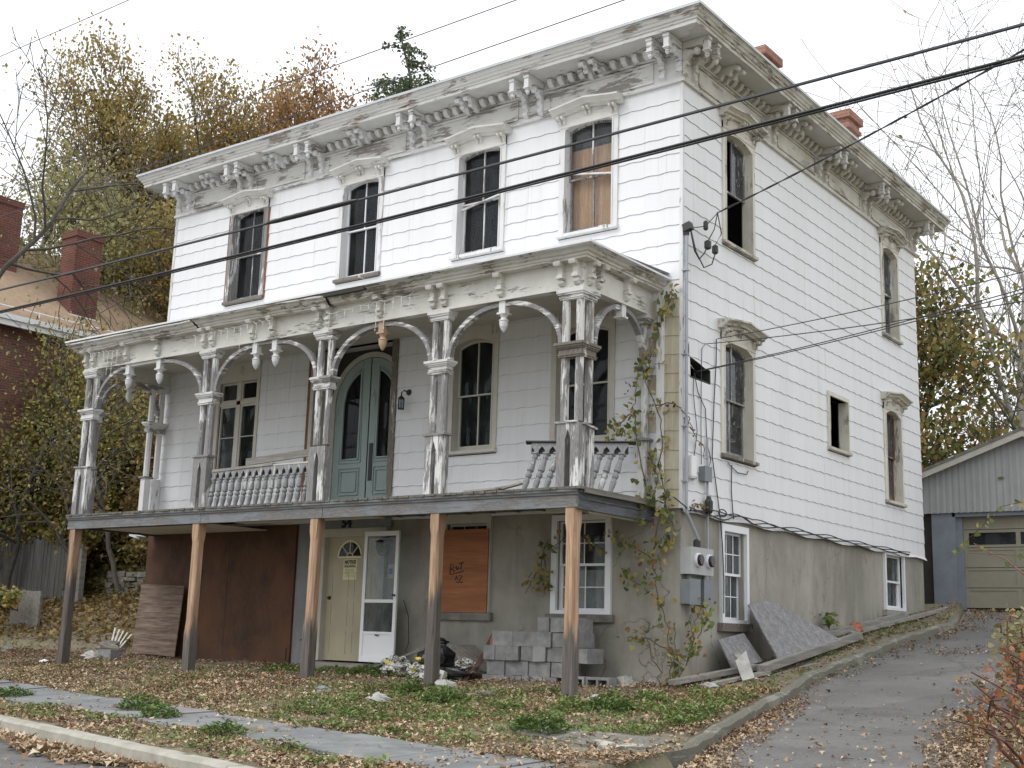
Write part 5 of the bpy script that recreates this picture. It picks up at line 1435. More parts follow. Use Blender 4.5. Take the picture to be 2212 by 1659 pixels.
mb.tube([(1.05+.12*math.cos(a), .07, .03+.05*math.sin(a)) for a in [i*.5 for i in range(14)]], .009, 5)
mb.tube([(.1, .03, -.02), (-.05, .10, .0), (-.25, .02, .12)], .009, 5)
cb_ = thing('cable_bundle', (.06, 3, 0), 'sagging black cable bundle along the bottom edge of the side shingles', 'cable'); obj_split('cable', mb, M['black'], cb_)
# downspout at the porch
mb = MB(); mb.box((-.345, -.10, -.02), (-.26, -.02, 2.98)); 
for z in (.9, 2.0): mb.box((-.355, -.11, z), (-.25, -.015, z+.03))
obj('downspout', mb, M['trim_z'], house)

# ================================================================ WIRES
def wire(pts, r, label, m=None, group=None, n=6, name='power_line', smp=24):
    P = []
    for i in range(len(pts)-1):
        a, b = Vector(pts[i]), Vector(pts[i+1])
        for k in range(smp):
            t = k/smp; p = a.lerp(b, t); P.append(p)
    P.append(Vector(pts[-1])); mb = MB(); mb.tube(P, r, n)
    return tag(obj(name, mb, m or M['cable']), label, 'power line' if name == 'power_line' else 'cable', group)
def sagline(x0, x1, y, z0, z1, sag, n=30): return [(x0+(x1-x0)*i/n, y, z0+(z1-z0)*i/n-sag*4*(i/n)*(1-i/n)) for i in range(n+1)]
G = 'overhead lines along the street'
mb = MB(); mb.tube(sagline(-26, 12, -5.5, 3.18, 3.02, .28), .011, 6); mb.tube([(p[0], p[1]-.012, p[2]-.014) for p in sagline(-26, 12, -5.5, 3.18, 3.02, .28)], .010, 6)
tag(obj('power_line', mb, M['cable']), 'twisted street cable crossing over the upper windows, upper of the two thick ones', 'power line', G)
mb = MB(); pp = [(p[0], p[1], p[2]) for p in sagline(-26, 12, -5.5, 3.18, 3.02, .28)]
def zc(x): t = (x+26)/38; return 3.18-.16*t-.28*4*t*(1-t)
mb.tube([(-2.34, -5.51, zc(-2.34)-.006), (-2.2, -5.51, zc(-2.2)-.006), (-1.80, -5.51, zc(-1.8)-.006), (-1.0, -5.51, zc(-1.0)-.006), (-.92, -5.51, zc(-.92)-.006)], [.018, .026, .030, .026, .016], 8)
tag(obj('cable_splice', mb, M['black']), 'thick black splice sleeve on the upper street cable in front of the windows', 'cable splice')
mb = MB(); mb.tube(sagline(-26, 12, -5.5, 2.80, 2.80, .30), .0145, 8); mb.tube([(p[0], p[1], p[2]-.026) for p in sagline(-26, 12, -5.5, 2.80, 2.80, .30)], .009, 6)
tag(obj('power_line', mb, M['black']), 'thickest black street cable crossing low over the second storey shingles', 'power line', G)
wire(sagline(-30, 12, -5.5, 4.35, 4.75, .12), .0055, 'thin street wire passing above the roof cornice and the hemlock top', M['wire'], G, 5, smp=1)
wire(sagline(-30, 12, -5.5, 3.62, 4.42, .10), .0055, 'thin street wire crossing right over the front cornice', M['wire'], G, 5, smp=1)
wire(sagline(-30, 12, -5.5, 6.75, 6.5, .05), .0055, 'highest thin street wire in the upper left corner of the sky', M['wire'], G, 5, smp=1)
# service drop: triplex twisted
a, b = Vector((.20, .68, 4.32)), Vector((13.6, -6.6, 5.25)); mb = MB()
for k in range(2):
    pts = []
    for i in range(220):
        t = i/219; p = a.lerp(b, t)+Vector((0, 0, -.30*4*t*(1-t))); ph = i*.45+k*math.pi; pts.append(tuple(p+Vector((.007*math.cos(ph), 0, .007*math.sin(ph)))))
    mb.tube(pts, .0085, 5)
tag(obj('service_cable', mb, M['cable']), 'twisted service cable rising from the side wall across the eave to the upper right', 'power line')
for i, (p, q) in enumerate((((.05, .96, 2.53), (8.5, -4.3, 1.72)), ((.05, .65, 2.39), (8.5, -4.4, 1.22)), ((.06, .32, 1.93), (8.5, -4.4, 1.67)), ((.05, .32, 1.92), (8.5, -4.45, 1.60)))):
    lab = ['topmost thin telephone wire fixed above the lower side window', 'second thin telephone wire fixed left of the lower side window', 'upper of two telephone wires entering the torn hole in the shingles', 'lower of two telephone wires entering the torn hole in the shingles'][i]
    P = [tuple(Vector(p).lerp(Vector(q), t/20)+Vector((0, 0, -.10*4*(t/20)*(1-t/20)))) for t in range(21)]
    wire(P, .0065, lab, M['cable'], 'telephone wires to the side wall', 5, 'telephone_wire', 1)

# ================================================================ YARD CLUTTER
def bobj(name, a, b, mat, label, cat, rot=(0, 0, 0), jit=.0, group=None, c=None):
    mb = MB(); mb.box(a, b, rot=Euler(rot).to_matrix(), jit=jit, c=c); return tag(obj(name, mb, mat), label, cat, group)
BG = 'concrete blocks stacked under the basement window'
def block(x0, w_, z, y0=-.62, h_=.195, dep=.39, m='block', label='', cores=False):
    mb = MB()
    if not cores: mb.box((x0+.003, y0, z), (x0+w_-.003, y0+dep, z+h_), jit=.006)
    else:
        # cores facing the street
        x1 = x0+w_; t_ = .032; mb.box((x0, y0, z), (x1, y0+.2, z+t_)); mb.box((x0, y0, z+h_-t_), (x1, y0+.2, z+h_))
        for u in (x0, (x0+x1)/2-t_/2, x1-t_): mb.box((u, y0+.0005, z+t_), (u+t_, y0+.2, z+h_-t_))
        mb.box((x0+t_, y0+.17, z+t_), (x1-t_, y0+.199, z+h_-t_))
    return tag(obj('concrete_block', mb, M[m]), label, 'concrete block', BG)
cn = ['bottom', 'second', 'third', 'fourth', 'top']
ordn = ['leftmost', 'second', 'third', 'fourth', 'fifth', 'sixth', 'seventh', 'rightmost']
zb = -2.47
rows = [([-2.80, -2.42, -2.24, -2.12, -1.99, -1.78], [.38, .18, .115, .12, .20, .22], 0),
        ([-2.76, -2.45, -2.14, -2.05, -1.86, -1.66], [.31, .31, .085, .18, .19, .22], 1),
        ([-2.80, -2.60, -2.39, -2.16, -1.94, -1.72, -1.46, -1.26], [.20, .205, .20, .21, .21, .24, .20, .20], 2),
        ([-2.66, -2.31, -1.98, -1.64, -1.40], [.35, .32, .33, .22, .20], 3),
        ([-1.88, -1.67, -1.42], [.20, .24, .19], 4)]
for xs_, ws_, r_ in rows:
    for i, (x0, w_) in enumerate(zip(xs_, ws_)):
        pos = ordn[i] if i < len(xs_)-1 else 'rightmost'
        cr2 = rnd.uniform(-.02, .02)
        mt = 'block_light' if (r_, i) in ((2, 4), (0, 4)) else 'block'
        lab = f'{pos} concrete block in the {cn[r_]} course of the stack under the basement window'
        if mt == 'block_light': lab = f'pale {lab}'
        block(x0, w_, zb+r_*.198, y0=-.62+cr2+(.0 if r_ != 1 else .04), m=mt, label=lab)
block(-1.44, .36, zb+.03, y0=-.66, label='hollow block right of the post with its two cores facing the street, left one', cores=True)
block(-1.07, .36, zb+.03, y0=-.64, label='hollow block at the far right of the stack with cores facing the street', cores=True)
bobj('brick', (-2.12, -.60, zb+.594), (-1.90, -.50, zb+.622), M['brickred'], 'flat red brick lying in the gap between courses of the block stack', 'brick')
bobj('brick', (-2.76, -.52, zb+.594), (-2.70, -.42, zb+.69), M['brickred'], 'red brick standing on end at the left shoulder of the block stack', 'brick')
# trash heap
def crumple(cx, cy, cz, sx, sy, sz, seed, n=10):
    r_ = random.Random(seed); mb = MB(); vs = []; 
    for i in range(n):
        for j in range(n):
            th = 2*math.pi*j/n; ph = math.pi*(i+.5)/n; k = 1+r_.uniform(-.28, .28)
            vs.append((cx+sx*k*math.sin(ph)*math.cos(th), cy+sy*k*math.sin(ph)*math.sin(th), cz+sz*k*math.cos(ph)))
    fs = [(i*n+j, i*n+(j+1) % n, (i+1)*n+(j+1) % n, (i+1)*n+j) for i in range(n-1) for j in range(n)]+[tuple(range(n)), tuple((n-1)*n+k for k in range(n))[::-1]]
    mb.add(vs, fs); return mb
gh = lambda x, y: float(gz(x, y))
for i, (x, y, z, sx, sy, sz, m_, lab) in enumerate((
    (-3.55, -.75, .26, .30, .22, .20, 'black', 'torn black plastic sack sagging on the rubbish heap'),
    (-3.18, -.82, .10, .34, .14, .08, 'black', 'flat black plastic sack trailing toward the block stack'),
    (-3.62, -.55, .50, .10, .08, .05, 'black', 'scrap of black plastic on top of the rubbish heap'),
    (-4.20, -.85, .12, .24, .18, .16, 'litterbag', 'crumpled printed white sack left of the porch post'),
    (-3.66, -.98, .10, .18, .12, .13, 'litterbag', 'crumpled pale sack at the foot of the rubbish heap'),
    (-3.12, -.62, .18, .18, .14, .12, 'litterbag', 'greyish paper sack on the right side of the rubbish heap'))):
    tag(obj('rubbish_sack', crumple(x, y, gh(x, y)+z, sx, sy, sz, i), M[m_]), lab, 'sack')
t = thing('cement_bag', (-3.38, -1.0, gh(-3.38, -1)), 'white cement bag with upside down lettering in front of the rubbish heap', 'bag')
c_ = (-3.38, -1.02, gh(-3.38, -1.0)+.10); rot = Euler((-.35, .16, 0)).to_matrix()
mb = MB(); mb.box((c_[0]-.21, c_[1]-.03, c_[2]-.09), (c_[0]+.21, c_[1]+.05, c_[2]+.09), rot=rot, c=c_, jit=.012); obj('bag', mb, M['dull_white'], t)
mb = MB(); mb.box((c_[0]-.19, c_[1]-.048, c_[2]+.03), (c_[0]+.12, c_[1]-.045, c_[2]+.05), rot=rot, c=c_); 
obj('blue_band', beam(Vector(c_)+rot@Vector((-.12, -.052, -.055)), Vector(c_)+rot@Vector((.19, -.052, -.055)), .002, .010), M['blueprint'], t)
q_ = (rot @ Euler((math.pi/2, 0, 0)).to_matrix() @ Euler((0, 0, math.pi)).to_matrix()).to_euler()
text_mesh('lettering', 'SAKRETE', .085, M['ink'], t, Vector(c_)+rot@Vector((.05, -.056, .012)), q_, bold=.002, sx=.85)
obj('yellow_band', beam(Vector(c_)+rot@Vector((-.12, -.050, -.028)), Vector(c_)+rot@Vector((.19, -.050, -.028)), .001, .006), M['yellowprint'], t)
tag(obj('rubbish_sack', crumple(-3.70, -.92, gh(-3.7, -.9)+.28, .09, .05, .03, 44), M['yellowprint']), 'small yellow printed wrapper on the rubbish heap', 'wrapper')
tag(obj('cardboard', beam((-3.4, -.35, gh(-3.4, -.3)+.44), (-2.95, -.45, gh(-2.95, -.4)+.10), .25, .008), M['weath_x']), 'flattened tan cardboard leaning on the wall behind the rubbish heap', 'cardboard')
tag(obj('plank', beam((-4.95, -1.0, gh(-4.9, -1)+.02), (-3.95, -.4, gh(-4, -.4)+.42), .05, .012), M['weath_x']), 'plank sloping up to the wall behind the printed white sack', 'plank')
tag(obj('plank', beam((-4.75, -.85, gh(-4.7, -.9)+.02), (-3.95, -.2, gh(-4, -.4)+.55), .035, .012), M['weath_x']), 'thin lath sloping up just behind the other rubbish plank', 'plank')
mb = MB()
for i in range(7): mb.tube([(-3.05+.03*i, -.9, gh(-3, -.9)+.02), (-2.92+.02*i, -.6, gh(-3, -.6)+.15+.05*i), (-2.83, -.4, gh(-2.9, -.4)+.45+.03*i)], .006, 4)
bs_ = thing('brush_sticks', (-2.95, -.7, gh(-3, -.8)), 'bundle of reddish sticks leaning on the left end of the block stack', 'sticks'); obj_split('stick', mb, M['twig'], bs_)
bobj('paving_block', (-6.05, -.68, -2.46), (-5.72, -.42, -2.36), M['block'], 'tilted grey block used as a step below the cream door', 'concrete block', rot=(.1, .45, .1))
tag(obj('plank', beam((-6.5, -.2, -2.31), (-5.3, -.22, -2.33), .06, .02), M['weath_x']), 'low plank lying beneath the door threshold', 'plank')
# things lying in the yard, front
for i, (x, y, s_, m_, lab) in enumerate((
    (-3.55, -2.95, .14, 'block', 'flat broken grey slab lying in weeds in front of the rubbish heap'),
    (-2.25, -3.35, .20, 'rubble', 'pale jagged stone slab beside the walkway weeds'),
    (-2.55, -1.75, .22, 'rubble', 'white grey broken slab in front of the block stack'),
    (-.05, -2.0, .13, 'rubble', 'whitish rubble lump right of the corner post in the weeds'),
    (-11.6, -.75, .30, 'rubble', 'pale concrete chunk behind the leftmost porch post'),
    (-11.75, -1.65, .13, 'plastic_white', 'white plastic bottle lying at the foot of the leftmost post'),
    (-12.6, .3, .38, 'stone', 'brown boulder beside the leaning stained plywood'),
    (-11.1, -.95, .18, 'stone', 'small grey stone pile in front of the leaning stained plywood'),
    (-14.6, -.6, .22, 'stone', 'low grey stone near the left edge of the yard'),
    (.55, -.25, .14, 'rubble', 'white stone chunk at the house corner among the vines'))):
    z = gh(x, y); mb = crumple(x, y, z+s_*.16, s_*.8, s_*.62, s_*.38, 100+i, 8); tag(obj('stone' if 'plastic' not in m_ else 'bottle', mb, M[m_]), lab, 'stone' if 'plastic' not in m_ else 'bottle')
tag(obj('plank', beam((-2.2, -2.05, gh(-2.2, -2)+.03), (-1.35, -2.25, gh(-1.35, -2.2)+.03), .05, .03), M['weath_x']), 'short grey timber lying in weeds in front of the block stack', 'plank')
tag(obj('plank', beam((-2.25, -2.25, gh(-2.2, -2)+.015), (-1.45, -2.45, gh(-1.35, -2.2)+.015), .035, .012), M['rubble']), 'pale narrow slat lying in front of the short grey timber', 'plank')
# single hollow block on the left
mb = MB(); x0, y0, z0 = -11.15, -.98, gh(-11, -1)-.02
for a, b_ in (((0, 0), (.36, .03)), ((0, .16), (.36, .19)), ((0, .03), (.03, .16)), ((.165, .03), (.195, .16)), ((.33, .03), (.36, .16))): mb.box((x0+a[0], y0+a[1], z0), (x0+b_[0], y0+b_[1], z0+.2))
tag(obj('concrete_block', mb, M['block']), 'single hollow concrete block standing upright by the leaning stained plywood', 'concrete block')
mb = MB(F); mb.box((-11.20, .18, -2.26), (-9.98, .195, -1.02), rot=Euler((.05, .035, .0)).to_matrix()); tag(obj('leaning_plywood', mb, M['brownply']), 'stained plywood sheet leaning against the brown boarded wall', 'plywood')
for i in range(5):
    x = -13.1+.07*i; tag(obj('old_slat', beam((x-.35, 1.0+.05*i, gh(x-.35, 1)+.34-.03*i), (x+.45, .35, gh(x+.4, .3)+.10), .016, .006), M['dull_white']), ['topmost', 'second', 'middle', 'fourth', 'lowest'][i]+' peeling white slat of the small bundle left of the leaning plywood', 'slat')
# white wooden plank standing left
mb = MB(); mb.box((-17.98, 1.50, -2.2), (-17.02, 1.56, -1.06), rot=Euler((0, .02, .1)).to_matrix()); tag(obj('standing_panel', mb, M['weath_y']), 'pale weathered board panel standing on end left of the porch', 'board')
# along the side: leaning plywood, timbers, slabs
def quad(name, P, th, mat, label, cat):
    P = [Vector(p) for p in P]; n = (P[1]-P[0]).cross(P[3]-P[0]).normalized()*th
    mb = MB(); mb.add([tuple(p) for p in P]+[tuple(p-n) for p in P], [(0, 1, 2, 3), (7, 6, 5, 4), (0, 4, 5, 1), (1, 5, 6, 2), (2, 6, 7, 3), (3, 7, 4, 0)])
    return tag(obj(name, mb, mat), label, cat)
quad('leaning_plywood', [(.16, 1.62, -1.22), (.14, 2.42, -1.12), (.66, 3.72, -1.66), (.62, 1.62, -1.98)], .018, M['greyply'], 'large grey plywood sheet leaning on the foundation beside the side basement window', 'plywood')
quad('leaning_plywood', [(.12, .78, -1.72), (.12, 1.55, -1.62), (.38, 1.60, -2.0), (.38, .70, -2.10)], .02, M['greyply'], 'small grey board leaning under the side basement window', 'plywood')
tb = M['weath_y']
for a, b_, hw_, hh, lab in (((.70, .90, -2.08), (.62, 4.6, -1.58), .06, .05, 'long dark timber edging the bed below the leaning plywood'),
                            ((.22, 3.9, -1.62), (.25, 7.6, -1.18), .06, .045, 'grey timber lying along the foundation toward the rear basement window'),
                            ((.30, 5.0, -1.55), (.45, 9.6, -.98), .05, .03, 'thin timber lying parallel in front of the rear basement window'),
                            ((.15, -.5, -2.26), (.55, 1.1, -2.05), .07, .03, 'broad grey plank lying at the foot of the meter box'),
                            ((.45, -.3, -2.30), (.75, 1.0, -2.12), .06, .02, 'flat weathered plank just outside the broad grey plank'),
                            ((.75, 1.1, -2.18), (.95, 4.2, -1.78), .03, .02, 'narrow batten lying between the timber edging and the driveway kerb')):
    tag(obj('timber', beam(a, b_, hw_, hh), tb), lab, 'timber')
quad('broken_board', [(.55, .45, -2.0), (.62, .62, -1.86), (.80, .50, -2.20), (.72, .32, -2.24)], .03, M['rubble'], 'pale broken board end propped between planks and leaning grey board', 'board')
quad('broken_board', [(.42, .62, -1.9), (.42, .78, -1.88), (.60, .82, -2.12), (.60, .66, -2.14)], .03, M['weath_y'], 'short upright board stub at the corner of the timber edging', 'board')
tag(obj('stone', crumple(.25, 5.4, gh(.25, 5.4)+.10, .12, .22, .12, 55, 7), M['brickred']), 'reddish stone against the foundation left of the rear basement window', 'stone')
tag(obj('stone', crumple(-.75, -.10, -2.38, .22, .10, .14, 56, 7), M['rubble']), 'pale rubble stone of the footing right of the hollow blocks', 'stone')
tag(obj('stone', crumple(-.35, -.10, -2.38, .16, .09, .12, 57, 7), M['rubble']), 'pale rubble stone of the footing nearest the house corner', 'stone')

# ================================================================ NEIGHBOURS
# brick house on the left
def KB(p): return (1.111*p[0]-.902, 1.111*p[1]+1.629, 1.111*p[2]+.195)
FLIP[KB] = False
bh = thing('brick_house', (-26.5, 4, 0), 'red brick house with a tan shingle roof and tall chimneys behind the overgrown bushes', 'house')
mb = MB(KB); mb.box((-28.7, -5, -1.5), (-19.3, 7.2, 5.32)); obj('wall', mb, M['brick'], bh)
mb = MB(KB); e = Vector((-19, 0, 5.5)); 
mb.add([(-19, -5.4, 5.5), (-19, 7.5, 5.5), (-24, 7.5, 8.88), (-24, -5.4, 8.88), (-29, 7.5, 5.5), (-29, -5.4, 5.5), (-19, -5.4, 5.38), (-19, 7.5, 5.38), (-24, 7.5, 8.74), (-29, 7.5, 5.38)],
       [(0, 1, 2, 3), (3, 2, 4, 5), (0, 6, 7, 1), (1, 7, 8, 2), (2, 8, 9, 4)])
roof = obj('roof', mb, M['roofbrown'], bh)
mb = MB(KB)       # shingle course butts
for i in range(46):
    t0 = i/46; x = -19.0-5*t0; z = 5.5+3.38*t0+.012
    mb.box((x-.11, -5.38, z-.004), (x, 7.48, z+.012), rot=Euler((0, math.atan2(3.38, 5), 0)).to_matrix())
obj('shingle_course', mb, M['roofbrown'], bh, kind='stuff')
mb = MB(KB); mb.box((-19.02, -5.4, 5.34), (-18.86, 7.5, 5.47)); mb.box((-18.98, -5.4, 5.20), (-18.92, 7.5, 5.345)); mb.box((-19.3, -5.4, 5.28), (-18.98, 7.5, 5.33)); obj('gutter', mb, M['gutter'], bh)
mb = MB(KB); mb.tube([(-19.15, 0, 5.72), (-19.15, 7.3, 5.72)], .015, 5)
for y in (0.6, 2.1, 3.6, 5.1, 6.6): mb.tube([(-19.15, y, 5.58), (-19.15, y, 5.74)], .015, 5)
obj('snow_rail', mb, M['gutter'], bh)
for (x, y, w_, d_, zt_, zb_) in ((-20.3, 3.85, .32, .40, 8.45, 5.9), (-22.2, 2.3, .4, .62, 9.35, 6.6)):
    mb = MB(KB); mb.box((x-w_, y-d_, zb_), (x+w_, y+d_, zt_-.18)); mb.box((x-w_-.03, y-d_-.03, zt_-.18), (x+w_+.03, y+d_+.03, zt_)); ch = obj('chimney', mb, M['brick2'], bh)
    mb = MB(KB); mb.box((x+w_-.02, y-d_-.06, zb_-.15), (x+w_+.10, y+d_+.06, zb_+.22)); obj('flashing', mb, M['gutter'], ch)
mb = MB(KB); mb.tube([(-19.7, 6.9, 5.7), (-19.7, 6.9, 6.5)], .07, 8); obj('vent_pipe', mb, M['darkmetal'], bh)
# garage
gr = thing('garage', (2, 14, -.85), 'pale corrugated gable garage with a cream sectional door behind the house', 'garage')
GY = 11.5
mb = MB(); mb.box((-.43, GY, -1.0), (.06, GY+.4, 1.06)); mb.box((3.0, GY, -1.0), (3.5, GY+.4, 1.06)); mb.box((-.43, GY+.4, -1), (-.23, GY+7, 1.6)); mb.box((3.3, GY+.4, -1), (3.5, GY+7, 1.6)); mb.box((-.23, GY+6.8, -1), (3.3, GY+7, 1.6))
obj('wall', mb, M['greyblockpaint'], gr)
for j in range(9): 
    pass
mb = MB(); n = 110; vs = []       # corrugated gable
gx0, gx1, zc_, apx, apz = -.85, 4.0, 1.03, 1.55, 2.60
def gtop(x): return 1.72+(apz-1.72)*(1-abs(x-apx)/(apx-gx0))
for i in range(n+1):
    x = gx0+(gx1-gx0)*i/n; yy = GY-.06+.007*math.sin(2*math.pi*x/.125)
    vs += [(x, yy, zc_+.008*math.sin(2*math.pi*x/.125)), (x, yy, max(zc_+.1, gtop(x)))]
mb.add(vs, [(2*i, 2*i+2, 2*i+3, 2*i+1) for i in range(n)]); obj('gable_sheet', mb, M['corrug'], gr)
mb = MB(); 
for s, (xa, xb) in ((1, (gx0-.1, apx)), (-1, (gx1+.1, apx))):
    za, zb2 = gtop(xa), apz
    mb.add([(xa, GY-.30, za+.02), (xb, GY-.30, zb2+.02), (xb, GY+7.2, zb2+.02), (xa, GY+7.2, za+.02), (xa, GY-.30, za+.09), (xb, GY-.30, zb2+.09), (xb, GY+7.2, zb2+.09), (xa, GY+7.2, za+.09)], [(0, 1, 2, 3), (4, 7, 6, 5), (0, 4, 5, 1), (0, 3, 7, 4)])
obj('roof', mb, M['stone'], gr)
mb = MB()
for (xa, xb) in ((gx0-.1, apx), (gx1+.1, apx)):
    za, zb2 = gtop(xa), apz; mb.add([(xa, GY-.29, za-.10), (xb, GY-.29, zb2-.10), (xb, GY-.29, zb2+.02), (xa, GY-.29, za+.02)], [(0, 1, 2, 3)])
obj('barge_board', mb, M['dull_white'], gr)
mb = MB(); mb.box((.06, GY+.10, -.95), (.17, GY+.22, 1.0)); mb.box((2.9, GY+.10, -.95), (3.0, GY+.22, 1.0)); mb.box((.0, GY, .95), (3.1, GY+.3, 1.1)); obj('door_frame', mb, M['greyblockpaint'], gr)
pz = [-.90, -.49, -.08, .33, .70, .98]
for j in range(5):
    z0, z1 = pz[j], pz[j+1]-.012; mb = MB()
    if j == 3:
        mb.box((.17, GY+.20, z0), (2.9, GY+.25, z0+.05)); mb.box((.17, GY+.20, z1-.06), (2.9, GY+.25, z1))
        for u in (.17, 1.20, 1.90, 2.84): mb.box((u, GY+.2001, z0+.05), (u+.09 if u < 2.8 else 2.9, GY+.2499, z1-.06))
    else:
        mb.box((.17, GY+.215, z0), (2.9, GY+.25, z1)); mb.box((.17, GY+.20, z0), (.24, GY+.2149, z1)); mb.box((.24, GY+.20, z0+.0), (2.9, GY+.2149, z0+.04)); mb.box((1.18, GY+.2001, z0+.04), (1.26, GY+.2149, z1)); mb.box((.24, GY+.20, z1-.05), (2.9, GY+.2149, z1))
    p_ = obj('door_panel', mb, M['garagedoor'], gr)
    if j == 3:
        for (a, b_) in ((.26, 1.20), (1.29, 1.90), (1.99, 2.84)):
            m2 = MB(); m2.box((a, GY+.225, z0+.05), (b_, GY+.23, z1-.06)); obj('pane', m2, M['glass'], p_)
mb = MB(); mb.box((.17, GY+.3, -.95), (2.95, GY+.33, 1.0)); obj('inner_lining', mb, M['core'], gr)

mb = MB(); mb.box((-5.0, GY+.1, -1.2), (-.44, GY+.2, 1.15)); obj('side_wall', mb, M['core'], gr)
# wooden fence on the left, board by board
fe = thing('board_fence', (-20, 3.4, -1.3), 'dark weathered vertical board fence sinking under the vines on the left', 'fence')
x = -26.0; tag(fe, group=None)
while x < -18.45:
    w_ = rnd.uniform(.13, .16); zt_ = .30+.06*math.sin(x*1.1)+rnd.uniform(-.05, .05); mb = MB()
    mb.box((x, 3.42, -1.75), (x+w_-.012, 3.445, zt_), rot=Euler((0, rnd.uniform(-.02, .02), 0)).to_matrix(), jit=.004); obj('fence_board', mb, M['fence'], fe); x += w_
mb = MB(); mb.box((-26, 3.45, -.05), (-18.4, 3.49, .04)); mb.box((-26, 3.45, -1.0), (-18.4, 3.49, -.91)); obj_split('rail', mb, M['fence'], fe)
mb = MB(); mb.box((-18.44, 3.38, -1.6), (-18.30, 3.52, .17)); obj('fence_post', mb, M['weath_y'], fe)
# dry stone retaining wall
sw = thing('stone_wall', (-15.5, 4.2, -1.2), 'low dry stone retaining wall under the ivy left of the house', 'wall')
z = -1.28
for c in range(6):
    x = -18.1; hh = rnd.uniform(.10, .15)
    while x < -11.6:
        w_ = rnd.uniform(.22, .55); mb = MB(); yo = rnd.uniform(-.05, .04)-.02*c*0
        mb.box((x+.01, 3.98+yo, z+.006), (x+w_-.01, 4.4, z+hh-.004), jit=.022); obj('wall_stone', mb, M['stone'], sw); x += w_
    z += hh

# ================================================================ VEGETATION
def scatter_leaves(P, sz, mat, name, parent=None, val=None, tmpl='diamond', nrm_up=0.0, **tg):
    """P (n,3) positions; one little curled leaf each"""
    n = len(P)
    if n == 0: return None
    if tmpl == 'diamond': T = np.array([(-.5, 0, 0), (0, -.32, .06), (.55, 0, 0), (0, .32, .06)]); Fc = np.array([[0, 1, 2, 3]])
    elif tmpl == 'maple':
        a = np.linspace(0, 2*math.pi, 9)[:-1]; rr = np.array([.6, .30, .52, .28, .50, .28, .52, .30]); T = np.stack([rr*np.cos(a), rr*np.sin(a), .16*np.cos(2*a)+.05], 1); T = np.vstack([[(0, 0, -.04)], T]); Fc = np.array([[0, i+1, (i+1) % 8+1] for i in range(8)])
    elif tmpl == 'ivy':
        T = np.array([(-.45, 0, 0), (-.35, -.42, .05), (.12, -.36, .0), (.6, 0, -.05), (.12, .36, .0), (-.35, .42, .05), (0, 0, .08)]); Fc = np.array([[6, i, (i+1) % 6] for i in range(6)])
    elif tmpl == 'blade': T = np.array([(-.09, 0, 0), (.09, 0, 0), (.02, .25, 1.0)]); Fc = np.array([[0, 1, 2]])
    elif tmpl == 'sprig': T = np.array([(0, 0, 0), (.26, -.17, .20), (.66, 0, .26), (.26, .17, .20)]); Fc = np.array([[0, 1, 2, 3]])
    yaw = rng.uniform(0, 2*np.pi, n)
    if nrm_up > 0: pit = rng.normal(0, (1-nrm_up)*1.1, n); rol = rng.normal(0, (1-nrm_up)*1.1, n)
    else: pit = rng.uniform(-1.5, 1.5, n); rol = rng.uniform(-1.5, 1.5, n)
    if tmpl in ('blade', 'sprig'): pit = rng.normal(0, .25, n); rol = rng.normal(0, .25, n)
    s = sz*(.6+.8*rng.rand(n)) if np.isscalar(sz) else sz
    cy, sy, cp, sp, c3, s3 = np.cos(yaw), np.sin(yaw), np.cos(pit), np.sin(pit), np.cos(rol), np.sin(rol)
    V = np.repeat(T[None], n, 0)*s[:, None, None]
    x, y, z = V[..., 0], V[..., 1], V[..., 2]
    y, z = y*c3[:, None]-z*s3[:, None], y*s3[:, None]+z*c3[:, None]
    x, z = x*cp[:, None]+z*sp[:, None], -x*sp[:, None]+z*cp[:, None]
    x, y = x*cy[:, None]-y*sy[:, None], x*sy[:, None]+y*cy[:, None]
    V = np.stack([x, y, z], -1)+P[:, None, :]
    k = len(T); Fa = (Fc[None]+(np.arange(n)*k)[:, None, None]).reshape(-1)
    v = rng.rand(n) if val is None else val
    return fast(name, V.reshape(-1, 3), Fa, Fc.shape[1], mat, parent, val=np.repeat(v, k), **tg)

def grow(base, dirv, length, rad, depth, P):
    """returns tube list and leaf anchors"""
    tubes, anch = [], []
    r_ = P['r']
    def rec(p, d, L_, r0, lev):
        n = max(3, int(L_/P.get('seg', .5))); pts = [p.copy()]; rs = [r0]; dd = d.normalized()
        for i in range(n):
            dd = (dd+Vector((r_.gauss(0, P['wig']), r_.gauss(0, P['wig']), r_.gauss(0, P['wig'])+P['up']*(lev > 0)))).normalized()
            pts.append(pts[-1]+dd*L_/n); rs.append(max(P['rmin'], r0*(1-.75*(i+1)/n)))
        tubes.append((pts, rs, 6 if lev == 0 else 4 if lev == 1 else 3))
        if lev >= P['leaf_from']:
            for i in range(1, len(pts)):
                for _ in range(P['lpn']): anch.append(tuple(pts[i]+Vector((r_.gauss(0, P['spread']), r_.gauss(0, P['spread']), r_.gauss(0, P['spread'])))))
        if lev < depth:
            k = P['kids'][lev]
            for j in range(k):
                t = P['start'][lev]+(1-P['start'][lev])*(j+r_.random()*.8)/k; t = min(t, .98)
                i = int(t*n); q = pts[i].lerp(pts[min(i+1, n)], t*n-i)
                tang = (pts[min(i+1, n)]-pts[max(i-1, 0)]).normalized(); a = r_.uniform(0, 2*math.pi)
                per = tang.orthogonal().normalized(); per = Matrix.Rotation(a, 3, tang) @ per
                ang = R(r_.uniform(*P['ang'][lev])); nd = tang*math.cos(ang)+per*math.sin(ang)
                rec(q, nd, L_*r_.uniform(*P['len'][lev])*(1.15-.5*t), max(P['rmin'], rs[i]*.62), lev+1)
    rec(Vector(base), Vector(dirv), length, rad, 0)
    return tubes, anch

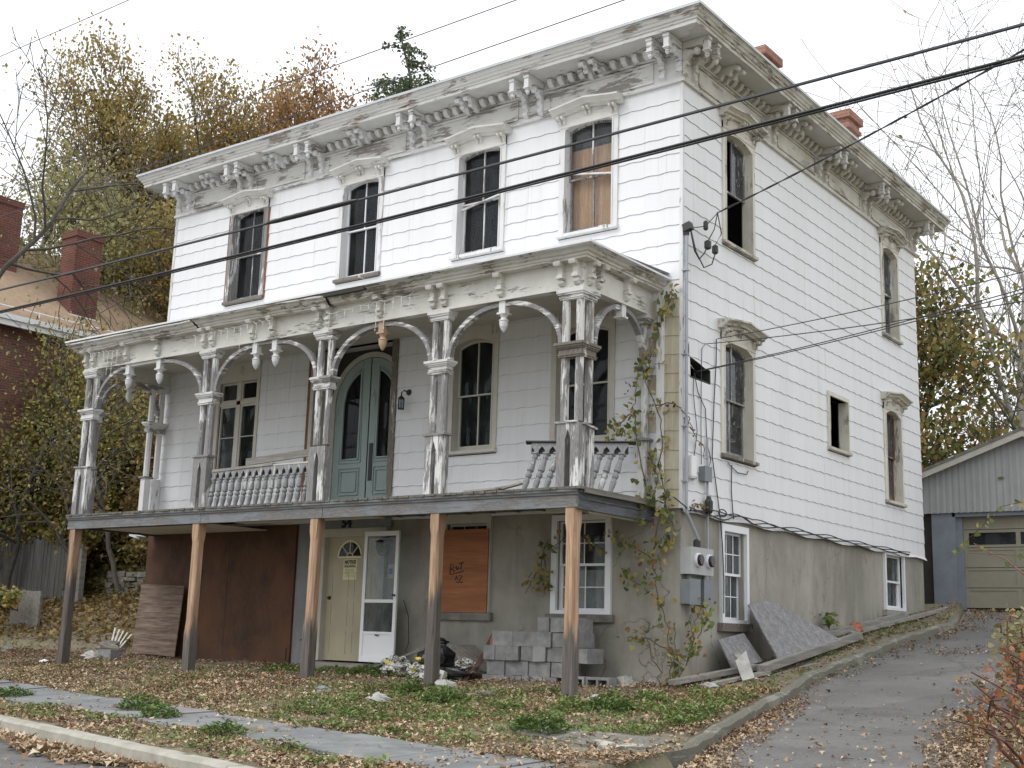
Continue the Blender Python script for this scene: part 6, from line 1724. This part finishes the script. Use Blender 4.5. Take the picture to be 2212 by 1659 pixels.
def tree(name, label, base, dirv, length, rad, depth, P, lmat, lsz, bark='bark', group=None, density=1.0, tmpl='diamond', cat='tree'):
    tubes, anch = grow(base, dirv, length, rad, depth, P)
    t = thing(name, base, label, cat, group)
    mb = MB(); mb2 = MB()
    for i, (pts, rs, n) in enumerate(tubes): (mb if n >= 4 else mb2).tube(pts, rs, n, cap=False)
    obj('trunk', mb, M[bark], t, smooth=True)
    if mb2.v: obj('twigs', mb2, M[bark], t, kind='stuff')
    A = np.array(anch) if anch else np.zeros((0, 3))
    if len(A) and density < 1: A = A[rng.rand(len(A)) < density]
    if len(A): scatter_leaves(A, lsz, M[lmat], 'crown', t, tmpl=tmpl)
    print(name, 'tubes', len(tubes), 'leaves', len(A)); return t

def prm(seed, **k):
    d = dict(r=random.Random(seed), wig=.07, up=.06, rmin=.010, leaf_from=2, lpn=3, spread=.22, kids=[9, 6, 4], start=[.3, .2, .2], ang=[(20, 40), (25, 50), (25, 60)], len=[(.45, .65), (.45, .65), (.4, .6)], seg=.6)
    d.update(k); return d
up_ = (0, 0, 1)
# broad pale tree behind the brick house
tree('pale_leafed_tree', 'thin pale green tree with a crooked dark limb rising behind the brick house', (-30.5, 8, 1), (-.02, 0, 1), 10.2, .26, 3,
     prm(3, kids=[14, 9, 6], wig=.10, up=.03, ang=[(35, 60), (30, 60), (30, 70)], lpn=10, spread=.28, start=[.35, .2, .1], rmin=.014), 'lv_pale', .13, density=1.0, group='trees on the left')
tree('pale_leafed_tree', 'second thin pale green tree standing closer to the tall yellow tree', (-26.8, 9.5, 1), (.05, 0, 1), 9.5, .20, 3,
     prm(5, kids=[12, 9, 6], wig=.10, up=.03, ang=[(35, 60), (30, 60), (30, 70)], lpn=7, spread=.28, start=[.25, .2, .1], rmin=.014), 'lv_yel', .11, density=.8, group='trees on the left')
# upright yellow olive maple, left of the roof
tk = dict(kids=[20, 9, 5], wig=.045, up=.10, ang=[(14, 40), (16, 34), (18, 45)], lpn=12, spread=.34, start=[.12, .15, .1], rmin=.014, len=[(.42, .62), (.34, .5), (.35, .5)], seg=.6)
for i, (tx, ty, tl, lm, dn, lab) in enumerate((
    (-31.7, 14, 14.0, 'lv_tan', 1, 'tall olive gold maple just left of the roof corner'),
    (-30.4, 15, 14.6, 'lv_tan', 1, 'tall golden maple rising directly above the left roof corner'),
    (-29.2, 15.5, 14.4, 'lv_tan', .8, 'golden maple above the first cornice bracket bay'),
    (-27.9, 16, 12.9, 'lv_org', .9, 'brown gold maple, first of the rust tinted crowns from the left'),
    (-26.4, 16.5, 13.3, 'lv_org', .9, 'tallest rust tinted maple above the second upper window'),
    (-24.7, 17, 13.4, 'lv_org', .9, 'orange brown maple lower than the tallest rust tinted one'),
    (-23.2, 18, 12.4, 'lv_org', .8, 'lowest rust coloured maple, nearest to the dark hemlock'))):
    tree('upright_maple' if i < 3 else 'orange_maple', lab, (tx, ty, 0), (.0, 0, 1), tl, .28, 3, prm(60+i, **tk), lm, .135, group='trees on the left', density=dn)
tree('yellow_tree', 'bushy golden tree filling the gap between brick house and white house', (-23.8, 11.5, 0), (.02, 0, 1), 9.6, .24, 3, prm(15, **dict(tk, ang=[(25, 50), (25, 50), (25, 60)])), 'lv_tan', .12, group='trees on the left', density=.6)
tree('yellow_tree', 'dark golden tree close behind the left wall of the white house', (-19.0, 10.5, 0), (-.05, 0, 1), 8.6, .22, 3, prm(16, **dict(tk, ang=[(25, 50), (25, 50), (25, 60)])), 'lv_yel', .12, group='trees on the left', density=.9)
# hemlock
def hemlock():
    t = thing('hemlock', (-21.6, 18, 0), 'dark green hemlock top with a bent tip above the roof', 'tree'); mb = MB(); r_ = random.Random(5); A = []
    tr = [(-21.6, 18, 0), (-21.5, 18, 16), (-21.7, 18, 19), (-22.5, 18, 21.4)]; mb.tube(tr, [.28, .12, .06, .015], 6)
    for i in range(70):
        z = 14+7.2*(i/70)**.9; xx = float(np.interp(z, [0, 16, 19, 21.4], [-21.6, -21.5, -21.7, -22.5])); L_ = max(.5, 4.3*(1-(z-12.0)/10.2)); a = r_.uniform(0, 6.28)
        if z > 18.8 and r_.random() < .45: continue
        q0 = Vector((xx, 18, z)); d = Vector((math.cos(a), math.sin(a), .22)); q1 = q0+d*L_*.6; q2 = q0+d*L_+Vector((0, 0, -.25*L_))
        mb.tube([q0, q1, q2], [.03, .018, .008], 4)
        for k in range(int(62*L_)):
            tt = r_.uniform(.15, 1); p = q0.lerp(q1, tt*1.6) if tt < .6 else q1.lerp(q2, (tt-.6)/.4)
            sp = .30*L_*(1-.6*tt); A.append((p.x+r_.gauss(0, sp*.6), p.y+r_.gauss(0, sp*.6), p.z+r_.gauss(0, .07)-.03))
    obj('trunk', mb, M['bark'], t); scatter_leaves(np.array(A), .15, M['lv_dark'], 'crown', t, nrm_up=.4)
hemlock()
# right hand bare tree
bk = dict(kids=[10, 8, 6], wig=.09, up=.05, ang=[(30, 55), (30, 60), (30, 70)], lpn=1, spread=.3, start=[.25, .15, .1], rmin=.009, len=[(.5, .8), (.4, .6), (.35, .55)], seg=.45)
tree('bare_tree', 'nearly bare tree with a long limb reaching up left beside the cornice', (1.3, 15, -1), (-.27, .12, 1), 12.8, .13, 3, prm(21, **bk), 'lv_right', .14, bark='bark_light', group='trees on the right', density=.05)
tree('bare_tree', 'bare tree with fine upright twigs at the far right', (1.9, 19, -1), (-.02, 0, 1), 14.0, .12, 3, prm(22, **bk), 'lv_right', .14, bark='bark_light', group='trees on the right', density=.03)
tree('ragged_tree', 'tree with ragged olive and rust leaves at the right picture edge', (2.0, 14.5, -1), (.05, 0, 1), 5.4, .15, 3, prm(23, **dict(bk, kids=[10, 7, 5], up=.0, lpn=4)), 'lv_right', .12, group='trees on the right', density=.10, tmpl='ivy')
tree('ragged_tree', 'leafy rust and olive tree directly behind the right corner of the house', (-4.6, 17.5, -1), (.0, 0, 1), 7.8, .15, 3, prm(24, **dict(bk, kids=[16, 8, 5], up=.02, lpn=5, ang=[(25, 60), (25, 50), (30, 60)], len=[(.3, .45), (.4, .6), (.35, .55)], spread=.40)), 'lv_right', .12, group='trees on the right', density=.75, tmpl='ivy')
tree('ragged_tree', 'low olive leafed tree above the garage ridge', (-1.6, 19.5, -1), (.0, 0, 1), 5.0, .15, 3, prm(25, **dict(bk, kids=[13, 8, 5], lpn=5)), 'lv_right', .12, group='trees on the right', density=.16, tmpl='ivy')
# branch overhanging upper left
tree('overhanging_branch', 'almost bare twigs of a street tree hanging into the upper left corner', (-18.5, -3.5, -2.6), (.10, 0, 1), 12.0, .13, 3, prm(31, **dict(bk, start=[.78, .2, .1], ang=[(40, 75), (30, 60), (30, 70)], len=[(.40, .55), (.4, .55), (.4, .6)], kids=[8, 7, 5], up=-.02, wig=.12, lpn=1)), 'lv_pale', .09, density=.22)

# brush on the left bank : separate shrubs
def shrub(name, label, c, rx, ry, rz, n, lmat, sz, seed, tmpl='ivy', group='overgrown shrubs on the left bank', twn=40):
    r_ = random.Random(seed); rs = np.random.RandomState(seed); t = thing(name, c, label, 'shrub', group); mb = MB(); A = []
    for i in range(twn):
        a = r_.uniform(0, 6.28); e = r_.uniform(.25, 1.35); d = Vector((rx*math.cos(a)*math.cos(e), ry*math.sin(a)*math.cos(e), rz*math.sin(e)))*r_.uniform(.7, 1.05)
        p0 = Vector(c)+Vector((r_.gauss(0, rx*.25), r_.gauss(0, ry*.25), 0)); pts = [p0+d*k/5+Vector((r_.gauss(0, .07), r_.gauss(0, .07), r_.gauss(0, .05)-.0+.10*rz*math.sin(k/5*3)))*(k > 0) for k in range(6)]
        mb.tube(pts, [.018, .015, .012, .010, .008, .006], 4, cap=False)
        m_ = n//twn; ts = np.clip(rs.beta(2.6, 1.3, m_), 0, .999)*5; ii = ts.astype(int); fr_ = ts-ii; pp = np.array([tuple(p) for p in pts]); q = pp[ii]*(1-fr_[:, None])+pp[ii+1]*fr_[:, None]
        A.append(q+rs.normal(0, .14, (m_, 3))*np.array([rx, ry, rz])/1.3)
    A = np.vstack(A); A[:, 2] = np.maximum(A[:, 2], gz(A[:, 0], A[:, 1])+.02)
    obj('stems', mb, M['twig'], t); scatter_leaves(A, sz, M[lmat], 'leaves', t, tmpl=tmpl, nrm_up=.35); return t
SH = [((-21.5, 4.6), 2.3, 1.5, 5.6, 'lv_brush', 'tall vine covered bush hiding the brick wall at the left picture edge'),
      ((-18.9, 4.9), 1.8, 1.2, 4.0, 'lv_brush', 'yellow green bush between brick wall and porch post'),
      ((-16.9, 4.9), 1.6, 1.2, 3.0, 'lv_brown', 'brownish thicket seen through the leftmost porch arch'),
      ((-15.2, 5.4), 1.5, 1.2, 3.1, 'lv_brush', 'round green bush seen just left of the engaged porch column'),
      ((-13.4, 6.2), 1.2, 1.2, 2.6, 'lv_brush', 'dark green bush touching the left wall of the house'),
      ((-20.3, 4.4), 1.7, .7, 2.3, 'lv_brown', 'brown tangled bush leaning over the board fence'),
      ((-23.6, 3.9), 1.8, 1.2, 3.6, 'lv_brown', 'leggy brown bush at the extreme left above the fence'),
      ((-16.3, 4.6), 1.5, .8, 1.3, 'lv_brush', 'low leafy mound spilling over the stone wall'),
      ((-14.0, 4.9), 1.4, .8, 1.2, 'lv_brush', 'low mound of ivy above the stone wall next to the house'),
      ((-18.7, 3.55), .7, .25, .9, 'lv_brush', 'vine cascade hanging down the fence beside the post'),
      ((-21.6, 3.7), 1.9, .35, 1.1, 'lv_brush', 'yellowing vine cascade over the left end of the fence'),
      ((-17.6, 6.8), 2.2, 1.2, 3.9, 'lv_brown', 'thin brown thicket against the brick wall behind the other bushes')]
for i, ((x, y), rx, ry, rz, lm, lab) in enumerate(SH):
    shrub('overgrown_shrub', lab, (x, y, .05 if 'cascade' in lab else gh(x, y)-.1), rx, ry, rz, int(4200*rx*rz*.8), lm, .10, 200+i, twn=110)
shrub('low_shrub', 'small ragged green shrub in front of the standing board panel', (-17.6, 1.0, gh(-17.6, 1.0)+.55), .9, .3, .5, 700, 'lv_brush', .09, 230, twn=20)
tree('scrub_tree', 'scraggly yellow leafed sapling in front of the brick wall at the far left', (-20.8, 3.0, -1), (-.02, 0, 1), 6.6, .09, 2, prm(51, kids=[16, 8], wig=.12, up=.02, ang=[(30, 70), (30, 70)], lpn=6, spread=.22, start=[.15, .1], len=[(.35, .6), (.4, .6)], leaf_from=1, rmin=.008, seg=.35), 'lv_brush', .10, group='saplings on the left bank')
tree('scrub_tree', 'thin arching sapling with sparse leaves right of the other sapling', (-18.2, 2.9, -1), (.05, 0, 1), 5.6, .08, 2, prm(52, kids=[14, 7], wig=.14, up=.0, ang=[(30, 75), (30, 70)], lpn=5, spread=.22, start=[.15, .1], len=[(.4, .65), (.4, .6)], leaf_from=1, rmin=.008, seg=.35), 'lv_yel', .10, group='saplings on the left bank')
tree('scrub_tree', 'small twiggy sapling between brick house gutter and porch roof', (-16.6, 3.3, -1), (.0, 0, 1), 5.6, .07, 2, prm(53, kids=[14, 7], wig=.14, up=.0, ang=[(30, 75), (30, 70)], lpn=3, spread=.2, start=[.3, .1], len=[(.35, .6), (.4, .6)], leaf_from=1, rmin=.008, seg=.35), 'lv_brush', .08, group='saplings on the left bank')
# brush at right edge of the driveway
shrub('red_leafed_shrub', 'wispy shrub with orange red leaves leaning over the driveway edge', (5.05, -1.9, gh(5.05, -1.9)), .95, 1.5, 1.15, 620, 'lv_red', .050, 240, group='shrubs right of the driveway', twn=50)
shrub('red_leafed_shrub', 'second orange leafed shrub lower down the driveway edge', (5.9, -4.3, gh(5.9, -4.3)), .9, 1.1, .8, 600, 'lv_red', .045, 241, group='shrubs right of the driveway', twn=40)
shrub('grey_green_shrub', 'loose grey green shrub standing on the driveway edge near the garage', (4.25, .9, gh(4.25, .9)), .6, .9, .95, 1500, 'lv_pale', .055, 242, group='shrubs right of the driveway', twn=36)
shrub('red_leafed_shrub', 'distant red tinged shrub at the upper end of the driveway', (4.4, 5.0, gh(4.4, 5.0)), .9, 1.6, .8, 1200, 'lv_red', .065, 243, group='shrubs right of the driveway', twn=36)
# arching canes in front of the garage
def cane(pts, r0, label, lv=10, m='twig', lsz=.06, lm='lv_vine'):
    t = thing('arching_cane', pts[0], label, 'twig'); mb = MB(); mb.tube(pts, [r0*(1-.7*i/(len(pts)-1)) for i in range(len(pts))], 5); obj('stem', mb, M[m], t)
    A = []
    for k in range(lv):
        tt = rnd.uniform(.25, 1)*(len(pts)-1.001); i = int(tt); p = Vector(pts[i]).lerp(Vector(pts[i+1]), tt-i); A.append((p.x+rnd.gauss(0, .02), p.y+rnd.gauss(0, .02), p.z+rnd.gauss(0, .02)))
    scatter_leaves(np.array(A), lsz, M[lm], 'leaves', t, tmpl='ivy')
cane([(5.6, -3.2, -1.55), (5.1, -2.2, -1.20), (4.4, -.9, -.80), (3.9, .0, -.62), (3.72, .3, -.52)], .014, 'thick reddish cane reaching up left in front of the garage door', 6)
cane([(5.5, -2.2, -1.0), (5.0, -1.5, -.86), (4.3, -.5, -.72), (3.5, .8, -.60)], .009, 'long pale cane stretching left across the garage pier', 4)
cane([(6.0, -2.0, -.5), (5.1, -1.5, -.20), (4.3, -.6, -.20), (3.6, .6, -.42), (3.0, 1.6, -.62)], .006, 'thin arching cane dotted with yellow leaves below the garage window', 26)
cane([(5.9, -4.6, -2.5), (5.5, -4.1, -2.35), (5.1, -3.7, -2.1), (4.8, -3.4, -1.95)], .008, 'dark bare twig pointing up left over the lower driveway', 3)

# vines on the porch corner
VL = []
def vine(label, paths, nleaf, sz, seed, lm='lv_vine', group='vines climbing the porch corner', sp=.07):
    rs = np.random.RandomState(seed); t = thing('climbing_vine', paths[0][0], label, 'vine', group); mb = MB(); A = []
    for pts in paths:
        P = []
        for i in range(len(pts)-1):
            a, b_ = Vector(pts[i]), Vector(pts[i+1])
            for k in range(5): P.append(a.lerp(b_, k/5)+Vector(rs.normal(0, .018, 3).tolist())*(i+k > 0))
        P.append(Vector(pts[-1])); mb.tube(P, [max(.004, .010*(1-.6*i/len(P))) for i in range(len(P))], 5); pa = np.array([tuple(p) for p in P])
        m_ = int(nleaf*.62)//len(paths); tt = rs.uniform(0, len(pa)-1.01, m_)
        cl = .5+.5*np.sin(tt*1.1+seed); keep = rs.rand(m_) < (.25+.75*cl); tt = tt[keep]; ii = tt.astype(int); f_ = (tt-ii)[:, None]
        A.append(pa[ii]*(1-f_)+pa[ii+1]*f_+rs.normal(0, sp, (len(tt), 3))*np.array([1, .6, 1])+np.array([0, -.03, 0]))
    obj('stems', mb, M['stem'], t); scatter_leaves(np.vstack(A), sz*.86, M[lm], 'leaves', t, tmpl='ivy', val=None)
vine('leafy vine climbing the downspout to the porch cornice', [[(-.15, -.12, -.1), (-.25, -.16, .6), (-.20, -.18, 1.2), (-.45, -.2, 1.7), (-.40, -.16, 2.2), (-.20, -.12, 2.7), (-.08, -.1, 2.98)]], 300, .085, 1)
vine('vine wrapped round the engaged porch column on the right', [[(-.45, -.2, .3), (-.58, -.22, 1.0), (-.62, -.22, 1.5), (-.52, -.25, 2.0)], [(-.60, -.22, 1.35), (-.85, -.28, 1.15), (-.95, -.3, .85)]], 260, .085, 2)
vine('trailing vine tip with brown leaves crossing to the side wall', [[(-.30, -.18, 1.4), (-.05, -.06, 1.42), (.08, .02, 1.25), (.10, .25, 1.0), (.10, .55, .72)]], 70, .06, 3, 'lv_brown', sp=.03)
vine('mass of yellowing vine at the porch deck corner', [[(-.38, -.22, .75), (-.25, -.2, .4), (-.32, -.3, .05), (-.45, -.45, -.2)], [(-.2, -.15, .2), (-.1, -.1, -.2), (-.25, -.12, -.6)]], 320, .085, 4)
vine('hanging vine in front of the stucco below the deck corner', [[(-.2, -.15, 0), (-.35, -.14, -.6), (-.30, -.14, -1.1), (-.15, -.12, -1.6), (-.05, -.14, -2.2), (-.02, -.16, -2.35)], [(-.30, -.14, -.7), (-.7, -.12, -.5), (-1.0, -.10, -.35)], [(-.2, -.12, -1.3), (-.6, -.12, -1.0), (-.85, -.1, -.85)]], 420, .08, 5)
vine('vine creeping across the corner below the meter box', [[(.05, -.15, -2.3), (.12, .0, -1.9), (.15, .12, -1.5), (.17, .3, -1.15)], [(.10, .0, -2.0), (.16, .3, -1.55), (.17, .5, -1.3)], [(.12, -.1, -2.0), (-.3, -.2, -1.75), (-.7, -.22, -1.72)]], 420, .075, 6)
vine('vine hanging over the left edge of the basement window', [[(-1.15, -.12, -.55), (-1.6, -.14, -.3), (-2.0, -.14, -.5)], [(-2.12, -.12, -.45), (-2.2, -.14, -.8), (-2.45, -.14, -1.15)], [(-2.15, -.12, -.5), (-2.05, -.14, -.9), (-2.15, -.14, -1.2)]], 260, .085, 7, 'lv_brush')
vine('thin bare vine with few red leaves at the foot of the corner', [[(-.10, -.3, -2.35), (-.28, -.3, -1.9), (-.40, -.28, -1.55)], [(-.05, -.25, -2.35), (.05, -.25, -1.9), (.02, -.2, -1.5)]], 24, .06, 8, 'lv_red', sp=.02)
vine('thin red leafed vine on the grey wall left of the basement door', [[(-6.78, -.08, -1.15), (-6.86, -.08, -1.6), (-7.0, -.08, -1.9)]], 50, .05, 9, 'lv_red', group='small red vines', sp=.025)
vine('red leaf sprays hanging from the cables above the meter', [[(.08, .1, .0), (.08, .35, .08), (.10, .6, .02)]], 50, .05, 10, 'lv_red', sp=.04)

# ---------------- fallen leaves, weeds, grass
def pts_in(n, x0, x1, y0, y1, keep, seed):
    rs = np.random.RandomState(seed); x = rs.uniform(x0, x1, n); y = rs.uniform(y0, y1, n); k = keep(x, y, rs.rand(n)); return x[k], y[k]
def fbm(x, y, s=1.0, ph=0): return .5+.25*(np.sin(1.3*s*x+.7*s*y+ph)+np.sin(2.9*s*x-1.7*s*y+1.3+ph)*.6+np.sin(-1.1*s*x+4.3*s*y+2.1+ph)*.5+np.sin(7.3*s*x+5.9*s*y+ph)*.35)
def litter_keep(x, y, r_):
    c = CURB(x); d = np.full_like(x, .55)
    yard = (y > c) & (y < 0) & (x < lb(y))
    onwalk = (y < wfar(x)) & (y > wnear(x)) & (x < 2.4)
    d = np.where(yard, np.clip(.15+1.05*fbm(x, y, 1.2)+.5*(fbm(x, y, 3.1, 2)-.5), .12, 1), d)
    d = np.where(onwalk, .035+.05*(fbm(x, y, 2) > .72), d)
    ontop = (y < c) & (y > c-.21); d = np.where(ontop, .03, d)
    road = y < c-.21; dr = c-.21-y
    d = np.where(road, np.clip(1.25-dr/.36-.5*(fbm(x, y, 1.7)-.5)*2, 0.012, 1), d)
    drv = (x > lb(y)+.03) & (x < rb(y)) & (y > -13) & (y < 11.8); e1 = x-lb(y); e2 = rb(y)-x
    dd = np.clip(1.05-e1/.45+.6*(fbm(x, y, 1.5)-.5), 0, 1)+np.clip(1.0-e2/.7+.6*(fbm(x, y, 1.5, 1)-.5), 0, 1)+.020+.55*(fbm(x, y, .9, 2) > .80)*(y > -1)+.6*np.clip((y-7.0)/2.5, 0, 1)
    apron = (y < -4.9) & (x < 3.6); dd = np.where(apron, dd+.7*np.clip((3.3-x)/.9, 0, 1), dd)
    d = np.where(drv, dd, d)
    side = (x > 0) & (x < lb(y)) & (y > 0); d = np.where(side, .45+.4*fbm(x, y, 1.6), d)
    house_ = (x > -W-.05) & (x < .05) & (y > -.05); d = np.where(house_, 0, d)
    under = (x > -11.2) & (x < -.5) & (y > -1.5) & (y < 0); d = np.where(under, d*.45, d)
    left = (x < -12) & (y > -1); d = np.where(left, .5, d)
    pad = (x > .3) & (x < 2.55) & (y > -5.0) & (y < -3.95); d = np.where(pad, .10, d)
    return r_ < d
LX, LY = [], []
for (n, a) in ((215000, (-16, 5.2, -8.6, 0)), (26000, (-1, 6.5, 0, 12)), (26000, (-24, -11.3, -4, 4.2)), (26000, (4, 8, -9, 4)), (14000, (1.5, 5, -8, -4.4))):
    x, y = pts_in(n, *a, litter_keep, 300+n % 97); LX.append(x); LY.append(y)
x = np.concatenate(LX); y = np.concatenate(LY); dist = np.hypot(x-CAM.x, y-CAM.y)
z = surf(x, y)+.012+rng.rand(len(x))*.03
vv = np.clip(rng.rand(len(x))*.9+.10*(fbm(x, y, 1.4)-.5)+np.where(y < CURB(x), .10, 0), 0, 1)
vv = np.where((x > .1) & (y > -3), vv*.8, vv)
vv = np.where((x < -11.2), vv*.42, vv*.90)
sz = np.where(y < CURB(x)-.2, .072, .040)*(.5+1.0*rng.rand(len(x))**1.5+.9*(rng.rand(len(x)) > .96))
print('litter', len(x))
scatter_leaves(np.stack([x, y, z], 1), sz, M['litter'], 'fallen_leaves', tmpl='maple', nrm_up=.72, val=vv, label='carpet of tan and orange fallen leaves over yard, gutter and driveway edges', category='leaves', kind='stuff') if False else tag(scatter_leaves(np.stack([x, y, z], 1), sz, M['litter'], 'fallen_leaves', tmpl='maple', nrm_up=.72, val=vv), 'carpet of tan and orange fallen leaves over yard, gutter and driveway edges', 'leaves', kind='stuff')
# green weeds : clumps of sprigs
def weeds():
    rs = np.random.RandomState(77); cx, cy, cs = [], [], []
    def put(n, x0, x1, y0, y1, dens, s0, s1):
        k = 0
        while k < n:
            x_, y_ = rs.uniform(x0, x1), rs.uniform(y0, y1)
            if rs.rand() < dens(x_, y_): cx.append(x_); cy.append(y_); cs.append(rs.uniform(s0, s1))
            k += 1
    walkok = lambda x_, y_: not (wnear(x_)-.03 < y_ < wfar(x_)+.03)
    yd = lambda x_, y_: (1.0 if (fbm(np.array(x_), np.array(y_), 1.1, .5) > .42) else .12)*(.25+.75*sm(-7, -1.5, x_))*(1 if x_ < lb(y_)-.2 and y_ > CURB(x_)+.1 and walkok(x_, y_) else 0)
    put(1100, -11, 1.9, -6.6, -1.9, yd, .035, .10)
    put(600, -3.4, 2.0, -4.6, -1.7, yd, .05, .12)
    put(230, -1.0, 2.1, -3.4, -.9, yd, .06, .14)
    put(420, -9, 1.5, -7.6, -5.2, yd, .05, .13)
    put(420, .1, 1.5, -.6, 7.5, lambda x_, y_: .5*(x_ < lb(y_)-.15), .04, .09)
    put(140, -7, -3, -1.2, -.5, lambda x_, y_: .7, .05, .13)
    put(200, -13, -9, -4.2, -.5, lambda x_, y_: .25, .04, .08)
    cx, cy, cs = map(np.array, (cx, cy, cs)); n = 26
    px = np.repeat(cx, n)+rs.normal(0, 1, len(cx)*n)*np.repeat(cs, n)*.55; py = np.repeat(cy, n)+rs.normal(0, 1, len(cx)*n)*np.repeat(cs, n)*.55
    hz = np.repeat(cs, n)*rs.rand(len(px))*.55
    P = np.stack([px, py, surf(px, py)+hz+.005], 1)
    ok = (px < lb(py)-.05); print('weeds', ok.sum())
    tag(scatter_leaves(P[ok], np.repeat(cs, n)[ok]*(.45+.5*rs.rand(ok.sum())), M['weed'], 'weeds', tmpl='sprig', val=np.clip(rs.rand(ok.sum())*.8, 0, 1)), 'patchy green weeds and ground cover across the front yard', 'weeds', kind='stuff')
    gx_ = rs.uniform(-12, 2.0, 60000); gy_ = rs.uniform(-7.4, 0, 60000); k = (rs.rand(60000) < .65*(fbm(gx_, gy_, 1.6) > .58)) & (gx_ < lb(gy_)-.15) & (gy_ > CURB(gx_)+.03) & ~((gy_ > wnear(gx_)-.02) & (gy_ < wfar(gx_)+.02)) & ~((gy_ > -1.3) & (gx_ < -.5))
    gx_, gy_ = gx_[k], gy_[k]
    tag(scatter_leaves(np.stack([gx_, gy_, surf(gx_, gy_)-.01], 1), .07, M['weed'], 'grass', tmpl='blade', val=.35+.65*rs.rand(len(gx_))), 'short straggly grass blades between the fallen leaves', 'grass', kind='stuff')
weeds()
def weed_clump(x, y, r_, h_, n, label, seed, lm='weed', sz=.09):
    rs = np.random.RandomState(seed); a = rs.uniform(0, 6.28, n); q = np.sqrt(rs.rand(n)); e = rs.rand(n)
    P = np.stack([x+r_*q*np.cos(a), y+r_*q*np.sin(a), gh(x, y)+h_*(1-.65*q**2)*(.25+.75*e)], 1)
    t = thing('weed_clump', (x, y, gh(x, y)), label, 'plant', 'larger weed clumps'); mb = MB()
    for i in range(14): b_ = i*.45; mb.tube([(x, y, gh(x, y)), (x+r_*.5*math.cos(b_), y+r_*.5*math.sin(b_), gh(x, y)+h_*.5), (x+r_*.8*math.cos(b_), y+r_*.8*math.sin(b_), gh(x, y)+h_*.75)], .004, 3)
    obj('stems', mb, M['stem'], t); scatter_leaves(P, sz, M[lm], 'leaves', t, tmpl='sprig', val=rs.rand(n)*.6)
for i, (x_, y_, r_, h_, n, lab) in enumerate(((.98, -4.55, .30, .24, 700, 'biggest bright green weed clump at the end of the concrete pad'), (.55, -2.6, .26, .20, 420, 'green weed clump between corner post and driveway kerb'),
    (-1.55, -2.9, .28, .20, 420, 'feathery weed clump in the middle of the yard below the block stack'), (-2.5, -2.45, .16, .22, 260, 'upright weed beside the short grey timber'), (-3.9, -5.5, .25, .22, 360, 'weed clump growing over the front edge of the sidewalk'),
    (-3.1, -5.85, .22, .16, 280, 'second weed clump overlapping the sidewalk edge toward the kerb'), (-6.9, -5.25, .25, .15, 300, 'leafy weeds at the left part of the sidewalk verge'), (1.95, -2.3, .20, .16, 260, 'weed clump hanging over the driveway kerb'),
    (-1.2, -6.6, .22, .12, 240, 'weed tuft between sidewalk and street curb near the bottom edge'), (-4.6, -.95, .30, .16, 300, 'weeds in front of the cream door threshold'))):
    weed_clump(x_, y_, r_, h_, n, lab, 400+i)
t = thing('seedling', (.12, 4.6, gh(.1, 4.6)), 'young leafy seedling growing against the foundation right of the leaning plywood', 'plant')
mb = MB(); mb.tube([(.12, 4.6, gh(.1, 4.6)), (.14, 4.6, -1.35)], .008, 4); obj('stem', mb, M['stem'], t)
scatter_leaves(np.array([(.14+rnd.gauss(0, .06), 4.6+rnd.gauss(0, .14), -1.33+rnd.gauss(0, .08)) for _ in range(40)]), .10, M['weed'], 'leaves', t, tmpl='ivy', nrm_up=.5)
# ivy ground cover on the bank
x, y = pts_in(9000, -22, -11.5, .8, 4.0, lambda x, y, r_: r_ < .25+.6*(y/4), 19)
tag(scatter_leaves(np.stack([x, y, gz(x, y)+.03+rng.rand(len(x))*.12], 1), .085, M['lv_brown'], 'bank_leaf_cover', tmpl='ivy', nrm_up=.5), 'brown green leaf cover on the bank in front of the fence', 'ground cover', kind='stuff')
x, y = pts_in(30000, -25, -11.4, 3.9, 9, lambda x, y, r_: r_ < .8, 9)
tag(scatter_leaves(np.stack([x, y, gz(x, y)+.05+rng.rand(len(x))*.35], 1), .11, M['lv_brush'], 'ivy_ground_cover', tmpl='ivy', nrm_up=.5), 'ivy and vines carpeting the bank left of the house', 'ground cover', kind='stuff')
print('objects', len(bpy.data.objects), 'tris', sum(len(o.data.polygons) for o in bpy.data.objects if o.type == 'MESH'))
